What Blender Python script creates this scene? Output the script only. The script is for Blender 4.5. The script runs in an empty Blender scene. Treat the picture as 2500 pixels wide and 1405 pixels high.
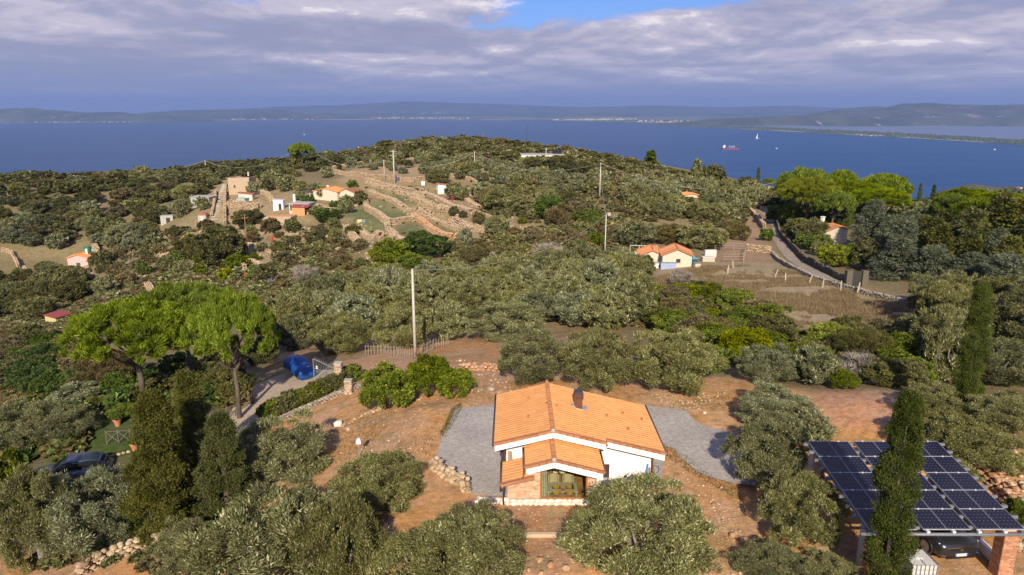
import bpy, bmesh, math, random
import numpy as np
from mathutils import Vector, Matrix

# ------------------------------------------------------------------ camera, light, exposure
FPX = 1733.0; PITCH = math.atan(440.5 / FPX); CAMH = 18.0
SC = bpy.context.scene
cam = bpy.data.cameras.new('camera'); cam.sensor_width = 36.0; cam.lens = FPX / 2500 * 36.0
cam.clip_start = 0.5; cam.clip_end = 90000
camo = bpy.data.objects.new('camera', cam); SC.collection.objects.link(camo)
camo.location = (0, 0, CAMH); camo.rotation_euler = (math.pi / 2 - PITCH, 0, 0)
SC.camera = camo
SUN_AZ, SUN_EL = math.radians(-2), math.radians(30)     # azimuth: measured to the right of straight behind the camera
sun_dir = Vector((math.sin(SUN_AZ) * math.cos(SUN_EL), -math.cos(SUN_AZ) * math.cos(SUN_EL), math.sin(SUN_EL)))
sl = bpy.data.lights.new('sun', 'SUN'); sl.energy = 5.0; sl.angle = math.radians(0.53); sl.color = (1.0, 0.90, 0.71)
so = bpy.data.objects.new('sun', sl); SC.collection.objects.link(so)
so.rotation_euler = sun_dir.to_track_quat('Z', 'Y').to_euler(); so.location = (30, -60, 80)
SC.view_settings.view_transform = 'Standard'; SC.view_settings.look = 'None'
SC.view_settings.exposure = 0.34; SC.view_settings.gamma = 1.0
SC.cycles.max_bounces = 5; SC.cycles.diffuse_bounces = 2; SC.cycles.glossy_bounces = 2
SC.cycles.transmission_bounces = 4; SC.cycles.transparent_max_bounces = 6; SC.cycles.volume_bounces = 0
SC.cycles.use_denoising = True

W = bpy.data.worlds.new('World'); SC.world = W; W.use_nodes = True
nt = W.node_tree; nt.nodes.clear()
def wn(t, **k):
    n = nt.nodes.new(t)
    for a, b in k.items(): setattr(n, a, b)
    return n
def sock(s, v):
    if isinstance(v, bpy.types.NodeSocket): s.id_data.links.new(v, s)
    elif v is not None: s.default_value = v
def wmath(op, a, b=None, c=None, clamp=False):
    n = wn('ShaderNodeMath', operation=op, use_clamp=clamp); sock(n.inputs[0], a)
    if b is not None: sock(n.inputs[1], b)
    if c is not None: sock(n.inputs[2], c)
    return n.outputs[0]
def wsmooth(v, a, b, lo=0., hi=1.):
    n = wn('ShaderNodeMapRange', interpolation_type='SMOOTHSTEP')
    sock(n.inputs[0], v); n.inputs[1].default_value = a; n.inputs[2].default_value = b
    n.inputs[3].default_value = lo; n.inputs[4].default_value = hi
    return n.outputs[0]
def wmix(f, a, b):
    n = wn('ShaderNodeMix', data_type='RGBA'); sock(n.inputs[0], f); sock(n.inputs[6], a); sock(n.inputs[7], b)
    return n.outputs[2]
sky = wn('ShaderNodeTexSky', sky_type='NISHITA', sun_disc=False, sun_elevation=SUN_EL,
         sun_rotation=math.pi - SUN_AZ, altitude=250, air_density=1.1, dust_density=1.2, ozone_density=1.6)
geo = wn('ShaderNodeTexCoord')
sep = wn('ShaderNodeSeparateXYZ'); nt.links.new(geo.outputs['Generated'], sep.inputs[0])
dx, dy, dz = sep.outputs
# cloud decks: noise on direction, height above the horizon taken logarithmically so that banks flatten towards it
gl = wmath('LOGARITHM', wmath('ADD', wmath('MAXIMUM', dz, -.02), 0.06), 2.718)
def plane(k, kg, off):
    c = wn('ShaderNodeCombineXYZ')
    sock(c.inputs[0], wmath('MULTIPLY', dx, k)); sock(c.inputs[1], wmath('ADD', wmath('MULTIPLY', dy, k * .6), off))
    sock(c.inputs[2], wmath('MULTIPLY', gl, kg))
    return c.outputs[0]
def noise(vec, scale, detail=6., rough=.55, dist=0.):
    n = wn('ShaderNodeTexNoise'); sock(n.inputs['Vector'], vec)
    n.inputs['Scale'].default_value = scale; n.inputs['Detail'].default_value = detail
    n.inputs['Roughness'].default_value = rough; n.inputs['Distortion'].default_value = dist
    return n.outputs[0]
def up(vec, d):
    v = wn('ShaderNodeVectorMath', operation='ADD'); sock(v.inputs[0], vec); v.inputs[1].default_value = (.12 * d, 0, d); return v.outputs[0]
OFF1, OFF2, OFF3 = 2.38, 5.2, 4.1
v1 = plane(2.2, 1.35, OFF1); v2 = plane(7.0, 3.6, OFF2); v3 = plane(2.6, 3.6, OFF3)
n1 = noise(v1, 1., 5., .50, .3)                            # the big sheets
n2 = noise(v2, 1., 8., .58, .25)                           # banks and puffs inside them
n2u = noise(up(v2, .22), 1., 8., .58, .25)
n3 = noise(v3, 1., 4., .5, .3)                             # low dark bars
relief = wmath('SUBTRACT', n2, n2u)                        # lit tops, grey bases
den = wmath('ADD', wmath('MULTIPLY', n1, .7), wmath('MULTIPLY', n2, .3))
thr = wmath('MINIMUM', wmath('ADD', wmath('MULTIPLY', dz, 2.0), .19), .50)
cA = wsmooth(wmath('SUBTRACT', den, thr), -.015, .05)
CLOUD_D, CLOUD_L, CLOUD_H = (3.1, 3.1, 4.3, 1), (5.0, 4.6, 5.5, 1), (7.8, 7.1, 7.2, 1)
ccol = wmix(wsmooth(wmath('ADD', wmath('MULTIPLY', relief, .9), wmath('ADD', wmath('MULTIPLY', n1, .5), wmath('MULTIPLY', n2, .5))), .38, .62), CLOUD_D, CLOUD_L)
ccol = wmix(wsmooth(wmath('ADD', wmath('MULTIPLY', relief, .8), wmath('MULTIPLY', n2, .6)), .40, .52), ccol, CLOUD_H)
ccol = wmix(wmath('MULTIPLY', wsmooth(n3, .50, .64), .7), ccol, (2.45, 2.55, 3.8, 1))
low = wsmooth(dz, .085, .0)                                # the deck merges into an even veil at the horizon
ccol = wmix(wmath('MULTIPLY', low, .95), ccol, (2.1, 2.45, 4.15, 1))
mask = wmath('MAXIMUM', wmath('MULTIPLY', cA, .97), wmath('MULTIPLY', low, .9))
bg = wn('ShaderNodeBackground'); bg.inputs[1].default_value = 0.1
clear = wn('ShaderNodeVectorMath', operation='MULTIPLY'); nt.links.new(sky.outputs[0], clear.inputs[0]); clear.inputs[1].default_value = (.40, .56, 1.05)
nt.links.new(wmix(mask, clear.outputs[0], ccol), bg.inputs[0])
wo = wn('ShaderNodeOutputWorld'); nt.links.new(bg.outputs[0], wo.inputs[0])

# ------------------------------------------------------------------ helpers
CP, SP = math.cos(PITCH), math.sin(PITCH)
def ray(px, py):
    a = (px - 1250) / FPX; b = (702.5 - py) / FPX
    return np.array([a, CP + b * SP, -SP + b * CP])
def atz(px, py, z):
    r = ray(px, py); t = (z - CAMH) / r[2]; return np.array([r[0] * t, r[1] * t, z])
def aty(px, py, Y):
    r = ray(px, py); t = Y / r[1]; return np.array([r[0] * t, Y, CAMH + r[2] * t])
def project(x, y, z):
    d = y * CP - (z - CAMH) * SP; u = y * SP + (z - CAMH) * CP
    d = np.where(d < .1, .1, d)
    return 1250 + FPX * x / d, 702.5 - FPX * u / d
def inpoly(px, py, poly):
    px = np.asarray(px, float); py = np.asarray(py, float); r = np.zeros(px.shape, bool)
    n = len(poly)
    for i in range(n):
        x0, y0 = poly[i]; x1, y1 = poly[(i + 1) % n]
        c = ((y0 > py) != (y1 > py)) & (px < (x1 - x0) * (py - y0) / ((y1 - y0) or 1e-9) + x0)
        r ^= c
    return r

def new_mesh(name, v, f):
    """v (n,3) array, f (m,k) int array with k 3 or 4, or a list of tuples"""
    me = bpy.data.meshes.new(name)
    v = np.asarray(v, np.float32)
    if isinstance(f, np.ndarray):
        m, k = f.shape
        me.vertices.add(len(v)); me.vertices.foreach_set('co', v.ravel())
        me.loops.add(m * k); me.loops.foreach_set('vertex_index', f.astype(np.int32).ravel())
        me.polygons.add(m); me.polygons.foreach_set('loop_start', np.arange(0, m * k, k, dtype=np.int32))
        me.polygons.foreach_set('loop_total', np.full(m, k, np.int32))
        me.update(calc_edges=True)
    else:
        me.from_pydata(v.tolist(), [], f); me.update()
    return me
def link(name, me, mat=None, parent=None, loc=None):
    if mat is not None and not me.materials: me.materials.append(mat)
    o = bpy.data.objects.new(name, me); SC.collection.objects.link(o)
    if parent is not None: o.parent = parent
    if loc is not None: o.location = loc
    return o
def tag(o, label=None, cat=None, group=None, kind=None):
    if label: o['label'] = label
    if cat: o['category'] = cat
    if group: o['group'] = group
    if kind: o['kind'] = kind
    return o
def thing(name, label, cat, loc=(0, 0, 0), rz=0., group=None):
    o = bpy.data.objects.new(name, None); SC.collection.objects.link(o)
    o.location = loc; o.rotation_euler = (0, 0, rz); o.empty_display_size = .2
    return tag(o, label, cat, group)

class MB:
    """collects shapes into one mesh; coordinates minus ORIGIN at build time"""
    def __init__(s): s.v = []; s.f = []
    def add(s, vs, fs):
        b = len(s.v); s.v += [tuple(map(float, q)) for q in vs]; s.f += [tuple(b + i for i in q) for q in fs]; return s
    def box(s, x0, x1, y0, y1, z0, z1, rz=0., piv=None):
        vs = [(x, y, z) for z in (z0, z1) for x, y in ((x0, y0), (x1, y0), (x1, y1), (x0, y1))]
        if rz:
            cx, cy = piv or ((x0 + x1) / 2, (y0 + y1) / 2); c, q = math.cos(rz), math.sin(rz)
            vs = [(cx + (x - cx) * c - (y - cy) * q, cy + (x - cx) * q + (y - cy) * c, z) for x, y, z in vs]
        return s.add(vs, [(3, 2, 1, 0), (4, 5, 6, 7), (0, 1, 5, 4), (1, 2, 6, 5), (2, 3, 7, 6), (3, 0, 4, 7)])
    def hexa(s, lo, hi):       # two quads (lists of four points)
        return s.add(list(lo) + list(hi), [(3, 2, 1, 0), (4, 5, 6, 7), (0, 1, 5, 4), (1, 2, 6, 5), (2, 3, 7, 6), (3, 0, 4, 7)])
    def tube(s, pts, rad, n=8, cap=True):
        pts = [Vector(p) for p in pts]; rad = rad if hasattr(rad, '__len__') else [rad] * len(pts)
        b = len(s.v); k = len(pts)
        for i, p in enumerate(pts):
            d = (pts[min(i + 1, k - 1)] - pts[max(i - 1, 0)]).normalized()
            u = d.orthogonal().normalized() if abs(d.z) > .95 else d.cross(Vector((0, 0, 1))).normalized()
            w = d.cross(u)
            for j in range(n):
                a = 2 * math.pi * j / n
                q = p + (u * math.cos(a) + w * math.sin(a)) * rad[i]; s.v.append((q.x, q.y, q.z))
        for i in range(k - 1):
            for j in range(n):
                a = b + i * n + j; c = b + i * n + (j + 1) % n
                s.f.append((a, c, c + n, a + n))
        if cap:
            s.f.append(tuple(b + j for j in range(n))[::-1]); s.f.append(tuple(b + (k - 1) * n + j for j in range(n)))
        return s
    def prism(s, poly, y0, y1):    # polygon in x,z extruded along y
        n = len(poly); b = len(s.v)
        for y in (y0, y1): s.v += [(x, y, z) for x, z in poly]
        s.f += [tuple(b + i for i in range(n)), tuple(b + n + i for i in range(n))[::-1]]
        s.f += [(b + (i + 1) % n, b + i, b + n + i, b + n + (i + 1) % n) for i in range(n)]
        return s
    def rev(s, prof, c, n=12):     # lathe: (r,z) profile round c
        b = len(s.v)
        for r, z in prof:
            for j in range(n):
                a = 2 * math.pi * j / n; s.v.append((c[0] + r * math.cos(a), c[1] + r * math.sin(a), c[2] + z))
        for i in range(len(prof) - 1):
            for j in range(n):
                a = b + i * n + j; d = b + i * n + (j + 1) % n; s.f.append((a, d, d + n, a + n))
        s.f.append(tuple(b + j for j in range(n))[::-1]); s.f.append(tuple(b + (len(prof) - 1) * n + j for j in range(n)))
        return s
    def mesh(s, name, origin=(0, 0, 0), smooth=False):
        me = bpy.data.meshes.new(name)
        me.from_pydata([(x - origin[0], y - origin[1], z - origin[2]) for x, y, z in s.v], [], s.f); me.update()
        if smooth: me.polygons.foreach_set('use_smooth', [True] * len(me.polygons))
        return me
    def build(s, name, mat, parent=None, origin=(0, 0, 0), smooth=False, **t):
        o = link(name, s.mesh(name, origin, smooth), mat, parent)
        if t: tag(o, **t)
        return o

# ------------------------------------------------------------------ materials
MATS = {}
def srgb(c):
    if isinstance(c, str):
        c = [int(c[i:i + 2], 16) / 255 for i in (0, 2, 4)]
    return tuple((x / 12.92 if x <= .04045 else ((x + .055) / 1.055) ** 2.4) for x in c) + (1,)
class NT:
    def __init__(s, name):
        s.m = bpy.data.materials.new(name); s.m.use_nodes = True; s.t = s.m.node_tree; s.t.nodes.clear()
        s.out = s.t.nodes.new('ShaderNodeOutputMaterial')
    def n(s, t, ins=None, **k):
        q = s.t.nodes.new(t)
        for a, b in k.items(): setattr(q, a, b)
        for a, b in (ins or {}).items(): sock(q.inputs[a], b)
        return q
    def mix(s, f, a, b, mode='MIX'):
        q = s.n('ShaderNodeMix', {0: f, 6: a, 7: b}, data_type='RGBA', blend_type=mode); return q.outputs[2]
    def noise(s, scale, detail=4., rough=.55, vec=None, dist=0.):
        q = s.n('ShaderNodeTexNoise', {'Scale': scale, 'Detail': detail, 'Roughness': rough, 'Distortion': dist})
        if vec is not None: sock(q.inputs['Vector'], vec)
        return q.outputs[0]
    def step(s, v, a, b, lo=0., hi=1.):
        return s.n('ShaderNodeMapRange', {0: v, 1: a, 2: b, 3: lo, 4: hi}, interpolation_type='SMOOTHSTEP').outputs[0]
    def math(s, op, a, b=None):
        q = s.n('ShaderNodeMath', {0: a}, operation=op)
        if b is not None: sock(q.inputs[1], b)
        return q.outputs[0]
    def obj(s): return s.n('ShaderNodeTexCoord').outputs['Object']
    def pos(s): return s.n('ShaderNodeNewGeometry').outputs['Position']
    def island(s): return s.n('ShaderNodeNewGeometry').outputs['Random Per Island']
    def orand(s): return s.n('ShaderNodeObjectInfo').outputs['Random']
    def bsdf(s, col, rough=.8, bump=None, bs=.3, bd=.02, **k):
        q = s.n('ShaderNodeBsdfPrincipled', {'Base Color': col, 'Roughness': rough})
        for a, b in k.items(): sock(q.inputs[a.replace('_', ' ')], b)
        if bump is not None:
            u = s.n('ShaderNodeBump', {'Height': bump, 'Strength': bs, 'Distance': bd}); s.t.links.new(u.outputs[0], q.inputs['Normal'])
        s.t.links.new(q.outputs[0], s.out.inputs[0]); s.b = q
        return s.m
def mat_plain(name, col, rough=.8, var=.15, scale=3., bump=.0, **k):
    """solid colour with weathering noise; VAR shifts brightness"""
    if name in MATS: return MATS[name]
    t = NT(name); p = t.obj()
    c = srgb(col) if isinstance(col, str) else tuple(col) + (1,)
    n = t.noise(scale, 5., .6, p)
    dark = tuple(x * (1 - var) for x in c[:3]) + (1,); lite = tuple(min(1, x * (1 + var)) for x in c[:3]) + (1,)
    cc = t.mix(t.step(n, .3, .7), dark, lite)
    r = t.orand(); cc = t.mix(t.math('MULTIPLY', r, .25 if var > .05 else .0), cc, dark)
    MATS[name] = t.bsdf(cc, rough, t.noise(scale * 9, 3., .6, p) if bump else None, .5, bump or .01, **k)
    return MATS[name]
def mat_leaf(name, dark, lite, tip=None, trans=.25, rough=.6, spec=.3, scale=.9):
    rough = .85; spec = .08
    if name in MATS: return MATS[name]
    t = NT(name); r = t.island(); o = t.orand()
    c = t.mix(t.step(r, .0, 1.), tuple(dark) + (1,), tuple(lite) + (1,))
    if tip: c = t.mix(t.step(r, .80, .97), c, tuple(tip) + (1,))
    n = t.noise(scale, 3., .6, t.obj())
    c = t.mix(t.math('MULTIPLY', t.step(n, .38, .66), .45), c, tuple(x * .62 for x in dark) + (1,))
    hv = t.n('ShaderNodeHueSaturation', {'Color': c, 'Hue': t.step(o, 0, 1, .494, .506), 'Saturation': t.step(o, 1, 0, .9, 1.08), 'Value': t.step(t.math('FRACT', t.math('MULTIPLY', o, 7.3)), 0, 1, .82, 1.18)})
    q = t.n('ShaderNodeBsdfPrincipled', {'Base Color': hv.outputs[0], 'Roughness': rough, 'Specular IOR Level': spec})
    tr = t.n('ShaderNodeBsdfTranslucent', {'Color': hv.outputs[0]})
    mx = t.n('ShaderNodeMixShader', {0: trans}); t.t.links.new(q.outputs[0], mx.inputs[1]); t.t.links.new(tr.outputs[0], mx.inputs[2])
    t.t.links.new(mx.outputs[0], t.out.inputs[0])
    MATS[name] = t.m
    return t.m
# ------------------------------------------------------------------ terrain
SEA = CAMH - 250.0
def fbm(x, y, scale, octv=4, seed=0):
    """cheap value noise on arrays, about -1..1"""
    out = np.zeros_like(x, float); amp = 1.; tot = 0.
    for o in range(octv):
        X = x / scale + 17.3 * (seed + 1) + 5.1 * o; Y = y / scale - 9.7 * (seed + 2) + 3.3 * o
        xi = np.floor(X).astype(np.int64); yi = np.floor(Y).astype(np.int64); fx = X - xi; fy = Y - yi
        fx = fx * fx * (3 - 2 * fx); fy = fy * fy * (3 - 2 * fy)
        def h(a, b):
            n = (a * 374761393 + b * 668265263 + (seed * 31 + o) * 974711) & 0x7fffffff
            n = ((n ^ (n >> 13)) * 1274126177) & 0x7fffffff
            return ((n ^ (n >> 16)) & 0xffff) / 32767.5 - 1
        v = (h(xi, yi) * (1 - fx) + h(xi + 1, yi) * fx) * (1 - fy) + (h(xi, yi + 1) * (1 - fx) + h(xi + 1, yi + 1) * fx) * fy
        out += v * amp; tot += amp; amp *= .5; scale = scale / 2.07
    return out / tot
CTRL = []
for px, py, z in [(1330, 1236, 0), (1100, 1150, 0), (1120, 1000, 0), (1450, 1000, 0), (1650, 1180, 0), (1700, 1050, 0), (1560, 960, 0),
                  (1650, 1390, -.7), (1320, 1400, -1.5), (1320, 1330, -.75), (2330, 1370, 0), (2250, 1405, -.1), (2050, 1400, -.5), (2460, 1180, 1.1),
                  (2490, 1330, .5), (2075, 990, 1.3), (2140, 1010, 1.3), (2300, 980, 1.6), (2490, 1050, 2.2), (1950, 1060, .2), (1990, 1140, .1),
                  (1000, 1080, -.5), (880, 1100, -1.1), (1180, 930, -.2), (1000, 990, -.9), (930, 920, -1.9), (1010, 880, -2.3), (1130, 880, -1.9),
                  (760, 910, -3.9), (830, 930, -3.0), (700, 960, -3.7), (630, 1010, -3.7), (470, 1010, -4.1), (350, 1000, -4.6), (340, 1110, -4.6),
                  (150, 1150, -5.4), (0, 1200, -6), (350, 1330, -3.6), (480, 1310, -3.0), (60, 1380, -4.8), (640, 1330, -2.2), (600, 1200, -2.8), (760, 1130, -2.0),
                  (830, 1250, -1.3), (1000, 1330, -1.2), (150, 1000, -6.5)]:
    CTRL.append(atz(px, py, z))
CTRL_FAR = [(125, 798, 118), (350, 860, 84), (0, 900, 88), (560, 850, 78), (700, 800, 86), (900, 800, 82), (1200, 830, 68), (1450, 820, 66),
            (1750, 850, 60), (2000, 900, 52), (2200, 880, 54), (2400, 950, 46), (2480, 870, 52), (1500, 740, 88), (1200, 740, 92), (900, 720, 108),
            (300, 740, 135), (0, 740, 150), (190, 655, 195), (20, 640, 205), (300, 640, 192), (400, 560, 225), (200, 520, 250), (0, 540, 240),
            (610, 683, 142), (600, 620, 165), (500, 600, 190), (690, 620, 160), (640, 545, 195), (520, 520, 215), (590, 478, 240), (490, 502, 228),
            (730, 522, 200), (720, 600, 168), (800, 488, 222), (850, 560, 180), (900, 640, 140), (1000, 600, 152), (1100, 640, 136), (950, 520, 196), (1060, 560, 172),
            (963, 447, 238), (850, 430, 258), (1160, 470, 222), (1100, 430, 262), (1250, 470, 215), (1300, 560, 160), (1250, 620, 135), (1400, 620, 130),
            (1300, 430, 250), (1464, 485, 188), (1476, 648, 127), (1400, 700, 106), (1620, 652, 120), (1750, 640, 124), (1600, 560, 155), (1700, 500, 190),
            (1330, 392, 290), (1500, 410, 262), (1050, 352, 372), (900, 375, 335), (1150, 345, 380), (1250, 362, 350), (750, 412, 292), (600, 425, 292), (400, 440, 300),
            (150, 450, 300), (-150, 460, 300), (1600, 440, 240), (1750, 475, 225), (1850, 520, 190), (1900, 480, 215), (1880, 580, 152), (1950, 640, 122), (2080, 700, 96),
            (1800, 720, 92), (1900, 800, 74), (2240, 745, 82), (2060, 575, 146), (2250, 620, 118), (2450, 600, 118), (2470, 740, 78), (2200, 530, 165), (2450, 530, 150),
            (2250, 530, 235), (2450, 540, 225), (2620, 540, 220), (2050, 500, 245), (2700, 600, 110), (2700, 800, 70), (-200, 700, 170), (-200, 900, 100), (-250, 1100, 60), (2750, 1000, 42)]
for px, py, Y in CTRL_FAR: CTRL.append(aty(px, py, Y))
for q in [(-420, 40, -95), (-420, 160, -110), (-450, 320, -70), (-380, 480, -130), (-200, 470, -75), (0, 470, -22), (60, 560, -80), (170, 420, -45), (300, 380, -70),
          (330, 230, -45), (300, 90, -5), (200, 30, 3), (420, 30, 2), (60, 10, 2), (0, 5, -1), (20, -50, 4), (-60, 8, -9), (-160, 20, -34), (-150, -50, -20), (200, -60, 12),
          (450, 300, -90), (-420, -50, -70), (-300, 700, -215), (0, 720, -160), (300, 650, -185), (450, 500, -170)]:
    CTRL.append(np.array(q, float))
CTRL = np.array(CTRL)
def tps_fit(P):
    n = len(P); d = np.linalg.norm(P[:, None, :2] - P[None, :, :2], axis=2) / 100
    K = np.where(d > 0, d * d * np.log(d + 1e-12), 0); K[np.arange(n), np.arange(n)] = 2e-4
    A = np.zeros((n + 3, n + 3)); A[:n, :n] = K; A[:n, n] = 1; A[:n, n + 1:] = P[:, :2] / 100
    A[n, :n] = 1; A[n + 1:, :n] = (P[:, :2] / 100).T
    return np.linalg.solve(A, np.r_[P[:, 2], 0, 0, 0])
TW = tps_fit(CTRL)
def axis(segs):
    out = [segs[0][0]]
    for a, b, s in segs:
        n = max(1, round((b - a) / s)); out += list(np.linspace(a, b, n + 1)[1:])
    return np.array(out)
AX = axis([(-700, -300, 16), (-300, -100, 4.5), (-100, -32, 1.7), (-32, 32, .5), (32, 100, 1.7), (100, 300, 4.5), (300, 700, 16)])
AY = axis([(-60, 14, 4), (14, 62, .5), (62, 130, 1.4), (130, 400, 3), (400, 760, 12), (760, 1500, 60)])
GX, GY = np.meshgrid(AX, AY)
def terrain_raw(X, Y):
    z = np.zeros(X.size); xs = X.ravel(); ys = Y.ravel(); n = len(CTRL)
    for i in range(0, xs.size, 20000):
        xx = np.clip(xs[i:i + 20000], -470, 470); yy = np.clip(ys[i:i + 20000], -60, 720)
        d = np.hypot(xx[:, None] - CTRL[None, :, 0], yy[:, None] - CTRL[None, :, 1]) / 100
        z[i:i + 20000] = np.where(d > 0, d * d * np.log(d + 1e-12), 0) @ TW[:n] + TW[n] + TW[n + 1] * xx / 100 + TW[n + 2] * yy / 100
    z = z.reshape(X.shape)
    far = np.clip((Y - 700) / 500, 0, 1) + np.clip((np.abs(X) - 460) / 300, 0, 1)
    return z * (1 - np.clip(far, 0, 1)) + (SEA - 30) * np.clip(far, 0, 1)
FLAT = [(-5, 24.6, 9.5, 40.5), (13, 23.5, 20.2, 31)]
GZ = terrain_raw(GX, GY)
fl = np.zeros_like(GZ)
for x0, y0, x1, y1 in FLAT:
    dd = np.maximum(np.maximum(x0 - GX, GX - x1), np.maximum(y0 - GY, GY - y1)); fl = np.maximum(fl, 1 - np.clip(dd / 2.2, 0, 1))
fl = fl * fl * (3 - 2 * fl)
rough = np.clip((GY - 20) / 130, 0.05, 1)
GZ += (fbm(GX, GY, 34, 3, 1) * 1.1 * rough + fbm(GX, GY, 6, 3, 2) * (.10 + .35 * rough)) * (1 - fl) * np.clip((GY + 10) / 40, 0, 1)
GZ = GZ * (1 - fl)
def terrace_step(Z, w, hstep, soft=.22):
    q = Z / hstep; f = q - np.floor(q); s = np.clip((f - (1 - soft)) / soft, 0, 1)
    return Z * (1 - w) + (np.floor(q) + s * s * (3 - 2 * s)) * hstep * w
PXG, PYG = project(GX, GY, GZ)
def zone(poly): return inpoly(PXG, PYG, poly).astype(float)
def blur(a, k=2):
    for _ in range(k):
        p = np.pad(a, 1, mode='edge'); a = (p[:-2, 1:-1] + p[2:, 1:-1] + p[1:-1, :-2] + p[1:-1, 2:] + 2 * a) / 6
    return a
Z_TERR = [(560, 500), (700, 560), (860, 455), (1200, 430), (1250, 560), (1120, 660), (980, 620), (860, 700), (640, 640), (430, 640), (330, 600)]
Z_TERR_L = [(0, 610), (240, 600), (330, 590), (640, 560), (640, 700), (300, 760), (0, 700)]
wT = blur(zone(Z_TERR), 2) * .8
GZ = terrace_step(GZ, wT, 1.9)
wT = blur(zone(Z_TERR_L), 2) * .7
GZ = terrace_step(GZ, wT, 2.3)
def tz(x, y):
    x = np.asarray(x, float); y = np.asarray(y, float)
    i = np.clip(np.searchsorted(AX, x) - 1, 0, len(AX) - 2); j = np.clip(np.searchsorted(AY, y) - 1, 0, len(AY) - 2)
    u = np.clip((x - AX[i]) / (AX[i + 1] - AX[i]), 0, 1); v = np.clip((y - AY[j]) / (AY[j + 1] - AY[j]), 0, 1)
    return (GZ[j, i] * (1 - u) + GZ[j, i + 1] * u) * (1 - v) + (GZ[j + 1, i] * (1 - u) + GZ[j + 1, i + 1] * u) * v
def hit(px, py, tmin=14.):
    """the point of the ground seen at a place of the photograph"""
    r = ray(px, py); t = np.concatenate([np.arange(tmin, 120, .25), np.arange(120, 900, 1.)])
    d = CAMH + r[2] * t - tz(r[0] * t, r[1] * t)
    k = np.argmax(d < 0)
    if d[k] >= 0: k = int(np.argmin(d))
    a, b = t[max(k - 1, 0)], t[k]
    for _ in range(12):
        m = (a + b) / 2
        if CAMH + r[2] * m - tz(r[0] * m, r[1] * m) < 0: b = m
        else: a = m
    x, y = r[0] * b, r[1] * b
    return np.array([x, y, float(tz(x, y))])
def mpp(p): return (p[1] * CP - (p[2] - CAMH) * SP) / FPX      # metres per photo pixel at a point
# ------------------------------------------------------------------ ground sheet
def grid_faces(nx, ny):
    i = np.arange(nx * ny).reshape(ny, nx)
    return np.stack([i[:-1, :-1], i[:-1, 1:], i[1:, 1:], i[1:, :-1]], -1).reshape(-1, 4)
PXG, PYG = project(GX, GY, GZ)
col = np.zeros(GX.shape + (4,)); col[..., 3] = 1
wgt = np.zeros(GX.shape + (4,)); wgt[..., 3] = 1          # r: stones, g: grass, b: dry grass
def paint(poly, c, w, k=2, amt=1.):
    m = (blur(zone(poly), k) * amt)[..., None] if poly is not None else np.ones(GX.shape + (1,))
    col[..., :3] = col[..., :3] * (1 - m) + np.array(c) * m
    wgt[..., :3] = wgt[..., :3] * (1 - m) + np.array(w) * m
SOIL = (.50, .27, .125); PALE = (.45, .28, .16); SCRUB = (.21, .16, .08); FIELD = (.27, .17, .095); TURF = (.155, .165, .065)
paint(None, SCRUB, (.25, .35, .3))
paint([(-400, 590), (240, 590), (420, 540), (540, 470), (860, 450), (900, 640), (640, 760), (250, 780), (-400, 760)], (.26, .20, .095), (.35, .5, .4))
paint([(480, 440), (620, 425), (700, 430), (760, 520), (680, 690), (580, 690), (540, 560)], (.35, .25, .135), (.7, .45, .2))
paint([(820, 440), (900, 400), (1160, 380), (1250, 420), (1440, 440), (1440, 520), (1300, 620), (1080, 620), (860, 580)], (.33, .235, .125), (.7, .5, .4))
paint([(830, 440), (870, 408), (1010, 398), (1100, 410), (1140, 440), (980, 436)], (.36, .25, .14), (.3, .1, .2), 1)
paint([(1180, 430), (1330, 430), (1450, 470), (1400, 500), (1290, 470), (1180, 460)], (.42, .26, .14), (.3, .15, .2), 1)
for q in ([(895, 452), (985, 478), (1020, 478), (1030, 505), (950, 492), (900, 470)], [(895, 493), (945, 494), (1005, 528), (990, 545), (950, 548), (900, 515)], [(850, 500), (890, 500), (945, 552), (935, 580), (890, 575), (848, 530)],
          [(960, 555), (1010, 545), (1060, 580), (1050, 605), (985, 600)], [(1020, 540), (1100, 560), (1130, 585), (1090, 590), (1040, 560)], [(1000, 452), (1060, 470), (1110, 505), (1060, 500)]):
    paint(q, TURF, (.1, .8, .4), 1)
paint([(1250, 520), (1400, 560), (1500, 520), (1560, 480), (1860, 470), (1880, 640), (1720, 660), (1450, 700), (1290, 640)], (.27, .20, .10), (.4, .5, .6))
paint([(1245, 560), (1330, 560), (1330, 610), (1250, 600)], (.40, .27, .17), (1., .1, .1), 1)
paint([(1790, 520), (1850, 510), (1885, 600), (1880, 650), (1740, 640), (1760, 580)], (.33, .205, .13), (.3, .15, .4))
paint([(1560, 650), (1900, 640), (2230, 750), (2400, 800), (2260, 900), (1950, 820), (1700, 720)], (.36, .27, .16), (.2, .2, 1.))
paint([(1500, 600), (1560, 700), (1450, 700), (1400, 560)], (.26, .18, .10), (.2, .3, .9))
paint([(680, 760), (1500, 720), (1560, 960), (1200, 900), (900, 880), (680, 880)], (.33, .21, .105), (.3, .45, .4))
paint([(640, 1040), (830, 900), (1000, 830), (1240, 830), (1560, 930), (1800, 920), (2000, 960), (2160, 950), (2260, 1100), (2500, 1100), (2700, 1500), (-200, 1700), (-200, 1380), (300, 1330), (560, 1260)], SOIL, (.8, .38, .25))
paint([(830, 885), (900, 870), (1010, 875), (1130, 900), (1240, 905), (1250, 960), (1160, 940), (930, 925), (850, 950)], (.46, .27, .155), (.5, .05, .1), 1)
paint([(2000, 955), (2140, 960), (2230, 975), (2200, 1040), (2010, 1045)], (.46, .25, .15), (.1, .0, .0), 1)
paint([(1230, 1235), (1390, 1235), (1400, 1405), (1240, 1405)], (.40, .215, .115), (.8, .25, .8), 1)
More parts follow.
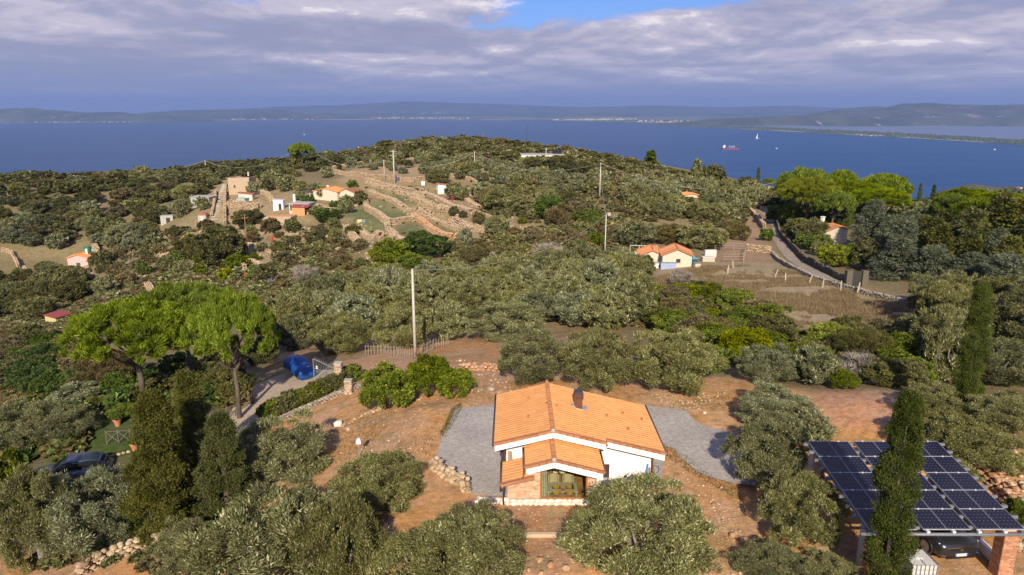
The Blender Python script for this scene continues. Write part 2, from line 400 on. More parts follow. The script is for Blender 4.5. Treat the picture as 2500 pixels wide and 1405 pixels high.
paint([(-400, 820), (160, 830), (420, 960), (640, 960), (600, 1060), (420, 1080), (330, 1150), (200, 1330), (-400, 1400)], (.11, .095, .045), (.1, .7, .2))
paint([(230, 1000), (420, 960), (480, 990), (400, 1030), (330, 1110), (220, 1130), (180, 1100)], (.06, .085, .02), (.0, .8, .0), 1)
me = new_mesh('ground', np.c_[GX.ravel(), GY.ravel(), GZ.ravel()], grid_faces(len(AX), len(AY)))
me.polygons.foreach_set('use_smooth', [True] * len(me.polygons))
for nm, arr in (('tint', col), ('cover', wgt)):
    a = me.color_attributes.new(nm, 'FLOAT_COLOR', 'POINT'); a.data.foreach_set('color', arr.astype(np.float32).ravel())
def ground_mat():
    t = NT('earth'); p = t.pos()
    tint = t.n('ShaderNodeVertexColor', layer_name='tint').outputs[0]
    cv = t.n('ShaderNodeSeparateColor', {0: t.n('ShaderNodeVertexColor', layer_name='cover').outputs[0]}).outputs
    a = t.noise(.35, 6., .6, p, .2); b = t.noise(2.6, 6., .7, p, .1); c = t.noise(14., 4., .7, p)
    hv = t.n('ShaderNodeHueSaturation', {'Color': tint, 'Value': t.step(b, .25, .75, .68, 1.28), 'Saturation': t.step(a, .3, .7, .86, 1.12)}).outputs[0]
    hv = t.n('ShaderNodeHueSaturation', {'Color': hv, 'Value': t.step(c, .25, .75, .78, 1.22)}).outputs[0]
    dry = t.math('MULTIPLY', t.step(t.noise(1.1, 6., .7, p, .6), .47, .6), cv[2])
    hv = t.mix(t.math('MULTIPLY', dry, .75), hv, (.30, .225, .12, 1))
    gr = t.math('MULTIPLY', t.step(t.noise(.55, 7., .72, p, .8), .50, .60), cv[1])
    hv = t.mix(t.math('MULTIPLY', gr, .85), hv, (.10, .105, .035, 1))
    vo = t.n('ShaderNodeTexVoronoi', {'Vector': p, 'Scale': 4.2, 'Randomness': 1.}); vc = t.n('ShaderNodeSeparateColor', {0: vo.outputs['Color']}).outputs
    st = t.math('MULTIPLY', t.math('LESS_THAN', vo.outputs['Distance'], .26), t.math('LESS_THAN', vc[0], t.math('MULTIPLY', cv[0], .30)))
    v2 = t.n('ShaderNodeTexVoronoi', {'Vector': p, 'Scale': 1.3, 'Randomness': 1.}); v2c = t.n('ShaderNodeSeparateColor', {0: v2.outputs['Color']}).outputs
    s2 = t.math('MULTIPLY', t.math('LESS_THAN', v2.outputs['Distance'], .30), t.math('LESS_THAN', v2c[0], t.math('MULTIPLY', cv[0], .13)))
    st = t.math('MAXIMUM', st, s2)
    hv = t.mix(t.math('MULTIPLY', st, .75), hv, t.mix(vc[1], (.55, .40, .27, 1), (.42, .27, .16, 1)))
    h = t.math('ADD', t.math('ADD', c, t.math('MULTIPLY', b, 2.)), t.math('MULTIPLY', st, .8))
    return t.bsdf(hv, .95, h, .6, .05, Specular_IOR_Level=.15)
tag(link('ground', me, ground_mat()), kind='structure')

# ------------------------------------------------------------------ sea, far coast, haze
def sea_mat():
    t = NT('sea_water'); p = t.pos()
    mp = t.n('ShaderNodeMapping', {0: p, 3: (.0011, .0045, 1)}, vector_type='POINT').outputs[0]
    n = t.noise(1., 7., .6, mp, .4)
    m2 = t.n('ShaderNodeMapping', {0: p, 3: (.012, .05, 1)}, vector_type='POINT').outputs[0]
    w = t.noise(1., 6., .7, m2)
    c = t.mix(t.step(n, .35, .65), (.010, .046, .135, 1), (.017, .066, .175, 1))
    c = t.mix(t.math('MULTIPLY', t.step(w, .45, .62), .35), c, (.026, .086, .21, 1))
    return t.bsdf(c, .42, w, .4, 1.5, Specular_IOR_Level=.14)
S = MB(); R = 29000
S.add([(-R, -200, SEA), (R, -200, SEA), (R, R, SEA), (-R, R, SEA)], [(0, 1, 2, 3)]).build('sea', sea_mat(), kind='structure')
def plain_mat():
    t = NT('coastal_plain'); p = t.pos()
    mp = t.n('ShaderNodeMapping', {0: p, 3: (.0008, .0011, 1)}, vector_type='POINT').outputs[0]
    v = t.n('ShaderNodeTexVoronoi', {'Vector': mp, 'Scale': 1.5}); s = t.n('ShaderNodeSeparateColor', {0: v.outputs['Color']}).outputs
    c = t.mix(t.step(s[0], .55, .75), (.07, .09, .05, 1), (.34, .27, .18, 1))
    c = t.mix(t.step(t.noise(2.5, 5., .6, mp), .5, .62), c, (.05, .07, .04, 1))
    return t.bsdf(c, .95)
shore = [(-300, 303), (0, 301.5), (330, 299), (560, 295.5), (690, 293), (1340, 294.5), (1450, 299), (1600, 305), (1850, 318), (2100, 331), (2300, 342), (2500, 355), (2900, 380)]
P = [atz(x, y, SEA + 2) for x, y in shore]
tri = [tuple(q) for q in P] + [(28000, 20000, SEA + 2), (28000, 28500, SEA + 2), (-28000, 28500, SEA + 2), (-28000, 15000, SEA + 2)]
MB().add(tri, [tuple(range(len(tri)))]).build('coastal_plain_land', plain_mat(), kind='structure')
lag = [(1560, 303.6), (1750, 307), (1900, 306.5), (2100, 309.5), (2300, 308), (2500, 310), (2900, 312), (2900, 366), (2500, 346), (2300, 333.5), (2100, 323), (1850, 311.5), (1700, 306.5)]
def lagoon_mat():
    t = NT('lagoon_water'); return t.bsdf((.16, .165, .21, 1), .35, Specular_IOR_Level=.5)
MB().add([tuple(atz(x, y, SEA + 5)) for x, y in lag], [tuple(range(len(lag)))]).build('lagoon_water', lagoon_mat(), kind='structure')
SAND = mat_plain('sand', (.62, .50, .36), .95, .08, .02)
bs = MB()
for (x0, y0), (x1, y1) in zip(shore[:-1], shore[1:]):
    a, b = atz(x0, y0, SEA + 4), atz(x1, y1, SEA + 4); w = 26 if x0 > 1300 else 45
    bs.add([tuple(a), tuple(b), (b[0], b[1] + w, b[2]), (a[0], a[1] + w, a[2])], [(0, 1, 2, 3)])
bs.build('beach_sand', SAND, kind='structure')
def far_mat(name, a, b, pale=None, sc=.0016):
    t = NT(name); p = t.pos(); n = t.noise(sc, 8., .62, p, .5)
    c = t.mix(t.step(n, .4, .6), a + (1,), b + (1,))
    if pale: c = t.mix(t.step(t.noise(sc * 3, 6., .7, p, .8), .60, .66), c, pale + (1,))
    return t.bsdf(c, .95, n, .6, 40.)
FOREST = far_mat('far_forest', (.040, .048, .034), (.075, .080, .055), (.30, .25, .20))
def ridge(name, prof, D, dep, mat, seed, rough=.20):
    """a range of hills: skyline PROF in photo pixels at mid-depth, feet at D and D+DEP"""
    xs = np.linspace(prof[0][0], prof[-1][0], 150); ys = np.interp(xs, [q[0] for q in prof], [q[1] for q in prof]); nv = 22
    V = []
    for j in range(nv):
        s = j / (nv - 1); Y = D + dep * s; k = math.sin(math.pi * min(1, s * 1.0)) ** .8
        for x, y in zip(xs, ys):
            top = aty(x, y, D + dep * .5); X = top[0] * Y / (D + dep * .5); V.append((X, Y, SEA - 5 + (top[2] - SEA + 5) * k))
    V = np.array(V); amp = (V[:, 2] - SEA + 5)
    V[:, 2] += amp * rough * (fbm(V[:, 0], V[:, 1], dep * .35, 5, seed)); 
    V[:, 2] = np.where(V[:, 2] < SEA - 5, SEA - 5, V[:, 2])
    me = new_mesh(name, V, grid_faces(len(xs), nv)); me.polygons.foreach_set('use_smooth', [True] * len(me.polygons))
    return tag(link(name, me, mat), kind='structure')
ridge('hills', [(-500, 280), (-200, 268), (-60, 266), (70, 262), (130, 268), (210, 274), (280, 274), (340, 279), (430, 283), (520, 294)], 12600, 1500, FOREST, 3)
ridge('hills', [(300, 292), (340, 277), (430, 269), (560, 268), (640, 263), (700, 268), (760, 279), (800, 275), (860, 282), (940, 292)], 15500, 2600, FOREST, 5)
ridge('hills', [(500, 292), (650, 262), (820, 258), (980, 248), (1080, 250), (1250, 256), (1420, 262), (1600, 258), (1750, 262), (1950, 259), (2100, 266), (2500, 268)], 23500, 4000, FOREST, 7, .06)
ridge('hills', [(700, 287), (900, 277), (1100, 279), (1400, 276), (1700, 279), (2000, 272), (2300, 280)], 19500, 2500, FOREST, 9, .10)
ridge('hills', [(1880, 300), (1960, 282), (2060, 266), (2130, 262), (2170, 263), (2200, 254), (2270, 250), (2350, 254), (2420, 258), (2500, 257), (2700, 262), (2900, 280)], 10500, 3200, FOREST, 11, .12)
ridge('hills', [(1600, 305), (1750, 289), (1900, 285), (2050, 281), (2200, 288), (2600, 292)], 9900, 1200, FOREST, 12, .12)
def blobs_mesh(P, R, seed=0):
    """many little rough bumps (far tree clumps) as one array mesh: points P (n,3), radii R"""
    rs = np.random.RandomState(seed); n = len(P)
    ang = np.linspace(0, 2 * math.pi, 6, endpoint=False)
    u = [np.array([0, 0, 1.0])] + [np.array([math.cos(a) * .75, math.sin(a) * .75, .62]) for a in ang] + [np.array([math.cos(a), math.sin(a), -.1]) for a in ang]
    U = np.array(u); V = P[:, None, :] + U[None] * R[:, None, None] * rs.uniform(.75, 1.2, (n, 13, 1))
    F = [(0, 1 + i, 1 + (i + 1) % 6) for i in range(6)]
    for i in range(6):
        a, b = 1 + i, 1 + (i + 1) % 6; F += [(a, a + 6, b + 6), (a, b + 6, b)]
    F = (np.array(F)[None] + (np.arange(n) * 13)[:, None, None]).reshape(-1, 3)
    return V.reshape(-1, 3), F
rs = np.random.RandomState(4)
pts = []
tom_lo = [(1450, 298), (1600, 304), (1850, 316.5), (2100, 329.5), (2300, 340.5), (2500, 353), (2900, 378)]
tom_hi = [(1450, 297), (1600, 301.5), (1850, 311), (2100, 322), (2300, 332.5), (2500, 344.5), (2900, 365)]
for _ in range(2600):
    x = rs.uniform(1450, 2800); a = np.interp(x, *zip(*tom_lo)); b = np.interp(x, *zip(*tom_hi)); y = a - (a - b) * rs.rand() ** .8 * .98
    pts.append(atz(x, y, SEA + 3))
pts = np.array(pts); v, f = blobs_mesh(pts, rs.uniform(7, 17, len(pts)), 2)
tag(link('coastal_pinewood', new_mesh('coastal_pinewood', v, f), mat_plain('pinewood', (.052, .07, .03), .9, .25, .01)), 'long dark green pinewood along the sandbar between sea and lagoon', 'woodland', kind='stuff')
# pale far villages: little blocks on the plain and on the opposite shore
vb = MB(); rs = np.random.RandomState(8)
def vill(x0, x1, y0, y1, n, s):
    for _ in range(n):
        x, y = rs.uniform(x0, x1), rs.uniform(y0, y1); p = atz(x, y, SEA + 2); w = rs.uniform(.6, 1.6) * s
        vb.box(p[0] - w, p[0] + w, p[1], p[1] + s, SEA + 1, SEA + rs.uniform(.4, 1.) * s * .8 + 4)
vill(1350, 1530, 292.5, 294, 60, 16); vill(1420, 1560, 290.5, 292.5, 40, 18); vill(1560, 1850, 295, 299, 45, 16); vill(2080, 2350, 303, 307, 40, 9)
vill(560, 800, 291.5, 292.5, 20, 16); vill(880, 1150, 288, 291, 60, 16); vill(2100, 2170, 331, 333, 7, 7); vill(10, 340, 298.4, 300, 30, 10)
vill(225, 330, 297.0, 298.8, 26, 11)
vb.build('distant_villages', mat_plain('village_wall', (.44, .39, .34), .9, .2, .01), label='pale villages scattered over the far coastal plain and shores', category=None, kind='stuff') if 0 else tag(vb.build('distant_villages', mat_plain('village_wall', (.44, .39, .34), .9, .2, .01)), 'pale villages scattered over the far coastal plain and shores', 'villages', kind='stuff')
def hz():
    t = NT('haze'); v = t.n('ShaderNodeVolumePrincipled', {'Color': (.36, .54, 1., 1), 'Density': HAZE_D, 'Anisotropy': .15})
    t.t.links.new(v.outputs[0], t.out.inputs['Volume']); return t.m
HAZE_D = 5e-5
MB().box(-29900, 29900, -300, 30200, SEA - 40, 330).build('haze', hz(), kind='stuff')
# headland with villas beyond the stone pines
ridge('headland_hill', [(2270, 492), (2290, 472), (2330, 466), (2380, 459), (2440, 462), (2500, 458), (2600, 448), (2800, 446)], 1500, 260, far_mat('headland_rock', (.055, .062, .03), (.09, .085, .045), (.34, .25, .18), .02), 21, .2)
# ------------------------------------------------------------------ foliage
def cloud(n, blobs, ll, lw, up, rs, flat=0., tight=.72, centre=(0, 0, .55), out=.8, jit=.55):
    """n leaf sprays over BLOBS (k,4: centre, radius): slivers that grow outward and up"""
    k = len(blobs); wt = blobs[:, 3] ** 2; idx = rs.choice(k, n, p=wt / wt.sum())
    d = rs.normal(size=(n, 3)); d /= np.linalg.norm(d, axis=1)[:, None]
    c = blobs[idx, :3]; o = c * np.array([1., 1., 0.]) if centre is None else c - np.array(centre); o /= np.linalg.norm(o, axis=1)[:, None] + 1e-6
    d = d + o * .75; d /= np.linalg.norm(d, axis=1)[:, None]
    r = blobs[idx, 3] * (tight + (1.06 - tight) * rs.rand(n) ** .6) * np.where(rs.rand(n) < .13, 1.35, 1.)
    p = c + d * r[:, None]
    lean = rs.normal(size=(k, 3)) * .38
    g = d * out + lean[idx] + rs.normal(size=(n, 3)) * jit * .75; g[:, 2] += up; g /= np.linalg.norm(g, axis=1)[:, None]
    s = np.cross(g, rs.normal(size=(n, 3))); s /= np.linalg.norm(s, axis=1)[:, None] + 1e-6
    L = (ll * rs.uniform(.65, 1.3, n))[:, None]; Wd = (lw * rs.uniform(.7, 1.3, n))[:, None]
    a = p - g * L * .3 + s * Wd * .5; b = p + g * L * .7 + s * Wd * .1; cc = p - g * L * .1 - s * Wd * .5
    V = np.stack([a, b, cc], 1).reshape(-1, 3); F = np.arange(3 * n).reshape(-1, 3)
    return V, F
def shell(rs, k, rx, rz, cz, r0, r1, inner=.62, zlo=-.75):
    """k blobs spread through an uneven ellipsoid"""
    out = []
    i = 0
    while len(out) < k:
        i += 1; zf = 1 - 2 * ((i * .7548777) % 1.); a = 6.28319 * ((i * .5698403) % 1.); rr_ = math.sqrt(max(0, 1 - zf * zf))
        d = np.array([rr_ * math.cos(a), rr_ * math.sin(a), zf]) + rs.normal(size=3) * .22; d /= np.linalg.norm(d)
        if d[2] < zlo: continue
        q = rs.uniform(inner + .08, .92) if rs.rand() > .2 else rs.uniform(.2, inner)
        w = 1 + .07 * math.sin(3 * math.atan2(d[1], d[0]) + k) + rs.normal() * .07
        out.append((d[0] * rx * q * w, d[1] * rx * q * w, cz + d[2] * rz * q * w, rs.uniform(r0, r1)))
    return np.array(out)
def blobs_for(kind, rs, lod):
    if kind in ('olive', 'silver'):
        return shell(rs, 120, .5, .49, .50, .05, .115, zlo=-.9), dict(up=.8, out=.7, jit=.5, centre=(0, 0, .2), tight=.35)
    if kind == 'oak': return shell(rs, 90, .5, .47, .52, .06, .115, zlo=-.9), dict(up=.1, out=1., jit=.7)
    if kind == 'shrub': return shell(rs, 80, .5, .5, .45, .06, .13, zlo=-.6), dict(up=.25, out=1., jit=.6, centre=(0, 0, .2))
    if kind == 'twigs': return shell(rs, 30, .42, .5, .42, .10, .18, zlo=-.3), dict(up=1., out=1.1, jit=.35, centre=(0, 0, 0), tight=.2)
    if kind == 'citrus': return shell(rs, 46, .5, .46, .5, .07, .13), dict(up=.1, out=.9, jit=.8)
    if kind == 'umbrella':
        out = []
        nb = 260 if lod == 1 else 80
        while len(out) < nb:
            x, y = rs.uniform(-.5, .5, 2); r = math.hypot(x, y) * 2
            if r > 1 or (rs.rand() > .9 and r > .9): continue
            top = .65 + .32 * math.sqrt(max(0, 1 - r * r)) + rs.normal() * .018; low = .57 + .06 * r
            z = top if rs.rand() < .66 else rs.uniform(low, top)
            out.append((x * .94, y * .94, z - .03, rs.uniform(.030, .052) if lod == 1 else rs.uniform(.05, .085)))
        return np.array(out), dict(up=.85, out=.9, jit=.4, centre=(0, 0, .35), tight=.15)
    if kind == 'cypress':
        out = []
        for i in range(240):
            z = rs.uniform(.015, .985); w = .5 * min(1, (1 - z) * 2.6) ** .6 * min(1, .7 + z * 1.6) * .74; a = rs.uniform(0, 6.28)
            q = rs.uniform(.3, 1.); out.append((math.cos(a) * w * q, math.sin(a) * w * q, z, rs.uniform(.11, .19)))
        return np.array(out), dict(up=.9, out=.6, jit=.6, centre=None, tight=.35)
    if kind in ('conifer', 'cedar'):
        out = []
        for i in range(190):
            z = rs.uniform(.02, .97) ** 1.15; w = .5 * (1 - z) ** (.85 if kind == 'conifer' else .55) * min(1, .6 + z * 3) * (1 + .18 * math.sin(z * 31)); a = rs.uniform(0, 6.28)
            q = rs.uniform(.35, 1.); out.append((math.cos(a) * w * q, math.sin(a) * w * q, z, rs.uniform(.07, .13)))
        return np.array(out), dict(up=.35 if kind == 'conifer' else .05, out=.9, jit=.5, centre=None, tight=.4)
    raise KeyError(kind)
LOD = {1: (47000, .035, .0096), 2: (10000, .078, .024), 3: (1700, .15, .068), 4: (340, .28, .17)}
LEAFSIZE = {'twigs': (2.6, .55), 'oak': (.75, 1.5), 'shrub': (.65, 1.5), 'citrus': (.9, 1.9), 'umbrella': (1.2, .8), 'cypress': (1.35, 2.6), 'conifer': (1.2, 1.9), 'cedar': (1., 1.), 'olive': (1., 1.), 'silver': (1., 1.05)}
ASP = {'cypress': 4.6, 'conifer': 1.9, 'cedar': 1.3}           # height / width of the model, so sprays keep their shape
COUNT = {'umbrella': 1.7, 'twigs': .22, 'oak': 1.1, 'shrub': 1.15, 'citrus': .7, 'cypress': 1.5, 'conifer': 1.2, 'cedar': .8, 'olive': 1.1, 'silver': 1.1}
def crown_arrays(kind, lod, seed):
    rs = np.random.RandomState(seed * 97 + lod * 7 + sum(map(ord, kind)))
    B, kw = blobs_for(kind, rs, lod); kw.setdefault('centre', (0, 0, .4)); n, l, w = LOD[lod]; fl, fw = LEAFSIZE[kind]; n = int(n * COUNT[kind])
    asp = ASP.get(kind, 1.)
    if kw['centre'] is None:
        B = B.copy(); B[:, 2] *= asp
        if lod == 1: l, w = l * .8, w * .8; n = int(n * 1.25)
        V, F = cloud(n, B, l * fl, w * fw, rs=rs, **kw)
        V[:, 2] /= asp
    else: V, F = cloud(n, B, l * fl, w * fw, rs=rs, **kw)
    return V, F
CROWNS = {}
NVAR = {1: {'olive': 4, 'umbrella': 2, 'cypress': 1, 'conifer': 2, 'silver': 2, 'oak': 1, 'shrub': 3, 'citrus': 1, 'cedar': 1}}
def crown_mesh(kind, lod, k):
    nv = NVAR.get(lod, {}).get(kind, 3); key = (kind, lod, k % nv)
    if key not in CROWNS: CROWNS[key] = new_mesh('%s_crown' % kind, *crown_arrays(kind, lod, k % nv + 1))
    return CROWNS[key]
def limbs(kind, rs, lod):
    m = MB(); n = 6 if lod > 1 else 9
    if kind == 'umbrella':
        m.tube([(0, 0, -.03), (.01, 0, .25), (-.01, .01, .5), (0, 0, .62)], [.030, .024, .019, .014], n)
        for i in range(9 if lod == 1 else 5):
            a = i * 2.4 + rs.rand(); z0 = rs.uniform(.36, .58); r = rs.uniform(.2, .36)
            m.tube([(0, 0, z0), (math.cos(a) * r * .5, math.sin(a) * r * .5, z0 + .10), (math.cos(a) * r, math.sin(a) * r, z0 + .24)], [.013, .009, .004], 5)
    elif kind in ('cypress', 'conifer', 'cedar'):
        m.tube([(0, 0, -.02), (0, 0, .5), (0, 0, .9)], [.05, .03, .01], n)
        if kind != 'cypress':
            for i in range(12): a = i * 2.4; z = .1 + i * .06; m.tube([(0, 0, z), (math.cos(a) * .3 * (1 - z), math.sin(a) * .3 * (1 - z), z + .05)], [.012, .004], 4)
    elif kind in ('shrub', 'twigs'):
        for i in range(5):
            a = i * 1.3; m.tube([(math.cos(a) * .03, math.sin(a) * .03, -.04), (math.cos(a) * .13, math.sin(a) * .13, .3), (math.cos(a) * .24, math.sin(a) * .24, .6)], [.014, .01, .004], 5)
    else:
        m.tube([(.01, 0, -.05), (0, .01, .10), (.015, 0, .24)], [.058, .043, .036], n)
        for i in range(6):
            a = i * 1.05 + rs.rand() * .6; r = rs.uniform(.18, .32)
            m.tube([(.01, 0, .18), (math.cos(a) * r * .5, math.sin(a) * r * .5, .36), (math.cos(a) * r, math.sin(a) * r, rs.uniform(.55, .8))], [.028, .017, .006], 5)
    return m
TRUNKS = {}
def trunk_mesh(kind, lod, k):
    key = (kind, min(lod, 2), k % 2)
    if key not in TRUNKS: TRUNKS[key] = limbs(kind, np.random.RandomState(k % 2 + 5), min(lod, 2)).mesh('%s_trunk' % kind, smooth=True)
    return TRUNKS[key]
BARK = mat_plain('bark', (.115, .085, .062), .95, .35, 9., .02)
BARKG = mat_plain('grey_bark', (.21, .185, .155), .95, .3, 9., .02)
LEAF = {
    'olive': mat_leaf('olive_leaves', (.110, .114, .034), (.275, .262, .095), (.56, .53, .29), .2, .55, .35),
    'silver': mat_leaf('silver_leaves', (.115, .124, .050), (.28, .278, .135), (.58, .57, .37), .2, .5, .4),
    'oak': mat_leaf('dark_oak_leaves', (.070, .074, .022), (.175, .165, .055), (.28, .25, .10), .18, .5, .3),
    'shrub': mat_leaf('bright_shrub_leaves', (.070, .095, .010), (.20, .235, .026), (.31, .34, .05), .25, .5, .3),
    'citrus': mat_leaf('glossy_green_leaves', (.038, .072, .012), (.11, .16, .025), (.22, .27, .06), .2, .4, .4),
    'umbrella': mat_leaf('pine_needles', (.085, .115, .005), (.25, .32, .012), (.42, .47, .03), .3, .6, .2),
    'cypress': mat_leaf('cypress_leaves', (.045, .062, .014), (.12, .145, .032), (.16, .17, .055), .15, .7, .2),
    'conifer': mat_leaf('juniper_leaves', (.065, .074, .015), (.185, .185, .045), (.19, .17, .06), .15, .7, .2),
    'cedar': mat_leaf('silver_cedar_needles', (.085, .10, .05), (.22, .235, .135), (.21, .23, .15), .15, .6, .25),
    'brown': mat_leaf('brown_scrub_leaves', (.115, .092, .040), (.25, .20, .09), (.36, .29, .15), .2, .7, .2),
    'twigs': mat_leaf('bare_twigs', (.20, .165, .13), (.40, .34, .28), None, .0, .9, .1),
    'yellow': mat_leaf('yellow_green_leaves', (.12, .14, .008), (.29, .32, .015), (.36, .38, .04), .3, .5, .3),
    'russet': mat_leaf('autumn_leaves', (.10, .085, .025), (.23, .18, .055), (.36, .29, .10), .25, .6, .2),
}
NAME = {'twigs': 'bare_shrub', 'olive': 'olive_tree', 'silver': 'olive_tree', 'oak': 'holm_oak_tree', 'shrub': 'green_shrub', 'citrus': 'leafy_tree', 'umbrella': 'stone_pine_tree',
        'cypress': 'cypress_tree', 'conifer': 'juniper_tree', 'cedar': 'cedar_tree'}
treerng = random.Random(11)
PLACED = []
def tree(kind, loc, w, h, label, pxw=None, group=None, leaf=None, cat='tree', trunk=True, name=None, var=None, rz=None):
    """one plant: an empty at the foot > trunk, crown; w, h in metres"""
    px = pxw or w / mpp(loc)
    lod = 1 if px > 130 else 2 if px > 52 else 3
    k = treerng.randrange(100) if var is None else var
    t = thing(name or NAME[kind], label, cat, (float(loc[0]), float(loc[1]), float(loc[2])), treerng.uniform(0, 6.28) if rz is None else rz, group)
    lm = LEAF[leaf or kind]
    c = link('crown' if kind != 'shrub' else 'foliage', crown_mesh(kind, lod, k), None, t)
    if not c.data.materials: c.data.materials.append(LEAF[kind])
    c.material_slots[0].link = 'OBJECT'; c.material_slots[0].material = lm
    c.scale = (w, w, h)
    if trunk:
        b = link('trunk' if kind != 'shrub' else 'stem', trunk_mesh(kind, lod, k), BARK if kind not in ('olive', 'silver') else BARKG, t); b.scale = (w * (1 if kind not in ('cypress',) else 1), w, h)
    PLACED.append((loc[0], loc[1], w * .5))
    return t
def depr(py): return PITCH + math.atan((py - 702.5) / FPX)
def ptree(kind, cx, yb, w, hpx, label, **k):
    """a plant from its outline in the photograph: centre x, lowest y, width and height there"""
    th = depr(yb); py = yb - .5 * w * math.sin(th) * (.85 if kind not in ('umbrella',) else 0)
    p = hit(cx, py); m = mpp(p)
    h = (hpx - w * math.sin(th) * .62) * m / math.cos(th)
    h = max(h, w * m * .45) * (.90 if kind in ('olive', 'silver') and yb > 900 else 1.)
    return tree(kind, p, w * m, h, label, pxw=w, **k)
# near olives and garden trees: (kind, centre x, lowest y, width, height, label)
NEAR = [
 ('olive', 690, 1530, 370, 350, 'big olive tree below the white weather box, wide silvery crown cut by the picture edge'),
 ('olive', 845, 1520, 230, 310, 'narrower olive crown pressed against the big olive on its house side'),
 ('olive', 1155, 1470, 250, 240, 'feathery olive tree just below the white stone plinth of the house'),
 ('olive', 1040, 1540, 260, 260, 'olive crown at the lower picture edge beside the feathery one'),
 ('olive', 1568, 1470, 350, 300, 'large round olive in front of the white house wall'),
 ('olive', 925, 1285, 225, 185, 'dark twiggy olive below the grey gravel terrace'),
 ('olive', 685, 1220, 235, 215, 'rounded olive below the driveway hedge'),
 ('silver', 230, 1395, 250, 255, 'broad silvery olive beside the tall junipers'),
 ('olive', 105, 1420, 190, 280, 'olive with a pale top above the rubble wall end'),
 ('silver', 70, 1130, 170, 160, 'wind blown silver olive beside the dark blue car'),
 ('silver', 160, 1100, 150, 125, 'wind blown silver olive next to the lawn'),
 ('silver', 200, 1010, 130, 70, 'low silvery olive above the wind blown pair'),
 ('olive', 470, 1430, 160, 170, 'small thin olive beside the stones of the rubble wall'),
 ('shrub', 35, 1320, 130, 215, 'dark green bush at the corner below the parked car'),
 ('olive', 1862, 1215, 185, 205, 'olive shading the end of the gravel parking'),
 ('olive', 1945, 1365, 190, 225, 'tall olive next to the carport corner'),
 ('olive', 1880, 1455, 180, 130, 'olive at the lower edge beneath the tall one by the carport'),
 ('olive', 2020, 1470, 140, 120, 'low olive between the carport post and the picture edge'),
 ('silver', 1890, 1075, 190, 140, 'wide pale olive above the gravel parking'),
 ('silver', 1970, 1105, 120, 110, 'small olive beside the stone retaining wall'),
 ('silver', 1868, 955, 140, 125, 'grey olive before the bright shrub thicket'),
 ('silver', 1985, 955, 115, 120, 'silver olive with bare twisted branches'),
 ('olive', 1302, 955, 168, 165, 'leftmost of the three dark olives behind the house roof'),
 ('olive', 1455, 978, 178, 195, 'middle one of the three dark olives behind the house roof'),
 ('olive', 1648, 988, 212, 205, 'rightmost and widest of the three olives behind the house'),
 ('olive', 2290, 1140, 190, 150, 'olive spreading over the rear of the solar carport'),
 ('olive', 2385, 1195, 190, 170, 'olive touching the right edge of the solar panels'),
 ('shrub', 2490, 1310, 90, 90, 'green bush beside the brick pillar of the carport'),
 ('shrub', 950, 1020, 130, 135, 'yellow green bush on the bank beside the house track'),
 ('shrub', 1050, 985, 110, 125, 'taller dark green bush of the pair beside the house track'),
 ('shrub', 1110, 980, 90, 85, 'low rounded end of the bushes by the house track'),
 ('olive', 1235, 850, 190, 110, 'wide olive above the track bend'),
 ('olive', 1090, 842, 100, 110, 'olive beside the old concrete pole'),
 ('olive', 985, 870, 135, 135, 'round olive behind the wattle fence'),
 ('olive', 835, 880, 150, 120, 'olive behind the iron gate pillar'),
 ('silver', 1400, 810, 120, 100, 'olive with dead silver branches above the three dark olives'),
 ('olive', 2430, 960, 200, 150, 'big olive behind the slim tall cypress'),
 ('olive', 2370, 860, 170, 150, 'grey green olive uphill of the slim tall cypress'),
 ('olive', 2300, 950, 110, 170, 'dense olive left of the slim tall cypress trunk'),
 ('olive', 2470, 850, 130, 140, 'dark olive at the picture edge above the carport'),
 ('olive', 2290, 1045, 150, 120, 'broad dark olive between sandy terrace and slim tall cypress'), ('olive', 2450, 1075, 160, 130, 'dark olive under the big olive at the picture edge'), ('olive', 2230, 870, 120, 100, 'olive above the sandy terrace, uphill of the brushwood'), 
 ('citrus', 1700, 1010, 1, 1, ''),
]
NEAR = [q for q in NEAR if q[3] > 2]
for q in NEAR: ptree(*q[:5], q[5])
for cx, cy, w, h in []: pass
# tall cypresses and junipers
def spire(kind, cx, ytop, ybase, w, label, hide=0, **k):
    """upright tree from its top and (possibly hidden) foot"""
    p = hit(cx, ybase); m = mpp(p)
    top = aty(cx, ytop, p[1]); return tree(kind, p, w * m, float(top[2] - p[2]), label, pxw=w * 2, **k)
spire('cypress', 2152, 958, 1455, 120, 'tall bushy cypress standing before the solar panels')
spire('cypress', 2350, 692, 1015, 74, 'slim tall cypress behind the carport')
spire('conifer', 412, 955, 1300, 190, 'tall ragged juniper beside the terracotta pot')
spire('conifer', 485, 905, 1190, 150, 'juniper with a thin spire in front of the lawn')
spire('conifer', 560, 1010, 1265, 165, 'olive brown juniper with a dead branch at its foot')
# big stone pines by the drive
def pine(cx, ytop, bx, by, w, hfac, label, lean=0):
    p = hit(bx, by); top = aty(cx, ytop, p[1] + .5); m = mpp(p)
    return tree('umbrella', (p[0], p[1], p[2]), w * m * .92, float(top[2] - p[2]) , label, pxw=w)
pine(300, 735, 352, 985, 330, 1, 'stone pine with a low wide crown over the parked car lawn')
pine(455, 695, 465, 930, 300, 1, 'stone pine in the middle of the three bright green crowns')
pine(600, 715, 585, 1022, 235, 1, 'stone pine with twin trunks standing beside the driveway')
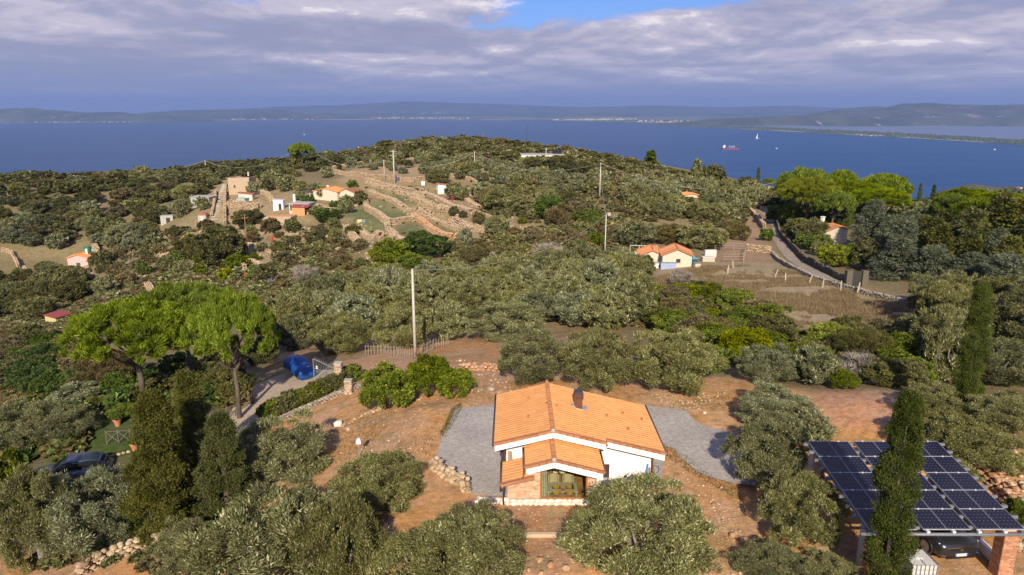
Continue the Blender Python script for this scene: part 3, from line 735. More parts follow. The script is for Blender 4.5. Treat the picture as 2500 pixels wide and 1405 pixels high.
# more single trees of the middle distance, from their outlines: (kind, centre x, lowest y, width, height, label, leaf)
MID = [
 ('citrus', 1175, 672, 135, 75, 'yellowish broadleaf tree at the top of the grey olive grove', 'russet'),
 ('twigs', 1338, 652, 88, 62, 'leafless grey bush above the olive grove', None),
 ('oak', 955, 665, 95, 85, 'rounded bright green tree in the thicket under the stone terraces', 'shrub'),
 ('oak', 1035, 640, 105, 78, 'tall green tree crowning the thicket under the terraces', 'citrus'),
 ('shrub', 930, 700, 85, 60, 'low yellow green bush at the foot of the terrace thicket', 'yellow'),
 ('shrub', 1010, 672, 90, 55, 'dense green bush between the thicket trees', 'shrub'),
 ('silver', 1137, 608, 34, 50, 'small narrow olive alone on bare terrace soil', None),
 ('shrub', 1100, 620, 30, 32, 'small dark bush under the last terrace wall', 'oak'),
 ('oak', 545, 665, 120, 115, 'largest dark holm oak beside the rusty iron pole', None),
 ('oak', 462, 640, 60, 60, 'smaller holm oak downhill of the rusty pole oak', None),
 ('oak', 610, 560, 75, 50, 'holm oak at the end of the long garden wall', None),
 ('citrus', 800, 546, 64, 40, 'round glossy fig tree below the long terracotta house', None),
 ('citrus', 570, 472, 30, 28, 'bright round tree in front of the square stone house', 'yellow'),
 ('olive', 655, 470, 45, 40, 'thin olive on the stone house forecourt', None),
 ('silver', 622, 478, 36, 34, 'silvery olive above the pale green metal shed', None),
 ('olive', 495, 515, 32, 34, 'olive before the grey flat roofed shed', None),
 ('oak', 882, 502, 34, 36, 'dark tree between long terracotta house and terraces', None),
 ('olive', 848, 504, 40, 26, 'olive beside the gable of the long terracotta house', None),
 ('olive', 770, 526, 44, 24, 'olive below the white terrace of the long house', None),
 ('citrus', 860, 464, 26, 24, 'small green tree at the gable of the long house', None),
 ('olive', 700, 470, 50, 40, 'olive above the white hut', None),
 ('silver', 796, 436, 28, 30, 'grey olive behind the long terracotta house', None),
 ('olive', 668, 448, 50, 32, 'olive beside the ramp of the square stone house', None),
 ('oak', 725, 415, 26, 50, 'dark tree at the foot of the lone stone pine', None),
 ('olive', 1110, 490, 48, 45, 'olive in front of the small white hut', None),
 ('olive', 1130, 492, 36, 36, 'olive shading the maroon water tank', None),
 ('olive', 1070, 450, 58, 36, 'olive with wide crown over the small white hut', None),
 ('silver', 1178, 480, 52, 36, 'olive on the edge of the orange soil field', None),
 ('olive', 1274, 462, 46, 38, 'dark round olive on the orange soil', None),
 ('silver', 1345, 472, 56, 42, 'grey olive on the orange soil beside the carob trees', None),
 ('silver', 1405, 475, 48, 30, 'low grey olive near the pale concrete pole', None),
 ('olive', 1215, 522, 90, 62, 'large olive at the head of the dark olive group', None),
 ('olive', 1270, 520, 70, 45, 'second olive of the dark group under the orange soil', None),
 ('oak', 1345, 540, 78, 62, 'dense dark carob tree in the middle of the hillside', 'citrus'),
 ('oak', 1395, 520, 60, 50, 'smaller carob tree beside the dense dark one', None),
 ('shrub', 1438, 548, 70, 40, 'green bush under the carob trees', 'shrub'),
 ('olive', 1300, 430, 60, 44, 'dark holm oak below the long flat roof', 'oak'),
 ('oak', 1370, 440, 90, 55, 'broad holm oak before the long flat roofed house', None),
 ('olive', 1215, 578, 66, 52, 'olive on the stony bank under the dark group', None),
 ('olive', 1235, 608, 52, 36, 'lower olive of the stony bank pair', None),
 ('shrub', 1275, 548, 22, 18, 'tiny yellow green bush on the stony bank', 'yellow'),
 ('shrub', 1107, 530, 24, 26, 'small bush on the terraces, first of two', 'oak'),
 ('shrub', 1131, 534, 20, 20, 'round little bush on the terraces, second of two', 'oak'),
 ('shrub', 1170, 552, 36, 34, 'half withered reddish bush at the end of a terrace wall', 'russet'),
 ('olive', 1553, 612, 96, 72, 'dark olive behind the twin tiled sheds', None),
 ('silver', 1630, 600, 92, 55, 'half bare olive with pale branches above the twin sheds', 'russet'),
 ('olive', 1718, 615, 112, 70, 'dense olive beside the wire animal pen', None),
 ('olive', 1520, 600, 50, 45, 'olive at the pole side of the twin sheds', None),
 ('silver', 1800, 590, 60, 50, 'thin grey olive near the lane wall', 'russet'),
 ('citrus', 1870, 590, 34, 32, 'small dark bush at the bend of the lane', None),
 ('citrus', 1573, 660, 40, 40, 'small green tree hiding the door of the first tiled shed', None),
 ('umbrella', 738, 412, 66, 62, 'lone stone pine on the ridge above the houses', None),
 ('cypress', 795, 414, 17, 22, 'clipped cypress, first of two on the ridge garden', None),
 ('cypress', 829, 420, 13, 28, 'clipped cypress, second of two on the ridge garden', None),
 ('conifer', 1588, 412, 46, 44, 'lone pine against the sea on the descending ridge', 'shrub'),
 ('conifer', 1698, 462, 42, 70, 'light green conifer rising over the ridge', 'olive'),
 ('oak', 1745, 465, 50, 60, 'dark rounded conifer beside the light one on the ridge', None),
 ('oak', 1722, 450, 26, 44, 'narrow dark tree between the two ridge conifers', None),
 ('oak', 1825, 470, 56, 38, 'dark oak under the thin ridge cypress', None),
 ('cypress', 1849, 455, 9, 46, 'thin cypress on the ridge against the sea', None),
 ('cypress', 1955, 425, 7, 16, 'cypress tip showing above the stone pine crowns', None),
 ('umbrella', 1875, 465, 30, 28, 'small stone pine beyond the ridge cable', None),
 ('cypress', 2241, 508, 11, 58, 'slim cypress beside the pine wood, first of two', None),
 ('cypress', 2273, 515, 13, 62, 'slim cypress beside the pine wood, second of two', None),
 ('citrus', 1930, 548, 84, 50, 'light green tree at the mouth of the lane', 'shrub'),
 ('oak', 1955, 575, 74, 44, 'grey green oak above the lane wall', 'olive'),
 ('citrus', 2040, 660, 90, 66, 'bright lime green tree overhanging the lane', 'yellow'),
 ('citrus', 1985, 615, 80, 44, 'green tree along the lane wall', 'shrub'),
 ('conifer', 2185, 640, 110, 84, 'dark green cypress wood tree behind the pink roof', None),
 ('conifer', 2290, 640, 100, 90, 'olive brown cypress wood tree in the middle of the wood', None),
 ('citrus', 2078, 640, 56, 46, 'small bright tree against the corner of the villa', 'shrub'), ('oak', 2045, 636, 54, 40, 'dark tree in front of the villa wall', None), ('olive', 2008, 628, 52, 38, 'olive before the gable of the villa', None), ('conifer', 2112, 632, 50, 52, 'narrow conifer at the villa wing', None),
 ('cedar', 2190, 690, 130, 110, 'silvery cedar over the dark garden gate', None),
 ('cedar', 2275, 700, 120, 105, 'second silvery cedar of the wood', None),
 ('cedar', 2370, 715, 120, 100, 'third silvery cedar of the wood, lower than its neighbours', None),
 ('cedar', 2450, 735, 130, 120, 'silvery cedar at the picture edge', None),
 ('oak', 2125, 665, 90, 80, 'dark tree filling the gap between lane tree and cedars', None),
 ('citrus', 440, 935, 110, 75, 'leafy shrub mass behind the stone pine trunks', None),
 ('oak', 540, 960, 110, 100, 'very dark shrub in the shade of the stone pines', None),
 ('citrus', 380, 950, 90, 60, 'glossy bush beside the first pine trunk', None),
 ('shrub', 305, 1030, 70, 45, 'bright green garden shrub on the lawn', 'shrub'),
 ('oak', 230, 960, 130, 110, 'grey brown bush under the low stone pine crown', 'brown'),
 ('citrus', 120, 940, 120, 80, 'green bush on the slope above the silver olives', 'oak'),
 ('shrub', 20, 960, 120, 90, 'dark bush at the picture edge above the silver olives', 'oak'),
 ('oak', 640, 900, 90, 80, 'shaded bush behind the blue covered car', None),
 ('shrub', 1740, 920, 90, 85, 'rounded bright green shrub next to the third dark olive', 'shrub'),
 ('twigs', 2100, 955, 130, 100, 'big bush of bare twisted twigs above the sandy terrace', None),
 ('twigs', 1660, 705, 60, 50, 'bare grey bush below the twin tiled sheds', None), ('twigs', 745, 700, 70, 55, 'bare purple grey bush on the slope above the stone pines', None), ('twigs', 2330, 560, 90, 50, 'bare grey tree top in the dark wood', None), ('twigs', 2060, 870, 90, 60, 'leafless bush at the edge of the bright thicket', None),
 ('shrub', 2060, 960, 60, 60, 'small bright shrub above the sandy terrace', 'shrub'),
 ('shrub', 2160, 960, 110, 90, 'brushwood bush beside the sandy terrace', 'oak'),
]
for q in MID:
    cat = 'shrub' if q[0] in ('shrub', 'twigs') else 'tree'
    if q[0] == 'cypress' or q[0] in ('umbrella',): spire(q[0], q[1], q[2] - q[4], q[2], q[3], q[5], leaf=q[6])
    else: ptree(*q[:6], leaf=q[6], cat=cat)
# the big stone pine wood beyond the lane, seen from above their crowns
def pinew(cx, ytop, ymid, w, Y, label, leaf=None):
    top = aty(cx, ytop, Y); g = float(tz(top[0], top[1])); m = (Y * CP - (top[2] - CAMH) * SP) / FPX
    return tree('umbrella', (top[0], top[1], g), w * m, float(top[2] - g), label, pxw=max(w, 60), leaf=leaf)
for q in [(1978, 434, 0, 150, 158, 'front stone pine of the wood, most yellow crown', 'yellow'), (1968, 417, 0, 125, 180, 'stone pine at the rear corner of the wood'),
          (2057, 420, 0, 75, 192, 'rearmost small stone pine of the wood'), (2080, 446, 0, 130, 168, 'stone pine in the middle of the wood'),
          (2165, 431, 0, 120, 172, 'broad stone pine at the cypress end of the wood'), (2150, 458, 0, 150, 158, 'darker stone pine in front of the broad one'),
          (2040, 470, 0, 100, 152, 'low stone pine above the roof aerial'),
          (2370, 462, 0, 150, 140, 'stone pine beyond the slim cypress pair'), (2450, 470, 0, 160, 128, 'stone pine crown at the picture edge'),
          (2400, 490, 0, 130, 122, 'lower stone pine crown between the two beyond the cypresses'), (2325, 480, 0, 90, 132, 'stone pine nearest the slim cypress pair')]:
    pinew(q[0], q[1], 0, q[3], q[4], q[5], q[6] if len(q) > 6 else None)
# groves and woods whose trees look alike: (outline, spacing m, [(kind, leaf, weight)], width range m, height factor, group, label, max)
fr = random.Random(5)
FILLED = []
def clear_of(x, y, r):
    for px_, py_, pr in PLACED:
        if (px_ - x) ** 2 + (py_ - y) ** 2 < (r * .5 + pr * .55) ** 2: return False
    return True
def fill(poly, space, kinds, wr, hf, label, group, nmax, cat='tree', tries=3000, avoid=(), namefix=None, thin=True):
    xs = [q[0] for q in poly]; ys = [q[1] for q in poly]; n = 0; pts = []
    for _ in range(tries):
        if n >= nmax: break
        px, py = fr.uniform(min(xs), max(xs)), fr.uniform(min(ys), max(ys))
        if not inpoly([px], [py], poly)[0] or any(inpoly([px], [py], a)[0] for a in avoid): continue
        p = hit(px, py); w = fr.uniform(*wr)
        if any((p[0] - a) ** 2 + (p[1] - b) ** 2 < space ** 2 for a, b in pts) or (thin and not clear_of(p[0], p[1], w)): continue
        pts.append((p[0], p[1])); kd, lf = fr.choices([(a, b) for a, b, c in kinds], [c for a, b, c in kinds])[0]
        o = tree(kd, p, w, w * hf * fr.uniform(.85, 1.2), label, leaf=lf, group=group, cat=cat, name=namefix); n += 1; FILLED.append((o, px, py, kd, lf, w))
    return n
K_OL = [('olive', None, 3), ('silver', None, 1)]
fill([(690, 770), (1000, 700), (1150, 690), (1500, 650), (1580, 700), (1560, 800), (1500, 830), (1240, 780), (1150, 790), (1110, 745), (700, 860)], 4.3, K_OL, (4.2, 5.9), .8, 'olive tree of the close grey green grove above the old concrete pole', 'olive grove above the concrete pole', 60)
fill([(1560, 750), (1700, 715), (1830, 755), (1890, 805), (1960, 860), (2200, 900), (2240, 950), (2010, 930), (1760, 880), (1700, 850), (1560, 790)], 1.7, [('shrub', None, 5), ('shrub', 'yellow', 1), ('shrub', 'oak', 2), ('shrub', 'brown', 1)], (2.4, 4.6), .7, 'bright green evergreen shrub of the thicket between olives and dry field', 'evergreen thicket shrubs', 75, 'shrub')
fill([(-60, 440), (200, 432), (520, 415), (530, 460), (470, 500), (440, 545), (230, 590), (0, 590), (-60, 560)], 6.0, [('oak', None, 4), ('olive', None, 3), ('citrus', 'oak', 1), ('oak', 'brown', 1)], (5, 9), .55, 'holm oak of the dark wood on the sea facing slope', 'holm oaks of the slope wood', 110)
fill([(530, 415), (700, 408), (860, 396), (860, 408), (700, 432), (540, 440)], 5.5, [('oak', None, 1)], (5, 7), .6, 'holm oak of the hedge behind the square stone house', 'holm oaks behind the stone house', 22)
fill([(20, 550), (200, 520), (390, 560), (330, 618), (240, 598), (100, 612), (20, 606)], 6, [('silver', None, 2), ('olive', None, 1)], (6, 9), .7, 'silvery olive on the slope above the pink hut', 'silvery olives above the pink hut', 24)
fill([(-20, 690), (120, 668), (200, 690), (230, 720), (180, 770), (-20, 800)], 4.5, [('olive', None, 2), ('oak', None, 1), ('shrub', 'oak', 1)], (5, 7.5), .7, 'dark olive on the slope below the pink hut', 'olives below the pink hut', 24)
fill([(1030, 402), (1150, 396), (1300, 415), (1450, 445), (1500, 480), (1440, 478), (1320, 462), (1180, 448), (1060, 438)], 5.6, [('silver', None, 3), ('olive', None, 2)], (4.2, 6.0), .7, 'grey olive in the rows on the upper orange field', 'olives of the upper field', 46)
fill([(1540, 462), (1660, 455), (1850, 470), (1830, 520), (1760, 545), (1560, 530), (1520, 500)], 3.9, K_OL, (4.4, 6.4), .7, 'grey olive in the grove below the ridge cable', 'olives below the ridge cable', 75, avoid=[[(1655, 470), (1725, 470), (1730, 530), (1650, 530)]])
fill([(1160, 500), (1240, 480), (1420, 495), (1480, 540), (1420, 560), (1300, 540)], 5, [('olive', None, 2), ('oak', None, 1), ('shrub', 'brown', 1)], (4, 7), .7, 'olive of the dark group in the middle of the hillside', 'mid hillside olives', 18)
fill([(1060, 680), (1250, 650), (1480, 655), (1480, 700), (1250, 700)], 4, K_OL + [('shrub', 'oak', 1)], (3.5, 5.5), .75, 'small olive along the upper rim of the grove', 'olives on the grove rim', 18)
fill([(2100, 610), (2230, 600), (2480, 600), (2560, 650), (2560, 720), (2300, 690), (2130, 650)], 4.2, [('conifer', None, 3), ('cedar', None, 3), ('oak', None, 1)], (5, 7.5), 1.15, 'cypress wood tree on the slope under the stone pines', 'wood under the stone pines', 46)
fill([(1890, 545), (1960, 530), (2090, 570), (2110, 640), (2070, 650), (1960, 600)], 4.5, [('citrus', 'shrub', 2), ('oak', None, 2), ('olive', None, 1)], (4.5, 7), .85, 'leafy tree of the row along the lane wall', 'trees along the lane wall', 14, avoid=[[(1985, 560), (2100, 560), (2100, 650), (1985, 640)]])
fill([(2280, 760), (2520, 760), (2560, 960), (2440, 900), (2250, 900)], 3.6, [('olive', None, 3), ('oak', None, 2)], (4.5, 6.5), .9, 'dark olive on the slope behind the slim tall cypress', 'olives behind the slim cypress', 18)
fill([(0, 830), (150, 860), (330, 960), (260, 990), (100, 960), (0, 930)], 3, [('oak', None, 1), ('shrub', 'brown', 2), ('shrub', 'citrus', 2)], (3.5, 5), .7, 'dense bush on the slope behind the silver olives', 'bushes behind the silver olives', 26, 'shrub')
fill([(230, 960), (520, 930), (620, 960), (560, 1000), (420, 985), (300, 1000)], 2.4, [('citrus', None, 2), ('oak', None, 2)], (2.4, 4), .7, 'shaded garden shrub around the stone pine trunks', 'shrubs under the stone pines', 16, 'shrub')
fill([(420, 560), (620, 560), (860, 560), (900, 660), (690, 690), (440, 680), (240, 720), (240, 640)], 6, [('shrub', 'oak', 3), ('shrub', None, 1), ('shrub', 'brown', 2), ('olive', None, 1)], (2.5, 5), .75, 'scattered bush on the abandoned terraces below the houses', 'bushes on the abandoned terraces', 60, 'shrub')
fill([(1450, 560), (1560, 540), (1500, 640), (1300, 640), (1250, 590)], 4, [('shrub', 'brown', 2), ('olive', None, 1), ('shrub', 'shrub', 1)], (2.5, 4.5), .75, 'bush on the stony slope above the leafless grey bush', 'bushes on the stony slope', 16, 'shrub')
fill([(560, 430), (735, 425), (735, 450), (860, 520), (760, 530), (700, 460)], 7, [('olive', None, 2), ('citrus', None, 1)], (3, 4.6), .75, 'garden tree among the hillside houses', 'garden trees among the houses', 16)
fill([(2060, 820), (2260, 830), (2300, 890), (2150, 890)], 3.4, [('shrub', 'brown', 2), ('shrub', 'oak', 1)], (2, 3.6), .7, 'dry bush at the edge of the fallow field', 'dry bushes by the fallow field', 16, 'shrub')
fill([(820, 400), (1010, 393), (1100, 404), (1100, 430), (1010, 430), (850, 412)], 6.5, [('silver', None, 2), ('olive', None, 2), ('oak', None, 1)], (3.2, 4.8), .75, 'small olive on the upper field', 'small olives of the upper field', 22)
# masses nobody could count: far maquis, undergrowth, dry grass
LOD[5] = (110, .42, .26)
def mass(name, label, cat, poly, n, wr, hf, kinds, lod, minsp=0., seed=1, avoid=()):
    rs = np.random.RandomState(seed); xs = [q[0] for q in poly]; ys = [q[1] for q in poly]; items = {}; got = 0
    base = {}
    for _ in range(n * 6):
        if got >= n: break
        px, py = rs.uniform(min(xs), max(xs)), rs.uniform(min(ys), max(ys))
        if not inpoly([px], [py], poly)[0] or any(inpoly([px], [py], a)[0] for a in avoid): continue
        p = hit(px, py); kd, lf = kinds[rs.randint(len(kinds))]; w = rs.uniform(*wr); k = rs.randint(4)
        if (kd, k) not in base: base[(kd, k)] = crown_arrays(kd, lod, k + 11)
        items.setdefault(lf or kd, []).append((p, w, w * hf * rs.uniform(.8, 1.2), rs.uniform(0, 6.28), (kd, k))); got += 1
    for lf, L in items.items():
        VV = []; n0 = 0; FF = []
        for p, w, h, a, key in L:
            V, F = base[key]; c, s = math.cos(a), math.sin(a)
            X = np.c_[(V[:, 0] * c - V[:, 1] * s) * w + p[0], (V[:, 0] * s + V[:, 1] * c) * w + p[1], V[:, 2] * h + p[2] - .08 * h]
            VV.append(X); FF.append(F + n0); n0 += len(V)
        o = link(name, new_mesh(name, np.concatenate(VV), np.concatenate(FF)), LEAF[lf]); tag(o, label, cat, kind='stuff')
mass('maquis_woodland', 'dark evergreen maquis covering the hilltop in front of the sea', 'woodland', [(690, 402), (850, 380), (960, 354), (1050, 341), (1180, 344), (1400, 376), (1500, 392), (1600, 420), (1700, 455), (1560, 452), (1440, 425), (1270, 398), (1000, 390), (860, 396)],
     950, (3.6, 7), .5, [('oak', None), ('oak', None), ('oak', 'brown'), ('olive', None)], 4, seed=3)
mass('maquis_woodland', 'dark evergreen maquis along the left ridge above the sea', 'woodland', [(-60, 442), (150, 438), (300, 434), (520, 414), (700, 402), (700, 412), (520, 424), (300, 440), (-60, 452)], 260, (5, 8.5), .5, [('oak', None), ('oak', None), ('citrus', 'oak')], 4, seed=4)
mass('maquis_woodland', 'dark maquis falling away beyond the lane and the stone pines', 'woodland', [(1640, 462), (1760, 462), (1900, 480), (2060, 500), (2250, 500), (2500, 500), (2600, 500), (2600, 560), (2240, 545), (2050, 520), (1900, 505), (1760, 478)], 330, (4, 6.5), .5, [('oak', None), ('olive', None), ('conifer', None)], 4, seed=15)
mass('maquis_woodland', 'mixed maquis on the ridge descending behind the upper olive grove', 'woodland', [(1440, 425), (1560, 425), (1760, 460), (1900, 480), (1900, 500), (1840, 480), (1640, 462), (1500, 455)], 170, (3.5, 5.5), .55, [('oak', None), ('olive', None), ('oak', 'brown')], 4, seed=5)
UND = [('shrub', 'brown'), ('shrub', 'brown'), ('shrub', 'olive'), ('shrub', 'olive'), ('shrub', 'oak')]
mass('undergrowth', 'low brown and green scrub covering the left hillside', 'undergrowth', [(-60, 800), (0, 700), (240, 720), (420, 660), (640, 700), (700, 760), (640, 790), (300, 760), (170, 900), (-60, 930)], 1150, (1.2, 2.8), .45, UND, 5, seed=6)
mass('undergrowth', 'loose scrub on the terraces below the houses', 'undergrowth', [(430, 560), (640, 570), (800, 560), (860, 620), (900, 690), (690, 720), (430, 680), (250, 660), (300, 590)], 620, (1.1, 2.5), .5, UND, 5, seed=7, avoid=[[(600, 570), (670, 570), (670, 650), (590, 650)]])
mass('undergrowth', 'scrub and brambles between the olive groves', 'undergrowth', [(1110, 590), (1330, 560), (1560, 540), (1560, 700), (1100, 720), (900, 700), (900, 670), (1080, 650)], 560, (1.2, 2.8), .55, UND, 5, seed=8)
mass('undergrowth', 'scrub along the dry slope beside the lane', 'undergrowth', [(1560, 700), (1700, 700), (1850, 760), (2100, 850), (2300, 880), (2240, 910), (1990, 870), (1850, 800), (1560, 750)], 80, (.8, 1.8), .5, UND[:4], 5, seed=9)
mass('undergrowth', 'low grey green brush between the upper olive groves', 'undergrowth', [(1160, 440), (1440, 440), (1560, 455), (1860, 470), (1860, 500), (1800, 560), (1560, 540), (1400, 560), (1160, 530)], 520, (1.2, 3.), .5, [('shrub', 'olive'), ('shrub', 'brown'), ('shrub', 'oak'), ('shrub', 'brown')], 5, seed=16)
mass('undergrowth', 'weedy clumps along the stone edges of the terraces', 'undergrowth', [(840, 500), (900, 450), (1160, 450), (1200, 560), (1080, 620), (960, 600), (860, 580)], 70, (.5, 1.2), .45, [('shrub', 'brown'), ('shrub', 'olive')], 5, seed=17)
mass('undergrowth', 'weeds and brush under the near olive grove', 'undergrowth', [(690, 770), (1000, 700), (1560, 660), (1560, 800), (1240, 800), (1130, 780), (700, 860)], 260, (1., 2.4), .5, [('shrub', 'brown'), ('shrub', 'oak')], 5, seed=10)
mass('undergrowth', 'garden undergrowth below the stone pines', 'undergrowth', [(-60, 950), (160, 830), (420, 930), (600, 930), (600, 990), (300, 1010), (200, 1120), (-60, 1130)], 330, (.8, 2.), .55, [('shrub', 'oak'), ('shrub', 'citrus'), ('shrub', 'brown')], 5, seed=11, avoid=[[(230, 1000), (420, 970), (480, 1000), (330, 1110), (180, 1120)]])
mass('undergrowth', 'weeds around the trunks of the big near olives', 'undergrowth', [(0, 1380), (300, 1310), (600, 1240), (900, 1280), (900, 1400), (300, 1400)], 90, (.6, 1.3), .5, [('shrub', 'brown'), ('shrub', 'oak')], 5, seed=12)
def grass(name, label, poly, n, h, w, c0, c1, mname, seed, avoid=()):
    rs = np.random.RandomState(seed); xs = [q[0] for q in poly]; ys = [q[1] for q in poly]
    # spread evenly on the ground: sample in world coordinates inside the outline
    corners = np.array([hit(*q)[:2] for q in poly]); lo, hi = corners.min(0), corners.max(0)
    X = rs.uniform(lo[0], hi[0], n * 3); Y = rs.uniform(lo[1], hi[1], n * 3); Z = tz(X, Y); a, b = project(X, Y, Z)
    ok = inpoly(a, b, poly)
    for q in avoid: ok &= ~inpoly(a, b, q)
    ok &= fbm(X, Y, 3.5, 3, seed) > -.12
    X, Y, Z = X[ok][:n], Y[ok][:n], Z[ok][:n]; m = len(X)
    g = rs.normal(size=(m, 3)) * .45; g[:, 2] = 1; g /= np.linalg.norm(g, axis=1)[:, None]
    s = np.c_[rs.normal(size=(m, 2)), np.zeros(m)]; s /= np.linalg.norm(s, axis=1)[:, None]
    H = (h * rs.uniform(.5, 1.4, m))[:, None]; P = np.c_[X, Y, Z - .03]
    V = np.stack([P + s * w * .7, P + g * H, P - s * w * .7], 1).reshape(-1, 3)
    tag(link(name, new_mesh(name, V, np.arange(3 * m).reshape(-1, 3)), mat_leaf(mname, c0, c1, None, .3, .8, .1)), label, 'grass', kind='stuff')
HS = (1200, 925, 1640, 1240)
grass('dry_grass', 'tall dry grass on the fallow field beside the lane', [(1560, 690), (1700, 652), (1900, 648), (2060, 700), (2230, 755), (2330, 820), (2250, 880), (1960, 860), (1880, 800), (1740, 730)], 70000, .5, .04, (.24, .175, .09), (.48, .37, .22), 'dry_grass_blades', 21)
grass('dry_grass', 'dry grass on the slope by the pale thin pole', [(1300, 560), (1450, 560), (1560, 600), (1560, 690), (1380, 690), (1270, 640)], 22000, .7, .055, (.17, .115, .055), (.34, .25, .13), 'dry_grass_blades', 22)
grass('dry_grass', 'dry weeds on the abandoned terraces', [(250, 640), (430, 560), (640, 560), (860, 540), (920, 650), (650, 720), (240, 760)], 26000, .7, .07, (.15, .11, .045), (.30, .23, .11), 'dry_grass_blades', 23)
grass('dry_grass', 'short straw on the red ground before the house', [(600, 1250), (930, 1080), (1000, 1000), (1060, 1100), (1050, 1230), (1400, 1235), (1410, 1405), (600, 1405)], 9000, .13, .012, (.22, .14, .06), (.42, .29, .15), 'dry_grass_blades', 24, avoid=[[(1060, 990), (1240, 980), (1240, 1215), (1060, 1215)]])
grass('weeds', 'small green weeds on the red bank', [(740, 1060), (900, 950), (1180, 930), (1210, 980), (1100, 1000), (1050, 1110), (850, 1130)], 3500, .14, .022, (.05, .07, .02), (.13, .15, .045), 'weed_blades', 25)
grass('weeds', 'green weeds creeping over the red earth behind the house', [(1640, 985), (1780, 965), (1800, 1010), (1700, 1000), (1620, 1010)], 900, .12, .022, (.05, .07, .03), (.11, .13, .05), 'weed_blades', 26)
grass('weeds', 'weeds fringing the outer edge of the gravel terrace', [(1052, 1110), (1105, 995), (1125, 985), (1128, 1000), (1085, 1075), (1068, 1120)], 1500, .16, .022, (.06, .08, .02), (.16, .17, .06), 'weed_blades', 28)
grass('weeds', 'weeds and straw along the edges of the gravel parking', [(1620, 1085), (1660, 1105), (1735, 1160), (1800, 1190), (1790, 1215), (1690, 1160), (1620, 1110)], 1500, .14, .02, (.09, .09, .03), (.22, .19, .08), 'weed_blades', 29)
grass('grass', 'mown lawn under the stone pines', [(190, 1110), (240, 1010), (400, 975), (480, 985), (400, 1040), (330, 1100), (260, 1130)], 12000, .12, .02, (.04, .075, .01), (.13, .20, .03), 'lawn_blades', 27)
# ------------------------------------------------------------------ drives, gravel, lane
def gravel_mat(name, a, b, sc=9.):
    t = NT(name); p = t.pos()
    v = t.n('ShaderNodeTexVoronoi', {'Vector': p, 'Scale': sc}); s = t.n('ShaderNodeSeparateColor', {0: v.outputs['Color']}).outputs
    n = t.noise(.5, 5., .6, p)
    c = t.mix(s[0], a + (1,), b + (1,)); c = t.mix(t.math('MULTIPLY', t.step(n, .35, .7), .35), c, tuple(x * .72 for x in a) + (1,))
    return t.bsdf(c, .95, t.math('ADD', s[1], t.noise(40., 2., .5, p)), .8, .03, Specular_IOR_Level=.15)
GRAVEL = gravel_mat('grey_gravel', (.35, .305, .27), (.50, .45, .405))
TRACK = gravel_mat('tan_gravel', (.40, .30, .21), (.56, .44, .33))
def sheet(name, px, mat, z=.025):
    v = [atz(x, y, z) for x, y in px]; m = MB(); m.add(v, [tuple(range(len(v)))[::-1]])
    me = m.mesh(name); bm = bmesh.new(); bm.from_mesh(me); bm.normal_update()
    if bm.faces[:][0].normal.z < 0: bmesh.ops.reverse_faces(bm, faces=bm.faces[:])
    bm.to_mesh(me); bm.free(); return tag(link(name, me, mat), kind='structure')
sheet('gravel_terrace', [(1113, 998), (1140, 994), (1216, 990), (1300, 990), (1300, 1212), (1235, 1212), (1150, 1207), (1143, 1170), (1100, 1148), (1063, 1126), (1066, 1105), (1080, 1068), (1098, 1030)], GRAVEL, .03)
sheet('gravel_parking', [(1560, 985), (1610, 996), (1655, 998), (1705, 1012), (1745, 1020), (1785, 1050), (1830, 1090), (1930, 1110), (1930, 1150), (1840, 1185), (1790, 1180), (1735, 1165), (1700, 1150), (1665, 1118), (1640, 1092), (1625, 1090), (1614, 1180), (1560, 1180)], GRAVEL, .03)
def strip(name, L, Rr, mat, lift=.05, sub=2.0, cross=6, kind='structure'):
    A = np.array([hit(*q) for q in L]); B = np.array([hit(*q) for q in Rr]); out = []
    for i in range(len(A) - 1):
        n = max(1, int(np.linalg.norm(A[i + 1] - A[i]) / sub))
        for k in range(n + (i == len(A) - 2)):
            f = k / n; a = A[i] * (1 - f) + A[i + 1] * f; b = B[i] * (1 - f) + B[i + 1] * f
            row = [a * (1 - c) + b * c for c in np.linspace(0, 1, cross)]
            out.append([(q[0], q[1], float(max(tz(q[0], q[1]), max(tz(q[0] + e, q[1] + g) for e, g in ((.3, 0), (-.3, 0), (0, .3), (0, -.3))) - .05)) + lift) for q in row])
    V = np.array(out).reshape(-1, 3); me = new_mesh(name, V, grid_faces(cross, len(out)))
    return tag(link(name, me, mat), kind=kind)
strip('lane', [(1848, 513), (1868, 529), (1886, 556), (1886, 586), (1910, 621), (1939, 647), (1968, 665), (2010, 684), (2056, 697)], [(1880, 517), (1886, 534), (1896, 560), (1912, 590), (1940, 624), (1972, 650), (2000, 664), (2034, 681), (2070, 694)], gravel_mat('lane_concrete', (.30, .24, .18), (.40, .33, .26), 3.), .06)
strip('driveway', [(850, 900), (800, 905), (745, 905), (690, 915), (625, 940), (580, 985), (545, 1030)], [(872, 945), (838, 950), (775, 958), (705, 990), (645, 1022), (610, 1046), (585, 1062)], TRACK, .05, 1.)

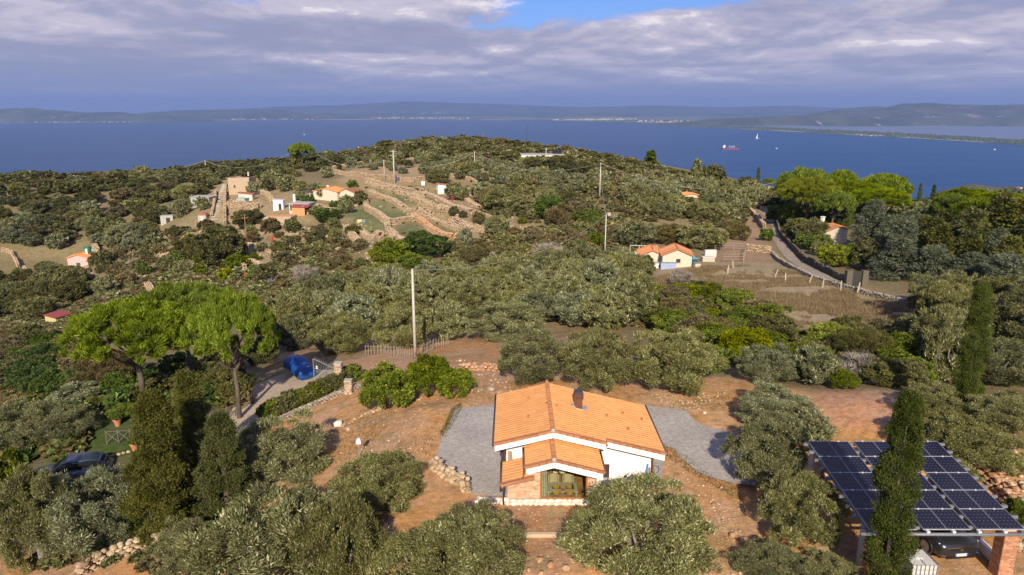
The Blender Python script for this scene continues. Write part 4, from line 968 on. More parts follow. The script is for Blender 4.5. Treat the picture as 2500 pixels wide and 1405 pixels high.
# ------------------------------------------------------------------ stone work
def rock_meshes(n, seed):
    out = []
    for i in range(n):
        bm = bmesh.new(); bmesh.ops.create_icosphere(bm, subdivisions=1, radius=.5); r = random.Random(seed + i)
        for v in bm.verts: v.co *= r.uniform(.82, 1.22); v.co.z *= .9; v.co.x = max(-.5, min(.5, v.co.x)); v.co.y = max(-.48, min(.48, v.co.y)); v.co.z = max(-.42, min(.42, v.co.z))
        me = bpy.data.meshes.new('stone'); bm.to_mesh(me); bm.free(); out.append(me)
    return out
def stone_mat(name, a, b):
    t = NT(name); r = t.math('FRACT', t.math('ADD', t.orand(), t.island())); n = t.noise(7., 5., .65, t.pos())
    c = t.mix(t.step(r, 0, 1), a + (1,), b + (1,)); c = t.mix(t.math('MULTIPLY', t.step(n, .45, .7), .5), c, tuple(x * .55 for x in a) + (1,))
    return t.bsdf(c, .95, n, .6, .03, Specular_IOR_Level=.15)
ST_TAN = stone_mat('tan_stone', (.33, .225, .135), (.56, .42, .275)); ST_RED = stone_mat('reddish_stone', (.42, .22, .12), (.60, .38, .22))
ST_WHITE = stone_mat('white_limestone', (.66, .58, .48), (.80, .74, .66)); ST_GREY = stone_mat('grey_stone', (.24, .20, .155), (.42, .35, .27))
ROCKS = {}
def rocks(mat):
    if mat.name not in ROCKS:
        ROCKS[mat.name] = rock_meshes(6, hash(mat.name) % 100 if 0 else sum(map(ord, mat.name)))
        for m in ROCKS[mat.name]: m.materials.append(mat)
    return ROCKS[mat.name]
ROCKV = [(np.array([v.co[:] for v in m.vertices]), np.array([p.vertices[:] for p in m.polygons])) for m in rock_meshes(6, 900)]
wr = random.Random(77)
def wall_run(pts, h, th, s, rnd=.25, ragged=.2, base=None, rows=None):
    """list of (centre, size, yaw) for the stones of a dry wall along a ground polyline"""
    out = []
    P = [np.array(q, float) for q in pts]
    for a, b in zip(P[:-1], P[1:]):
        L = math.hypot(*(b - a)[:2])
        if L < .05: continue
        yaw = math.atan2(b[1] - a[1], b[0] - a[0]); nx, ny = -math.sin(yaw), math.cos(yaw)
        rws = max(1, int(round(h / (s * .62)))); cols = max(1, int(L / s)); ths = max(1, int(round(th / s)))
        for r in range(rws):
            for c in range(cols):
                for q in range(ths):
                    if r == rws - 1 and wr.random() < ragged: continue
                    if 0 < r < rws - 1 and 0 < q < ths - 1: continue
                    f = (c + .5 + (.5 if r % 2 else 0)) / cols + wr.uniform(-.1, .1) / cols
                    if f > 1.02: continue
                    off = (q - (ths - 1) / 2) * s * .9 + wr.uniform(-.06, .06) * s - (r * .04 * s)
                    x, y = a[0] + (b[0] - a[0]) * f + nx * off, a[1] + (b[1] - a[1]) * f + ny * off
                    z = (float(tz(x, y)) if base is None else base) + (r + .38) * s * .62
                    k = wr.uniform(1 - rnd, 1 + rnd) * s
                    out.append(((x, y, z), (k * 1.28, k * 1.05, s * .78 * wr.uniform(.85, 1.2)), yaw + wr.uniform(-.25, .25)))
    return out
def stones_joined(name, L, mat, parent=None, origin=(0, 0, 0)):
    VV, FF = [], []; n = 0
    for i, (c, s, yaw) in enumerate(L):
        V, F = ROCKV[i % 6]; q = V * np.array(s); co, si = math.cos(yaw), math.sin(yaw)
        VV.append(np.c_[q[:, 0] * co - q[:, 1] * si + c[0] - origin[0], q[:, 0] * si + q[:, 1] * co + c[1] - origin[1], q[:, 2] + c[2] - origin[2]]); FF.append(F + n); n += len(V)
    return tag(link(name, new_mesh(name, np.concatenate(VV), np.concatenate(FF)), mat, parent), kind='stuff')
def stone_parts(L, mat, parent, origin, limit=300, name='stone'):
    ms = rocks(mat); L = sorted(L, key=lambda q: q[0][1]); k = 0
    for i, (c, s, yaw) in enumerate(L[:limit]):
        o = link(name, ms[i % 6], None, parent); o.location = (c[0] - origin[0], c[1] - origin[1], c[2] - origin[2]); o.scale = s; o.rotation_euler = (wr.uniform(-.1, .1), wr.uniform(-.1, .1), yaw)
    if len(L) > limit: stones_joined(name + 's', L[limit:], mat, parent, origin)
def drywall(label, pxs, h, th, s, mat, single=False, name='dry_stone_wall', cat='stone wall', base=None, world=None, ragged=.2, limit=300):
    pts = world if world is not None else [hit(*q) for q in pxs]
    if world is None and len(pts) > 1:      # follow the ground closely
        q = [pts[0]]
        for a, b in zip(pts[:-1], pts[1:]):
            n = max(1, int(np.linalg.norm(b - a) / 4))
            q += [a + (b - a) * (i + 1) / n for i in range(n)]
        pts = q
    o = tuple(float(v) for v in pts[0]); t = thing(name, label, cat, o)
    L = wall_run(pts, h, th, s, base=base, ragged=ragged)
    if single: stone_parts(L, mat, t, o, limit)
    else: stones_joined('stones', L, mat, t, o)
    return t
for lab, pp, h in [
    ('top dry stone wall of the green terraces, curving under the twin power poles', [(895, 448), (930, 461), (960, 469), (986, 476), (1023, 484)], 1.1),
    ('second dry stone wall of the green terraces, descending beside the scree', [(1004, 489), (1032, 498), (1060, 508), (1106, 520)], 1.1),
    ('third dry stone wall of the green terraces, crossing their middle', [(903, 472), (927, 484), (949, 491), (978, 508), (1001, 521), (1032, 522), (1056, 526)], 1.2),
    ('longest dry stone wall, curving below the upper green terraces', [(890, 491), (899, 517), (921, 528), (943, 546), (958, 550), (995, 543), (1014, 541)], 1.4),
    ('reddish dry stone wall on the lower right of the green terraces', [(1008, 533), (1034, 548), (1053, 565), (1079, 580), (1106, 585)], 1.3),
    ('lowest dry stone wall of the terrace with the blue and yellow junk', [(875, 563), (893, 581), (930, 580)], 1.2),
    ('short dry stone wall beneath the lowest green plot', [(958, 570), (968, 585), (995, 598)], 1.0),
    ('collapsed dry stone wall below the small white hut', [(1028, 467), (1060, 484), (1106, 508), (1150, 520)], 1.0),
    ('high field wall behind the double power pole', [(816, 424), (875, 432), (964, 441), (1010, 446)], 1.7),
    ('field wall between orange soil and olive rows', [(1010, 440), (1050, 440), (1090, 447)], 1.2),
    ('heaped stone bank at the foot of the upper grey olives', [(1088, 434), (1120, 431), (1150, 442), (1165, 452)], 1.5),
    ('long pale stone wall on the crest of the orange field', [(812, 412), (850, 406), (900, 398), (940, 400), (1000, 392), (1040, 390), (1100, 388)], 1.1),
    ('stone bank with rubble under the dark mid hillside olives', [(1160, 520), (1190, 530), (1220, 545), (1250, 560)], 1.0),
    ('rubble line in the stony clearing above the olive grove', [(1300, 560), (1325, 572), (1350, 590)], .8),
    ('low stone wall climbing from the thin pole to the concrete base', [(1440, 530), (1475, 545), (1510, 558)], 1.0),
    ('stone wall of the wire animal pen', [(1822, 612), (1850, 616), (1880, 618)], 1.3),
    ('grey wall along the upper bend of the lane', [(1830, 518), (1848, 535), (1866, 560)], 1.3),
    ('pale wall at the head of the lane', [(1815, 508), (1832, 507), (1848, 509)], 1.8),
    ('short stone terrace wall beside the green water tank', [(232, 604), (238, 618), (244, 632)], 1.6),
    ('second stone terrace end uphill of the green water tank', [(275, 593), (281, 604), (287, 616)], 1.6),
    ('third stone terrace end above the scrub slope', [(316, 578), (323, 590), (331, 603)], 1.6),
    ('stone terrace walls left of the pink hut', [(5, 615), (30, 622), (40, 640), (46, 655)], 1.4),
    ('stone wall under the bare brown plot by the blue barrel', [(60, 660), (70, 675), (85, 690)], 1.4),
    ('stone parapet before the pink hut', [(120, 658), (165, 655), (215, 656)], .9),
    ('stone wall behind the wooden garden shed', [(575, 648), (590, 658), (600, 664)], 1.6),
    ('curving stone wall beside the wooden garden shed', [(611, 648), (640, 660), (669, 675)], 1.6),
    ('stone garden wall stepping down from the stone house', [(551, 471), (551, 510), (551, 553)], 1.8),
    ('retaining wall of the pale green shed yard', [(556, 507), (595, 509), (634, 511)], 1.7),
    ('stone wall beside the long straight path', [(527, 470), (524, 500), (518, 533)], 1.2),
    ('stone wall of the ramp beside the square stone house', [(640, 438), (665, 452), (688, 468)], 1.5),
    ('vineyard edge wall left of the green terraces', [(845, 560), (856, 575), (870, 590), (880, 600)], 1.2),
    ('small broken wall on the abandoned vineyard terrace', [(740, 605), (790, 600), (830, 612)], .7)]:
    wide = 'green' in lab or 'longest' in lab or 'terrace with' in lab or 'collapsed' in lab
    drywall(lab, pp, h * (1.15 if wide else 1), 1.9 if wide else .9, .46 if h > 1 else .36, ST_TAN if 'reddish' not in lab else ST_RED)
for lab, pp, h in [
    ('stone edge between the two upper green strips of the terraces', [(893, 440), (930, 452), (970, 463), (1010, 470), (1040, 480)], 1.0),
    ('stone edge dropping through the middle of the green strips', [(1014, 478), (1024, 490), (1045, 500), (1080, 520)], 1.0),
    ('broken stone edge above the lowest bright plot', [(1015, 525), (1040, 530), (1070, 545), (1110, 560), (1150, 566)], 1.1),
    ('stone edge beside the bare brown plot of the terraces', [(945, 553), (955, 575), (966, 590)], 1.2),
    ('pale collapsed wall climbing toward the orange field', [(1120, 470), (1135, 485), (1150, 500), (1170, 510)], 1.0),
    ('stone terrace edge under the small bushes', [(1100, 545), (1130, 552), (1160, 560), (1200, 575)], 1.0),
    ('stone edge of the orange field beside the carobs', [(1290, 478), (1330, 485), (1370, 492), (1420, 500)], .9),
    ('upper stone edge of the orange soil field', [(1180, 425), (1220, 430), (1260, 440), (1300, 450)], .9),
    ('stone wall in front of the long terracotta house', [(770, 505), (800, 512), (840, 516), (870, 508)], 1.1),
    ('stone wall behind the white hut yard', [(636, 470), (660, 485), (668, 500)], 1.3),
    ('pale retaining wall along the low house garden', [(640, 540), (690, 556), (720, 560), (760, 566)], 1.1),
    ('crumbling terrace edge above the abandoned vineyard', [(700, 575), (740, 582), (790, 585), (835, 590)], .8),
    ('crumbling terrace edge in the middle of the scrub slope', [(350, 640), (400, 630), (440, 618), (480, 612)], 1.0),
    ('pale terrace edge above the rusty iron pole', [(440, 590), (480, 575), (520, 566), (560, 562)], 1.0),
    ('short pale wall in the brown scrub slope', [(360, 700), (368, 712), (374, 730)], 1.2),
    ('pale path edge below the pink hut terrace', [(260, 690), (290, 680), (320, 668)], .8),
    ('rubble bank beside the garden of the low house', [(600, 600), (640, 605), (668, 620)], .8)]:
    drywall(lab, pp, h, 1.5, .42, ST_TAN)
drywall('low wall with leaning posts along the lower side of the lane', [(1885, 622), (1930, 655), (1985, 683), (2060, 706), (2130, 725), (2210, 744)], .8, .5, .30, ST_GREY)
ST_DARK = stone_mat('mossy_stone', (.10, .085, .06), (.19, .155, .11))  # shade of the overhanging trees put into the stone colour
drywall('retaining wall on the wood side of the lane, darkened for tree shade', [(1896, 548), (1903, 575), (1930, 605), (1975, 645), (2040, 680), (2078, 695)], 1.2, .4, .40, ST_DARK)
drywall('low dry wall between the hedge of the driveway and the red bank', [(655, 1042), (700, 1022), (760, 996), (820, 970), (880, 948)], .45, .5, .22, ST_GREY, single=True, ragged=.1)
drywall('line of rubble with a pale boulder on the red bank', [(785, 1062), (830, 1045), (880, 1020), (940, 993), (990, 978), (1030, 976)], .22, .6, .24, ST_TAN, single=True, ragged=.35)
drywall('rubble retaining wall under the big olives at the picture corner', [(185, 1420), (240, 1382), (300, 1356), (360, 1335), (420, 1318), (470, 1300)], .75, .5, .30, ST_TAN, single=True)
drywall('tumbled stone row between the junipers and the big olive', [(480, 1293), (540, 1276), (600, 1278), (650, 1262)], .4, .5, .27, ST_TAN, single=True, ragged=.4)
def wpts(*q): return [np.array([x, y, float(tz(x, y))]) for x, y in q]
drywall('curved dry stone corner wall at the end of the gravel terrace', None, .75, .75, .30, ST_TAN, single=True, world=wpts((-4.1, 33.2), (-3.3, 32.1), (-2.3, 31.3), (-2.2, 30.6)), name='corner_wall')
drywall('fitted reddish stone wall behind the carport', None, 1.15, .35, .30, ST_RED, single=True, world=wpts((15.2, 32.2), (16.8, 32.15), (18.4, 32.3), (20.6, 32.6)), name='retaining_wall', base=0.05, ragged=.0)
drywall('orange stone bank rising to the right of the carport', None, .8, .9, .38, ST_RED, single=True, world=wpts((22.2, 27.5), (22.4, 29.5), (22.2, 31.5), (22.6, 33.5)), name='stone_bank', ragged=.3)
drywall('bank of reddish rocks above the track bend', [(1128, 905), (1165, 903), (1200, 905), (1240, 908)], .55, .8, .32, ST_RED, single=True, ragged=.4, name='stone_bank')
drywall('white limestone retaining wall in line with the house plinth', None, .3, .35, .28, ST_WHITE, single=True, world=wpts((-1.75, 29.75), (-.3, 29.72)), name='low_stone_wall', base=0., ragged=0)
rub = []; gy, gx = np.gradient(GZ); SX = gx / np.gradient(AX)[None, :]; SY = gy / np.gradient(AY)[:, None]; SL = np.hypot(SX, SY)
for poly, n in ((Z_TERR, 5200), (Z_TERR_L, 1500)):
    ok_ = inpoly(PXG, PYG, poly) & (SL > .42); jj, ii = np.nonzero(ok_); rr = np.random.RandomState(5)
    if len(jj):
        pick = rr.randint(0, len(jj), n)
        for q in pick:
            x = AX[ii[q]] + rr.uniform(-2.2, 2.2); y = AY[jj[q]] + rr.uniform(-1.2, 1.2); s_ = rr.uniform(.25, .6); rub.append(((x, y, float(tz(x, y)) + s_ * .25), (s_ * 1.3, s_, s_ * .9), rr.uniform(0, 6)))
tag(stones_joined('terrace_stones', rub, ST_TAN), 'crumbled dry stone edges of the hillside terraces', 'stones')
# loose boulders
def boulder(px, py, w, label, mat=ST_TAN, group=None):
    p = hit(px, py); s = w * mpp(p); o = link('boulder', rocks(mat)[wr.randrange(6)]); o.location = (p[0], p[1], p[2] + s * .25); o.scale = (s, s * .85, s * .7); o.rotation_euler = (0, 0, wr.uniform(0, 6))
    return tag(o, label, 'boulder', group)
boulder(826, 1040, 26, 'pale boulder, largest on the red bank', ST_WHITE); boulder(850, 1052, 15, 'small boulder downhill of the large pale one'); boulder(812, 1062, 13, 'reddish boulder before the large pale one', ST_RED)
boulder(1200, 955, 22, 'flat grey rock beside the house track', ST_GREY)
for i, (x, y, w, l) in enumerate([(1318, 1372, 20, 'rock at the top of the group on the lower terrace'), (1345, 1385, 26, 'widest rock of the lower terrace group'), (1382, 1392, 24, 'rock nearest the large round olive'), (1400, 1372, 18, 'rock tucked under the round olive'), (1290, 1395, 15, 'small rock at the edge of the feathery olive'), (1322, 1403, 17, 'rock cut by the lower picture edge'),
                               (1790, 1312, 22, 'whitish rock on the red slope beside the carport olives'), (1815, 1325, 26, 'larger red rock by the whitish one'), (1835, 1345, 20, 'rock at the foot of the carport olives'), (1720, 1010, 9, 'white stone on the gravel parking'), (2100, 1360, 30, 'red rock pile behind the tall bushy cypress')]):
    boulder(x, y, w, l, ST_RED if 'red' in l or i < 6 else ST_WHITE)
rl = []
for poly, n, s0, s1 in [([(740, 1080), (900, 970), (1180, 940), (1080, 1000), (1050, 1150), (870, 1180)], 260, .04, .13), ([(1060, 1240), (1400, 1235), (1400, 1405), (1000, 1405)], 180, .04, .11), ([(1610, 1100), (1700, 1160), (1800, 1200), (1850, 1405), (1640, 1405), (1600, 1200)], 330, .04, .12),
                        ([(560, 1290), (900, 1230), (1000, 1300), (700, 1405), (400, 1405)], 260, .05, .16), ([(1100, 880), (1240, 890), (1250, 960), (1120, 960)], 120, .06, .2), ([(2400, 1100), (2500, 1080), (2520, 1350), (2480, 1350)], 140, .1, .3), ([(940, 455), (1160, 500), (1150, 530), (1000, 500)], 260, .2, .6), ([(1245, 550), (1340, 560), (1340, 610), (1250, 600)], 220, .15, .5),
                        ([(600, 560), (840, 600), (860, 660), (640, 640)], 240, .15, .45), ([(440, 540), (560, 520), (560, 560), (440, 590)], 160, .15, .5), ([(1560, 965), (1780, 960), (1800, 1000), (1640, 1000)], 160, .05, .14)]:
    xs = [q[0] for q in poly]; ys = [q[1] for q in poly]; k = 0
    while k < n:
        x, y = wr.uniform(min(xs), max(xs)), wr.uniform(min(ys), max(ys))
        if not inpoly([x], [y], poly)[0]: continue
        p = hit(x, y); s = wr.uniform(s0, s1) * (1 if wr.random() > .1 else 1.6); rl.append(((p[0], p[1], p[2] + s * .2), (s * 1.2, s, s * .7), wr.uniform(0, 6))); k += 1
tag(stones_joined('loose_stones', rl, ST_TAN), 'loose pale stones strewn over the bare earth', 'stones')
pebbles = []
for x0, y0, x1, y1, n in [(-4.2, 28, 9, 29.4, 0)]: pass

# ------------------------------------------------------------------ the tiled house in front
PLASTER = mat_plain('white_plaster', (.84, .79, .73), .9, .05, 1.2, .004)
def tile_mat(name, a, b, c):
    t = NT(name); r = t.math('FRACT', t.math('ADD', t.orand(), t.island())); n = t.noise(1.6, 5., .6, t.pos())
    cc = t.mix(t.step(r, 0, 1), a + (1,), b + (1,)); cc = t.mix(t.math('MULTIPLY', t.step(n, .45, .7), .35), cc, c + (1,))
    return t.bsdf(cc, .8, t.noise(60., 3., .6, t.pos()), .3, .01, Specular_IOR_Level=.2)
TILE = tile_mat('orange_tile', (.66, .30, .105), (.74, .35, .125), (.60, .27, .10))
TILEB = tile_mat('brown_verge_tile', (.34, .135, .06), (.42, .18, .085), (.30, .13, .06))
OLDTILE = tile_mat('weathered_tile', (.30, .12, .06), (.50, .21, .095), (.36, .22, .14))
NEWTILE = tile_mat('bright_tile', (.58, .22, .07), (.68, .28, .10), (.50, .22, .10))
COPPER = mat_plain('brown_metal', (.14, .055, .035), .45, .15, 4.)
DARKM = mat_plain('dark_metal', (.045, .045, .05), .5, .15, 4.)
ZINC = mat_plain('lead_flashing', (.30, .31, .33), .5, .2, 6.)
WOOD = mat_plain('varnished_wood', (.34, .12, .025), .5, .2, 6.)
CONC = mat_plain('concrete', (.42, .37, .31), .9, .15, 2., .01)
HO = (1.9, 29.66, 0.)
house = thing('tiled_house', 'white house with orange tiled roofs, brick porch wall and large dining window', 'house', HO)
S1, S2 = .25, .27; A1, A2 = math.atan(S1), math.atan(S2)
def zm(x): return 3.5 - S1 * abs(x - 1.9)
def ze(x): return 2.93 - S2 * abs(x - 1.86)
def zl(x): return 2.36 - .265 * (.98 - x)
# walls: the front one leaves the dining opening free
m = MB()
m.prism([(-.27, 0), (1.0, 0), (1.0, zm(1.0) - .14), (-.27, zm(-.27) - .14)], 31.2, 31.45)
m.prism([(1.0, 2.3), (3.7, 2.3), (3.7, zm(3.7) - .14), (1.9, 3.36), (1.0, zm(1.0) - .14)], 31.2, 31.45)
m.prism([(3.7, 0), (6.72, 0), (6.72, zm(6.72) - .14), (3.7, zm(3.7) - .14)], 31.2, 31.45)
m.prism([(-.27, 0), (6.72, 0), (6.72, zm(6.72) - .14), (1.9, 3.36), (-.27, zm(-.27) - .14)], 35.35, 35.6)
m.box(-.27, -.02, 31.45, 35.35, 0, zm(-.27) - .16); m.box(6.47, 6.72, 31.45, 35.35, 0, zm(6.72) - .16)
wall_o = m.build('wall', PLASTER, house, HO)
def slab(pts, th):
    lo = [(x, y, z - th) for x, y, z in pts]; return lo, pts
m = MB()
m.hexa(*slab([(-.82, 30.2, zm(-.82)), (1.9, 30.2, 3.5), (1.9, 36, 3.5), (-.82, 36, zm(-.82))], .1))
m.hexa(*slab([(1.9, 30.2, 3.5), (4.38, 30.2, zm(4.38)), (4.38, 36, zm(4.38)), (1.9, 36, 3.5)], .1))
m.hexa(*slab([(4.38, 30.52, zm(4.38)), (7.22, 30.52, zm(7.22)), (7.22, 36, zm(7.22)), (4.38, 36, zm(4.38))], .1))
roof = m.build('roof', PLASTER, house, HO)
m = MB(); m.hexa(*slab([(.60, 28.45, ze(.6)), (1.86, 28.45, 2.93), (1.86, 31.4, 2.93), (.60, 31.4, ze(.6))], .09))
m.hexa(*slab([(1.86, 28.45, 2.93), (4.07, 28.45, ze(4.07)), (4.07, 31.4, ze(4.07)), (1.86, 31.4, 2.93)], .09))
proof = m.build('porch_roof', PLASTER, house, HO)
m = MB(); m.hexa(*slab([(-.42, 28.0, zl(-.42)), (.98, 28.0, 2.36), (.98, 29.98, 2.36), (-.42, 29.98, zl(-.42))], .09))
lroof = m.build('lean_to_roof', PLASTER, house, HO)
def barge(f, xa, xb, xr, yf, hgt=.33, drop=.02):
    xs = [xa] + ([xr] if xa < xr < xb else []) + [xb]
    return MB().prism([(x, f(x) - drop - hgt) for x in xs] + [(x, f(x) - drop) for x in xs][::-1], yf - .05, yf + .02)
barge(zm, -.80, 4.36, 1.9, 30.18).build('barge_board', PLASTER, house, HO)
barge(zm, 4.44, 7.2, 1.9, 30.50).build('barge_board', PLASTER, house, HO)
barge(ze, .64, 4.03, 1.86, 28.43, .34).build('barge_board', PLASTER, house, HO)
barge(zl, -.40, .96, 9, 27.98, .07).build('barge_board', PLASTER, house, HO)
MB().box(4.30, 4.40, 30.2, 30.5, zm(4.4) - .34, zm(4.4) - .02).build('barge_return', PLASTER, house, HO)
# single roof tiles: a flat pan with a roll, 0.345 along the slope, 0.24 across
TV = []
for xx, zo in ((0, .006), (.36, .032)):
    for yy, zz_ in ((0, 0), (.13, 0), (.155, .018), (.20, .025), (.242, .006)): TV.append((xx, yy, zo + zz_))
TV += [(.36, 0, .0), (.36, .242, .0)]
TF = [(i, i + 5, i + 6, i + 1) for i in range(4)] + [(10, 11, 9, 8, 7, 6, 5)]
tile_me = bpy.data.meshes.new('roof_tile'); tile_me.from_pydata(TV, [], TF); tile_me.update(); tile_me.materials.append(TILE)
tiles = []      # (parent, location, side, angle)
def lay(parent, f, xr, xe, y0, y1, ang, side, skip=None):
    n = int(math.ceil(abs(xe - xr) / math.cos(ang) / .345 - .15)); ny = int(round((y1 - y0) / .24)); wy = (y1 - y0) / ny
    step = abs(xe - xr) / n
    for i in range(n):
        for j in range(ny):
            x = xr + side * step * i; y = y0 + wy * (j + (1 if side < 0 else 0)); yc = y0 + wy * (j + .5)
            if skip and skip(x + side * .17, yc): continue
            tiles.append((parent, (x, y, f(x) + .004), side, ang, step / math.cos(ang) / .345, wy / .24))
NOTCH = lambda x, y: x > 4.36 and y < 30.52 or (3.10 < x < 3.66 and 33.42 < y < 33.95)
lay(proof, ze, 1.86, .60, 28.45, 30.75, A2, -1); lay(proof, ze, 1.86, 4.07, 28.45, 30.75, A2, 1)
lay(lroof, zl, .98, -.42, 28.0, 29.98, math.atan(.265), -1, lambda x, y: x > .62 and y > 28.35)
lay(roof, zm, 1.9, -.82, 30.2, 36.0, A1, -1); lay(roof, zm, 1.9, 7.22, 30.2, 36.0, A1, 1, NOTCH)
tiles.sort(key=lambda q: (q[0] is roof, q[1][1]))
vv, ff = [], []
tvn = np.array(TV)
for k, (par, loc, side, ang, sx, sy) in enumerate(tiles):
    mt = (Matrix.Rotation(ang, 4, 'Y') if side > 0 else Matrix.Rotation(-ang, 4, 'Y') @ Matrix.Rotation(math.pi, 4, 'Z')) @ Matrix.Diagonal((sx, sy, 1, 1))
    l = Vector((loc[0] - HO[0], loc[1] - HO[1], loc[2] - HO[2]))
    if k < 300:
        o = link('roof_tile', tile_me, None, par); o.matrix_local = Matrix.Translation(l) @ mt
    else:
        b = len(vv); vv += [tuple((mt @ Vector(q)) + l) for q in TV]; ff += [tuple(b + i for i in q) for q in TF]
me = bpy.data.meshes.new('roof_tiles'); me.from_pydata(vv, [], ff); me.update(); tag(link('roof_tiles', me, TILE, roof), kind='stuff')
# stepped brown verge tiles, ridge tiles
vt = MB().box(0, .37, -.07, .09, -.085, .035).mesh('verge_tile'); vt.materials.append(TILEB)
def verge(parent, f, xr, xe, yf, ang, side):
    n = int(math.ceil(abs(xe - xr) / math.cos(ang) / .345 - .15)); step = abs(xe - xr) / n
    for i in range(n):
        x = xr + side * step * i
        o = link('verge_tile', vt, None, parent); mt = Matrix.Rotation(ang - .07, 4, 'Y') if side > 0 else Matrix.Rotation(-(ang - .07), 4, 'Y') @ Matrix.Rotation(math.pi, 4, 'Z')
        o.matrix_local = Matrix.Translation(Vector((x - HO[0], yf - HO[1] - .03, f(x) + .012 + .003 * (i % 2)))) @ mt
verge(roof, zm, 1.9, -.82, 30.2, A1, -1); verge(roof, zm, 1.9, 4.36, 30.2, A1, 1); verge(roof, zm, 4.42, 7.22, 30.52, A1, 1)
verge(proof, ze, 1.86, .6, 28.45, A2, -1); verge(proof, ze, 1.86, 4.07, 28.45, A2, 1); verge(lroof, zl, .98, -.42, 28.0, math.atan(.265), -1)
rt = MB()
rt_v = []
for yy, r in ((0, .105), (.40, .125)):
    for a in range(7): t_ = math.pi * a / 6; rt_v.append((math.cos(t_) * r, yy, math.sin(t_) * r * .85))
rt.add(rt_v, [(i, i + 1, i + 8, i + 7) for i in range(6)] + [(0, 1, 2, 3, 4, 5, 6)[::-1], (7, 8, 9, 10, 11, 12, 13)])
rt_me = rt.mesh('ridge_tile'); rt_me.materials.append(tile_mat('ridge_tile_clay', (.50, .20, .085), (.60, .26, .11), (.45, .2, .1)))
def ridge_tiles(parent, x, z, y0, y1):
    y = y0; i = 0
    while y < y1 - .1:
        o = link('ridge_tile', rt_me, None, parent); o.location = (x - HO[0], y - HO[1], z + .01); y += .375; i += 1
        o.rotation_euler = (0, 0, math.pi); o.location.y += .375
    c = MB().rev([(.0, -.02), (.11, -.02), (.11, .05), (.07, .1), (.0, .11)], (x, y0 - .06, z + .02), 10); c.build('ridge_end_cap', CONC, parent, HO)
ridge_tiles(roof, 1.9, 3.5, 30.2, 36.0); ridge_tiles(proof, 1.86, 2.93, 28.45, 30.75)
# gutters and pipes
def gut(name, pts, r=.055, mat=COPPER): return MB().tube(pts, r, 8).build(name, mat, house, HO, smooth=True)
gut('gutter', [(-.88, 30.12, zm(-.82) - .04), (-.88, 36.05, zm(-.82) - .02)], .06, DARKM); gut('gutter', [(7.29, 30.45, zm(7.22) - .04), (7.29, 36.05, zm(7.22) - .02)], .06, DARKM)
gut('gutter', [(.53, 28.38, ze(.6) - .02), (.53, 30.25, ze(.6))], .06, COPPER); gut('gutter', [(4.14, 28.38, ze(4.07) - .02), (4.14, 30.35, ze(4.07))], .06, COPPER)
gut('gutter', [(-.49, 27.94, zl(-.42) - .02), (-.49, 30.0, zl(-.42))], .055, COPPER)
gut('downpipe', [(.53, 28.42, ze(.6) - .06), (.53, 28.30, 2.26), (.45, 28.05, 2.24), (-.44, 27.93, 2.02), (-.50, 27.96, 1.92), (-.50, 28.1, 1.6), (-.4, 29.5, .9), (-.4, 29.5, .1)], .045)
gut('downpipe', [(-.84, 30.9, 2.72), (-.5, 31.15, 2.62), (-.36, 31.25, 2.35), (-.36, 31.25, .1)], .05); gut('downpipe', [(4.40, 30.3, 2.9), (4.42, 30.2, 2.75), (4.2, 30.35, 2.45), (4.15, 30.4, 2.35)], .05)
gut('downpipe', [(7.25, 31.0, 2.1), (6.9, 31.3, 1.95), (6.82, 31.35, 1.6), (6.82, 31.35, .1)], .045)
# chimney
ch = MB().box(3.19, 3.58, 33.5, 33.89, 2.9, 3.62).build('chimney', COPPER, house, HO)
cp = MB()
for k in range(4): cp.box(3.15 - .01 * (k % 2), 3.62 + .01 * (k % 2), 33.46, 33.93, 3.62 + k * .075, 3.62 + k * .075 + .05)
cp.box(3.20, 3.57, 33.51, 33.88, 3.62, 3.95); cp.build('cowl', COPPER, ch, HO); MB().box(3.17, 3.60, 33.48, 33.91, 3.93, 4.02).build('cap', DARKM, ch, HO)
MB().box(3.03, 3.19, 33.55, 33.85, zm(3.1) + .03, zm(3.1) + .07).box(3.58, 3.82, 33.42, 33.84, zm(3.7) + .03, zm(3.7) + .08).build('flashing', ZINC, ch, HO)
for px, py in [(1290, 974), (1334, 986), (1359, 992), (1290, 1018), (1482, 1016), (1521, 1010), (1567, 1024), (1534, 1048)]:
    p = atz(px, py, 3.0)
    for _ in range(6): p = atz(px, py, zm(p[0]) + .05)
    MB().box(p[0] - .05, p[0] + .04, p[1] - .07, p[1] + .07, p[2] - .02, p[2] + .07).build('roof_vent', TILEB, roof, HO)
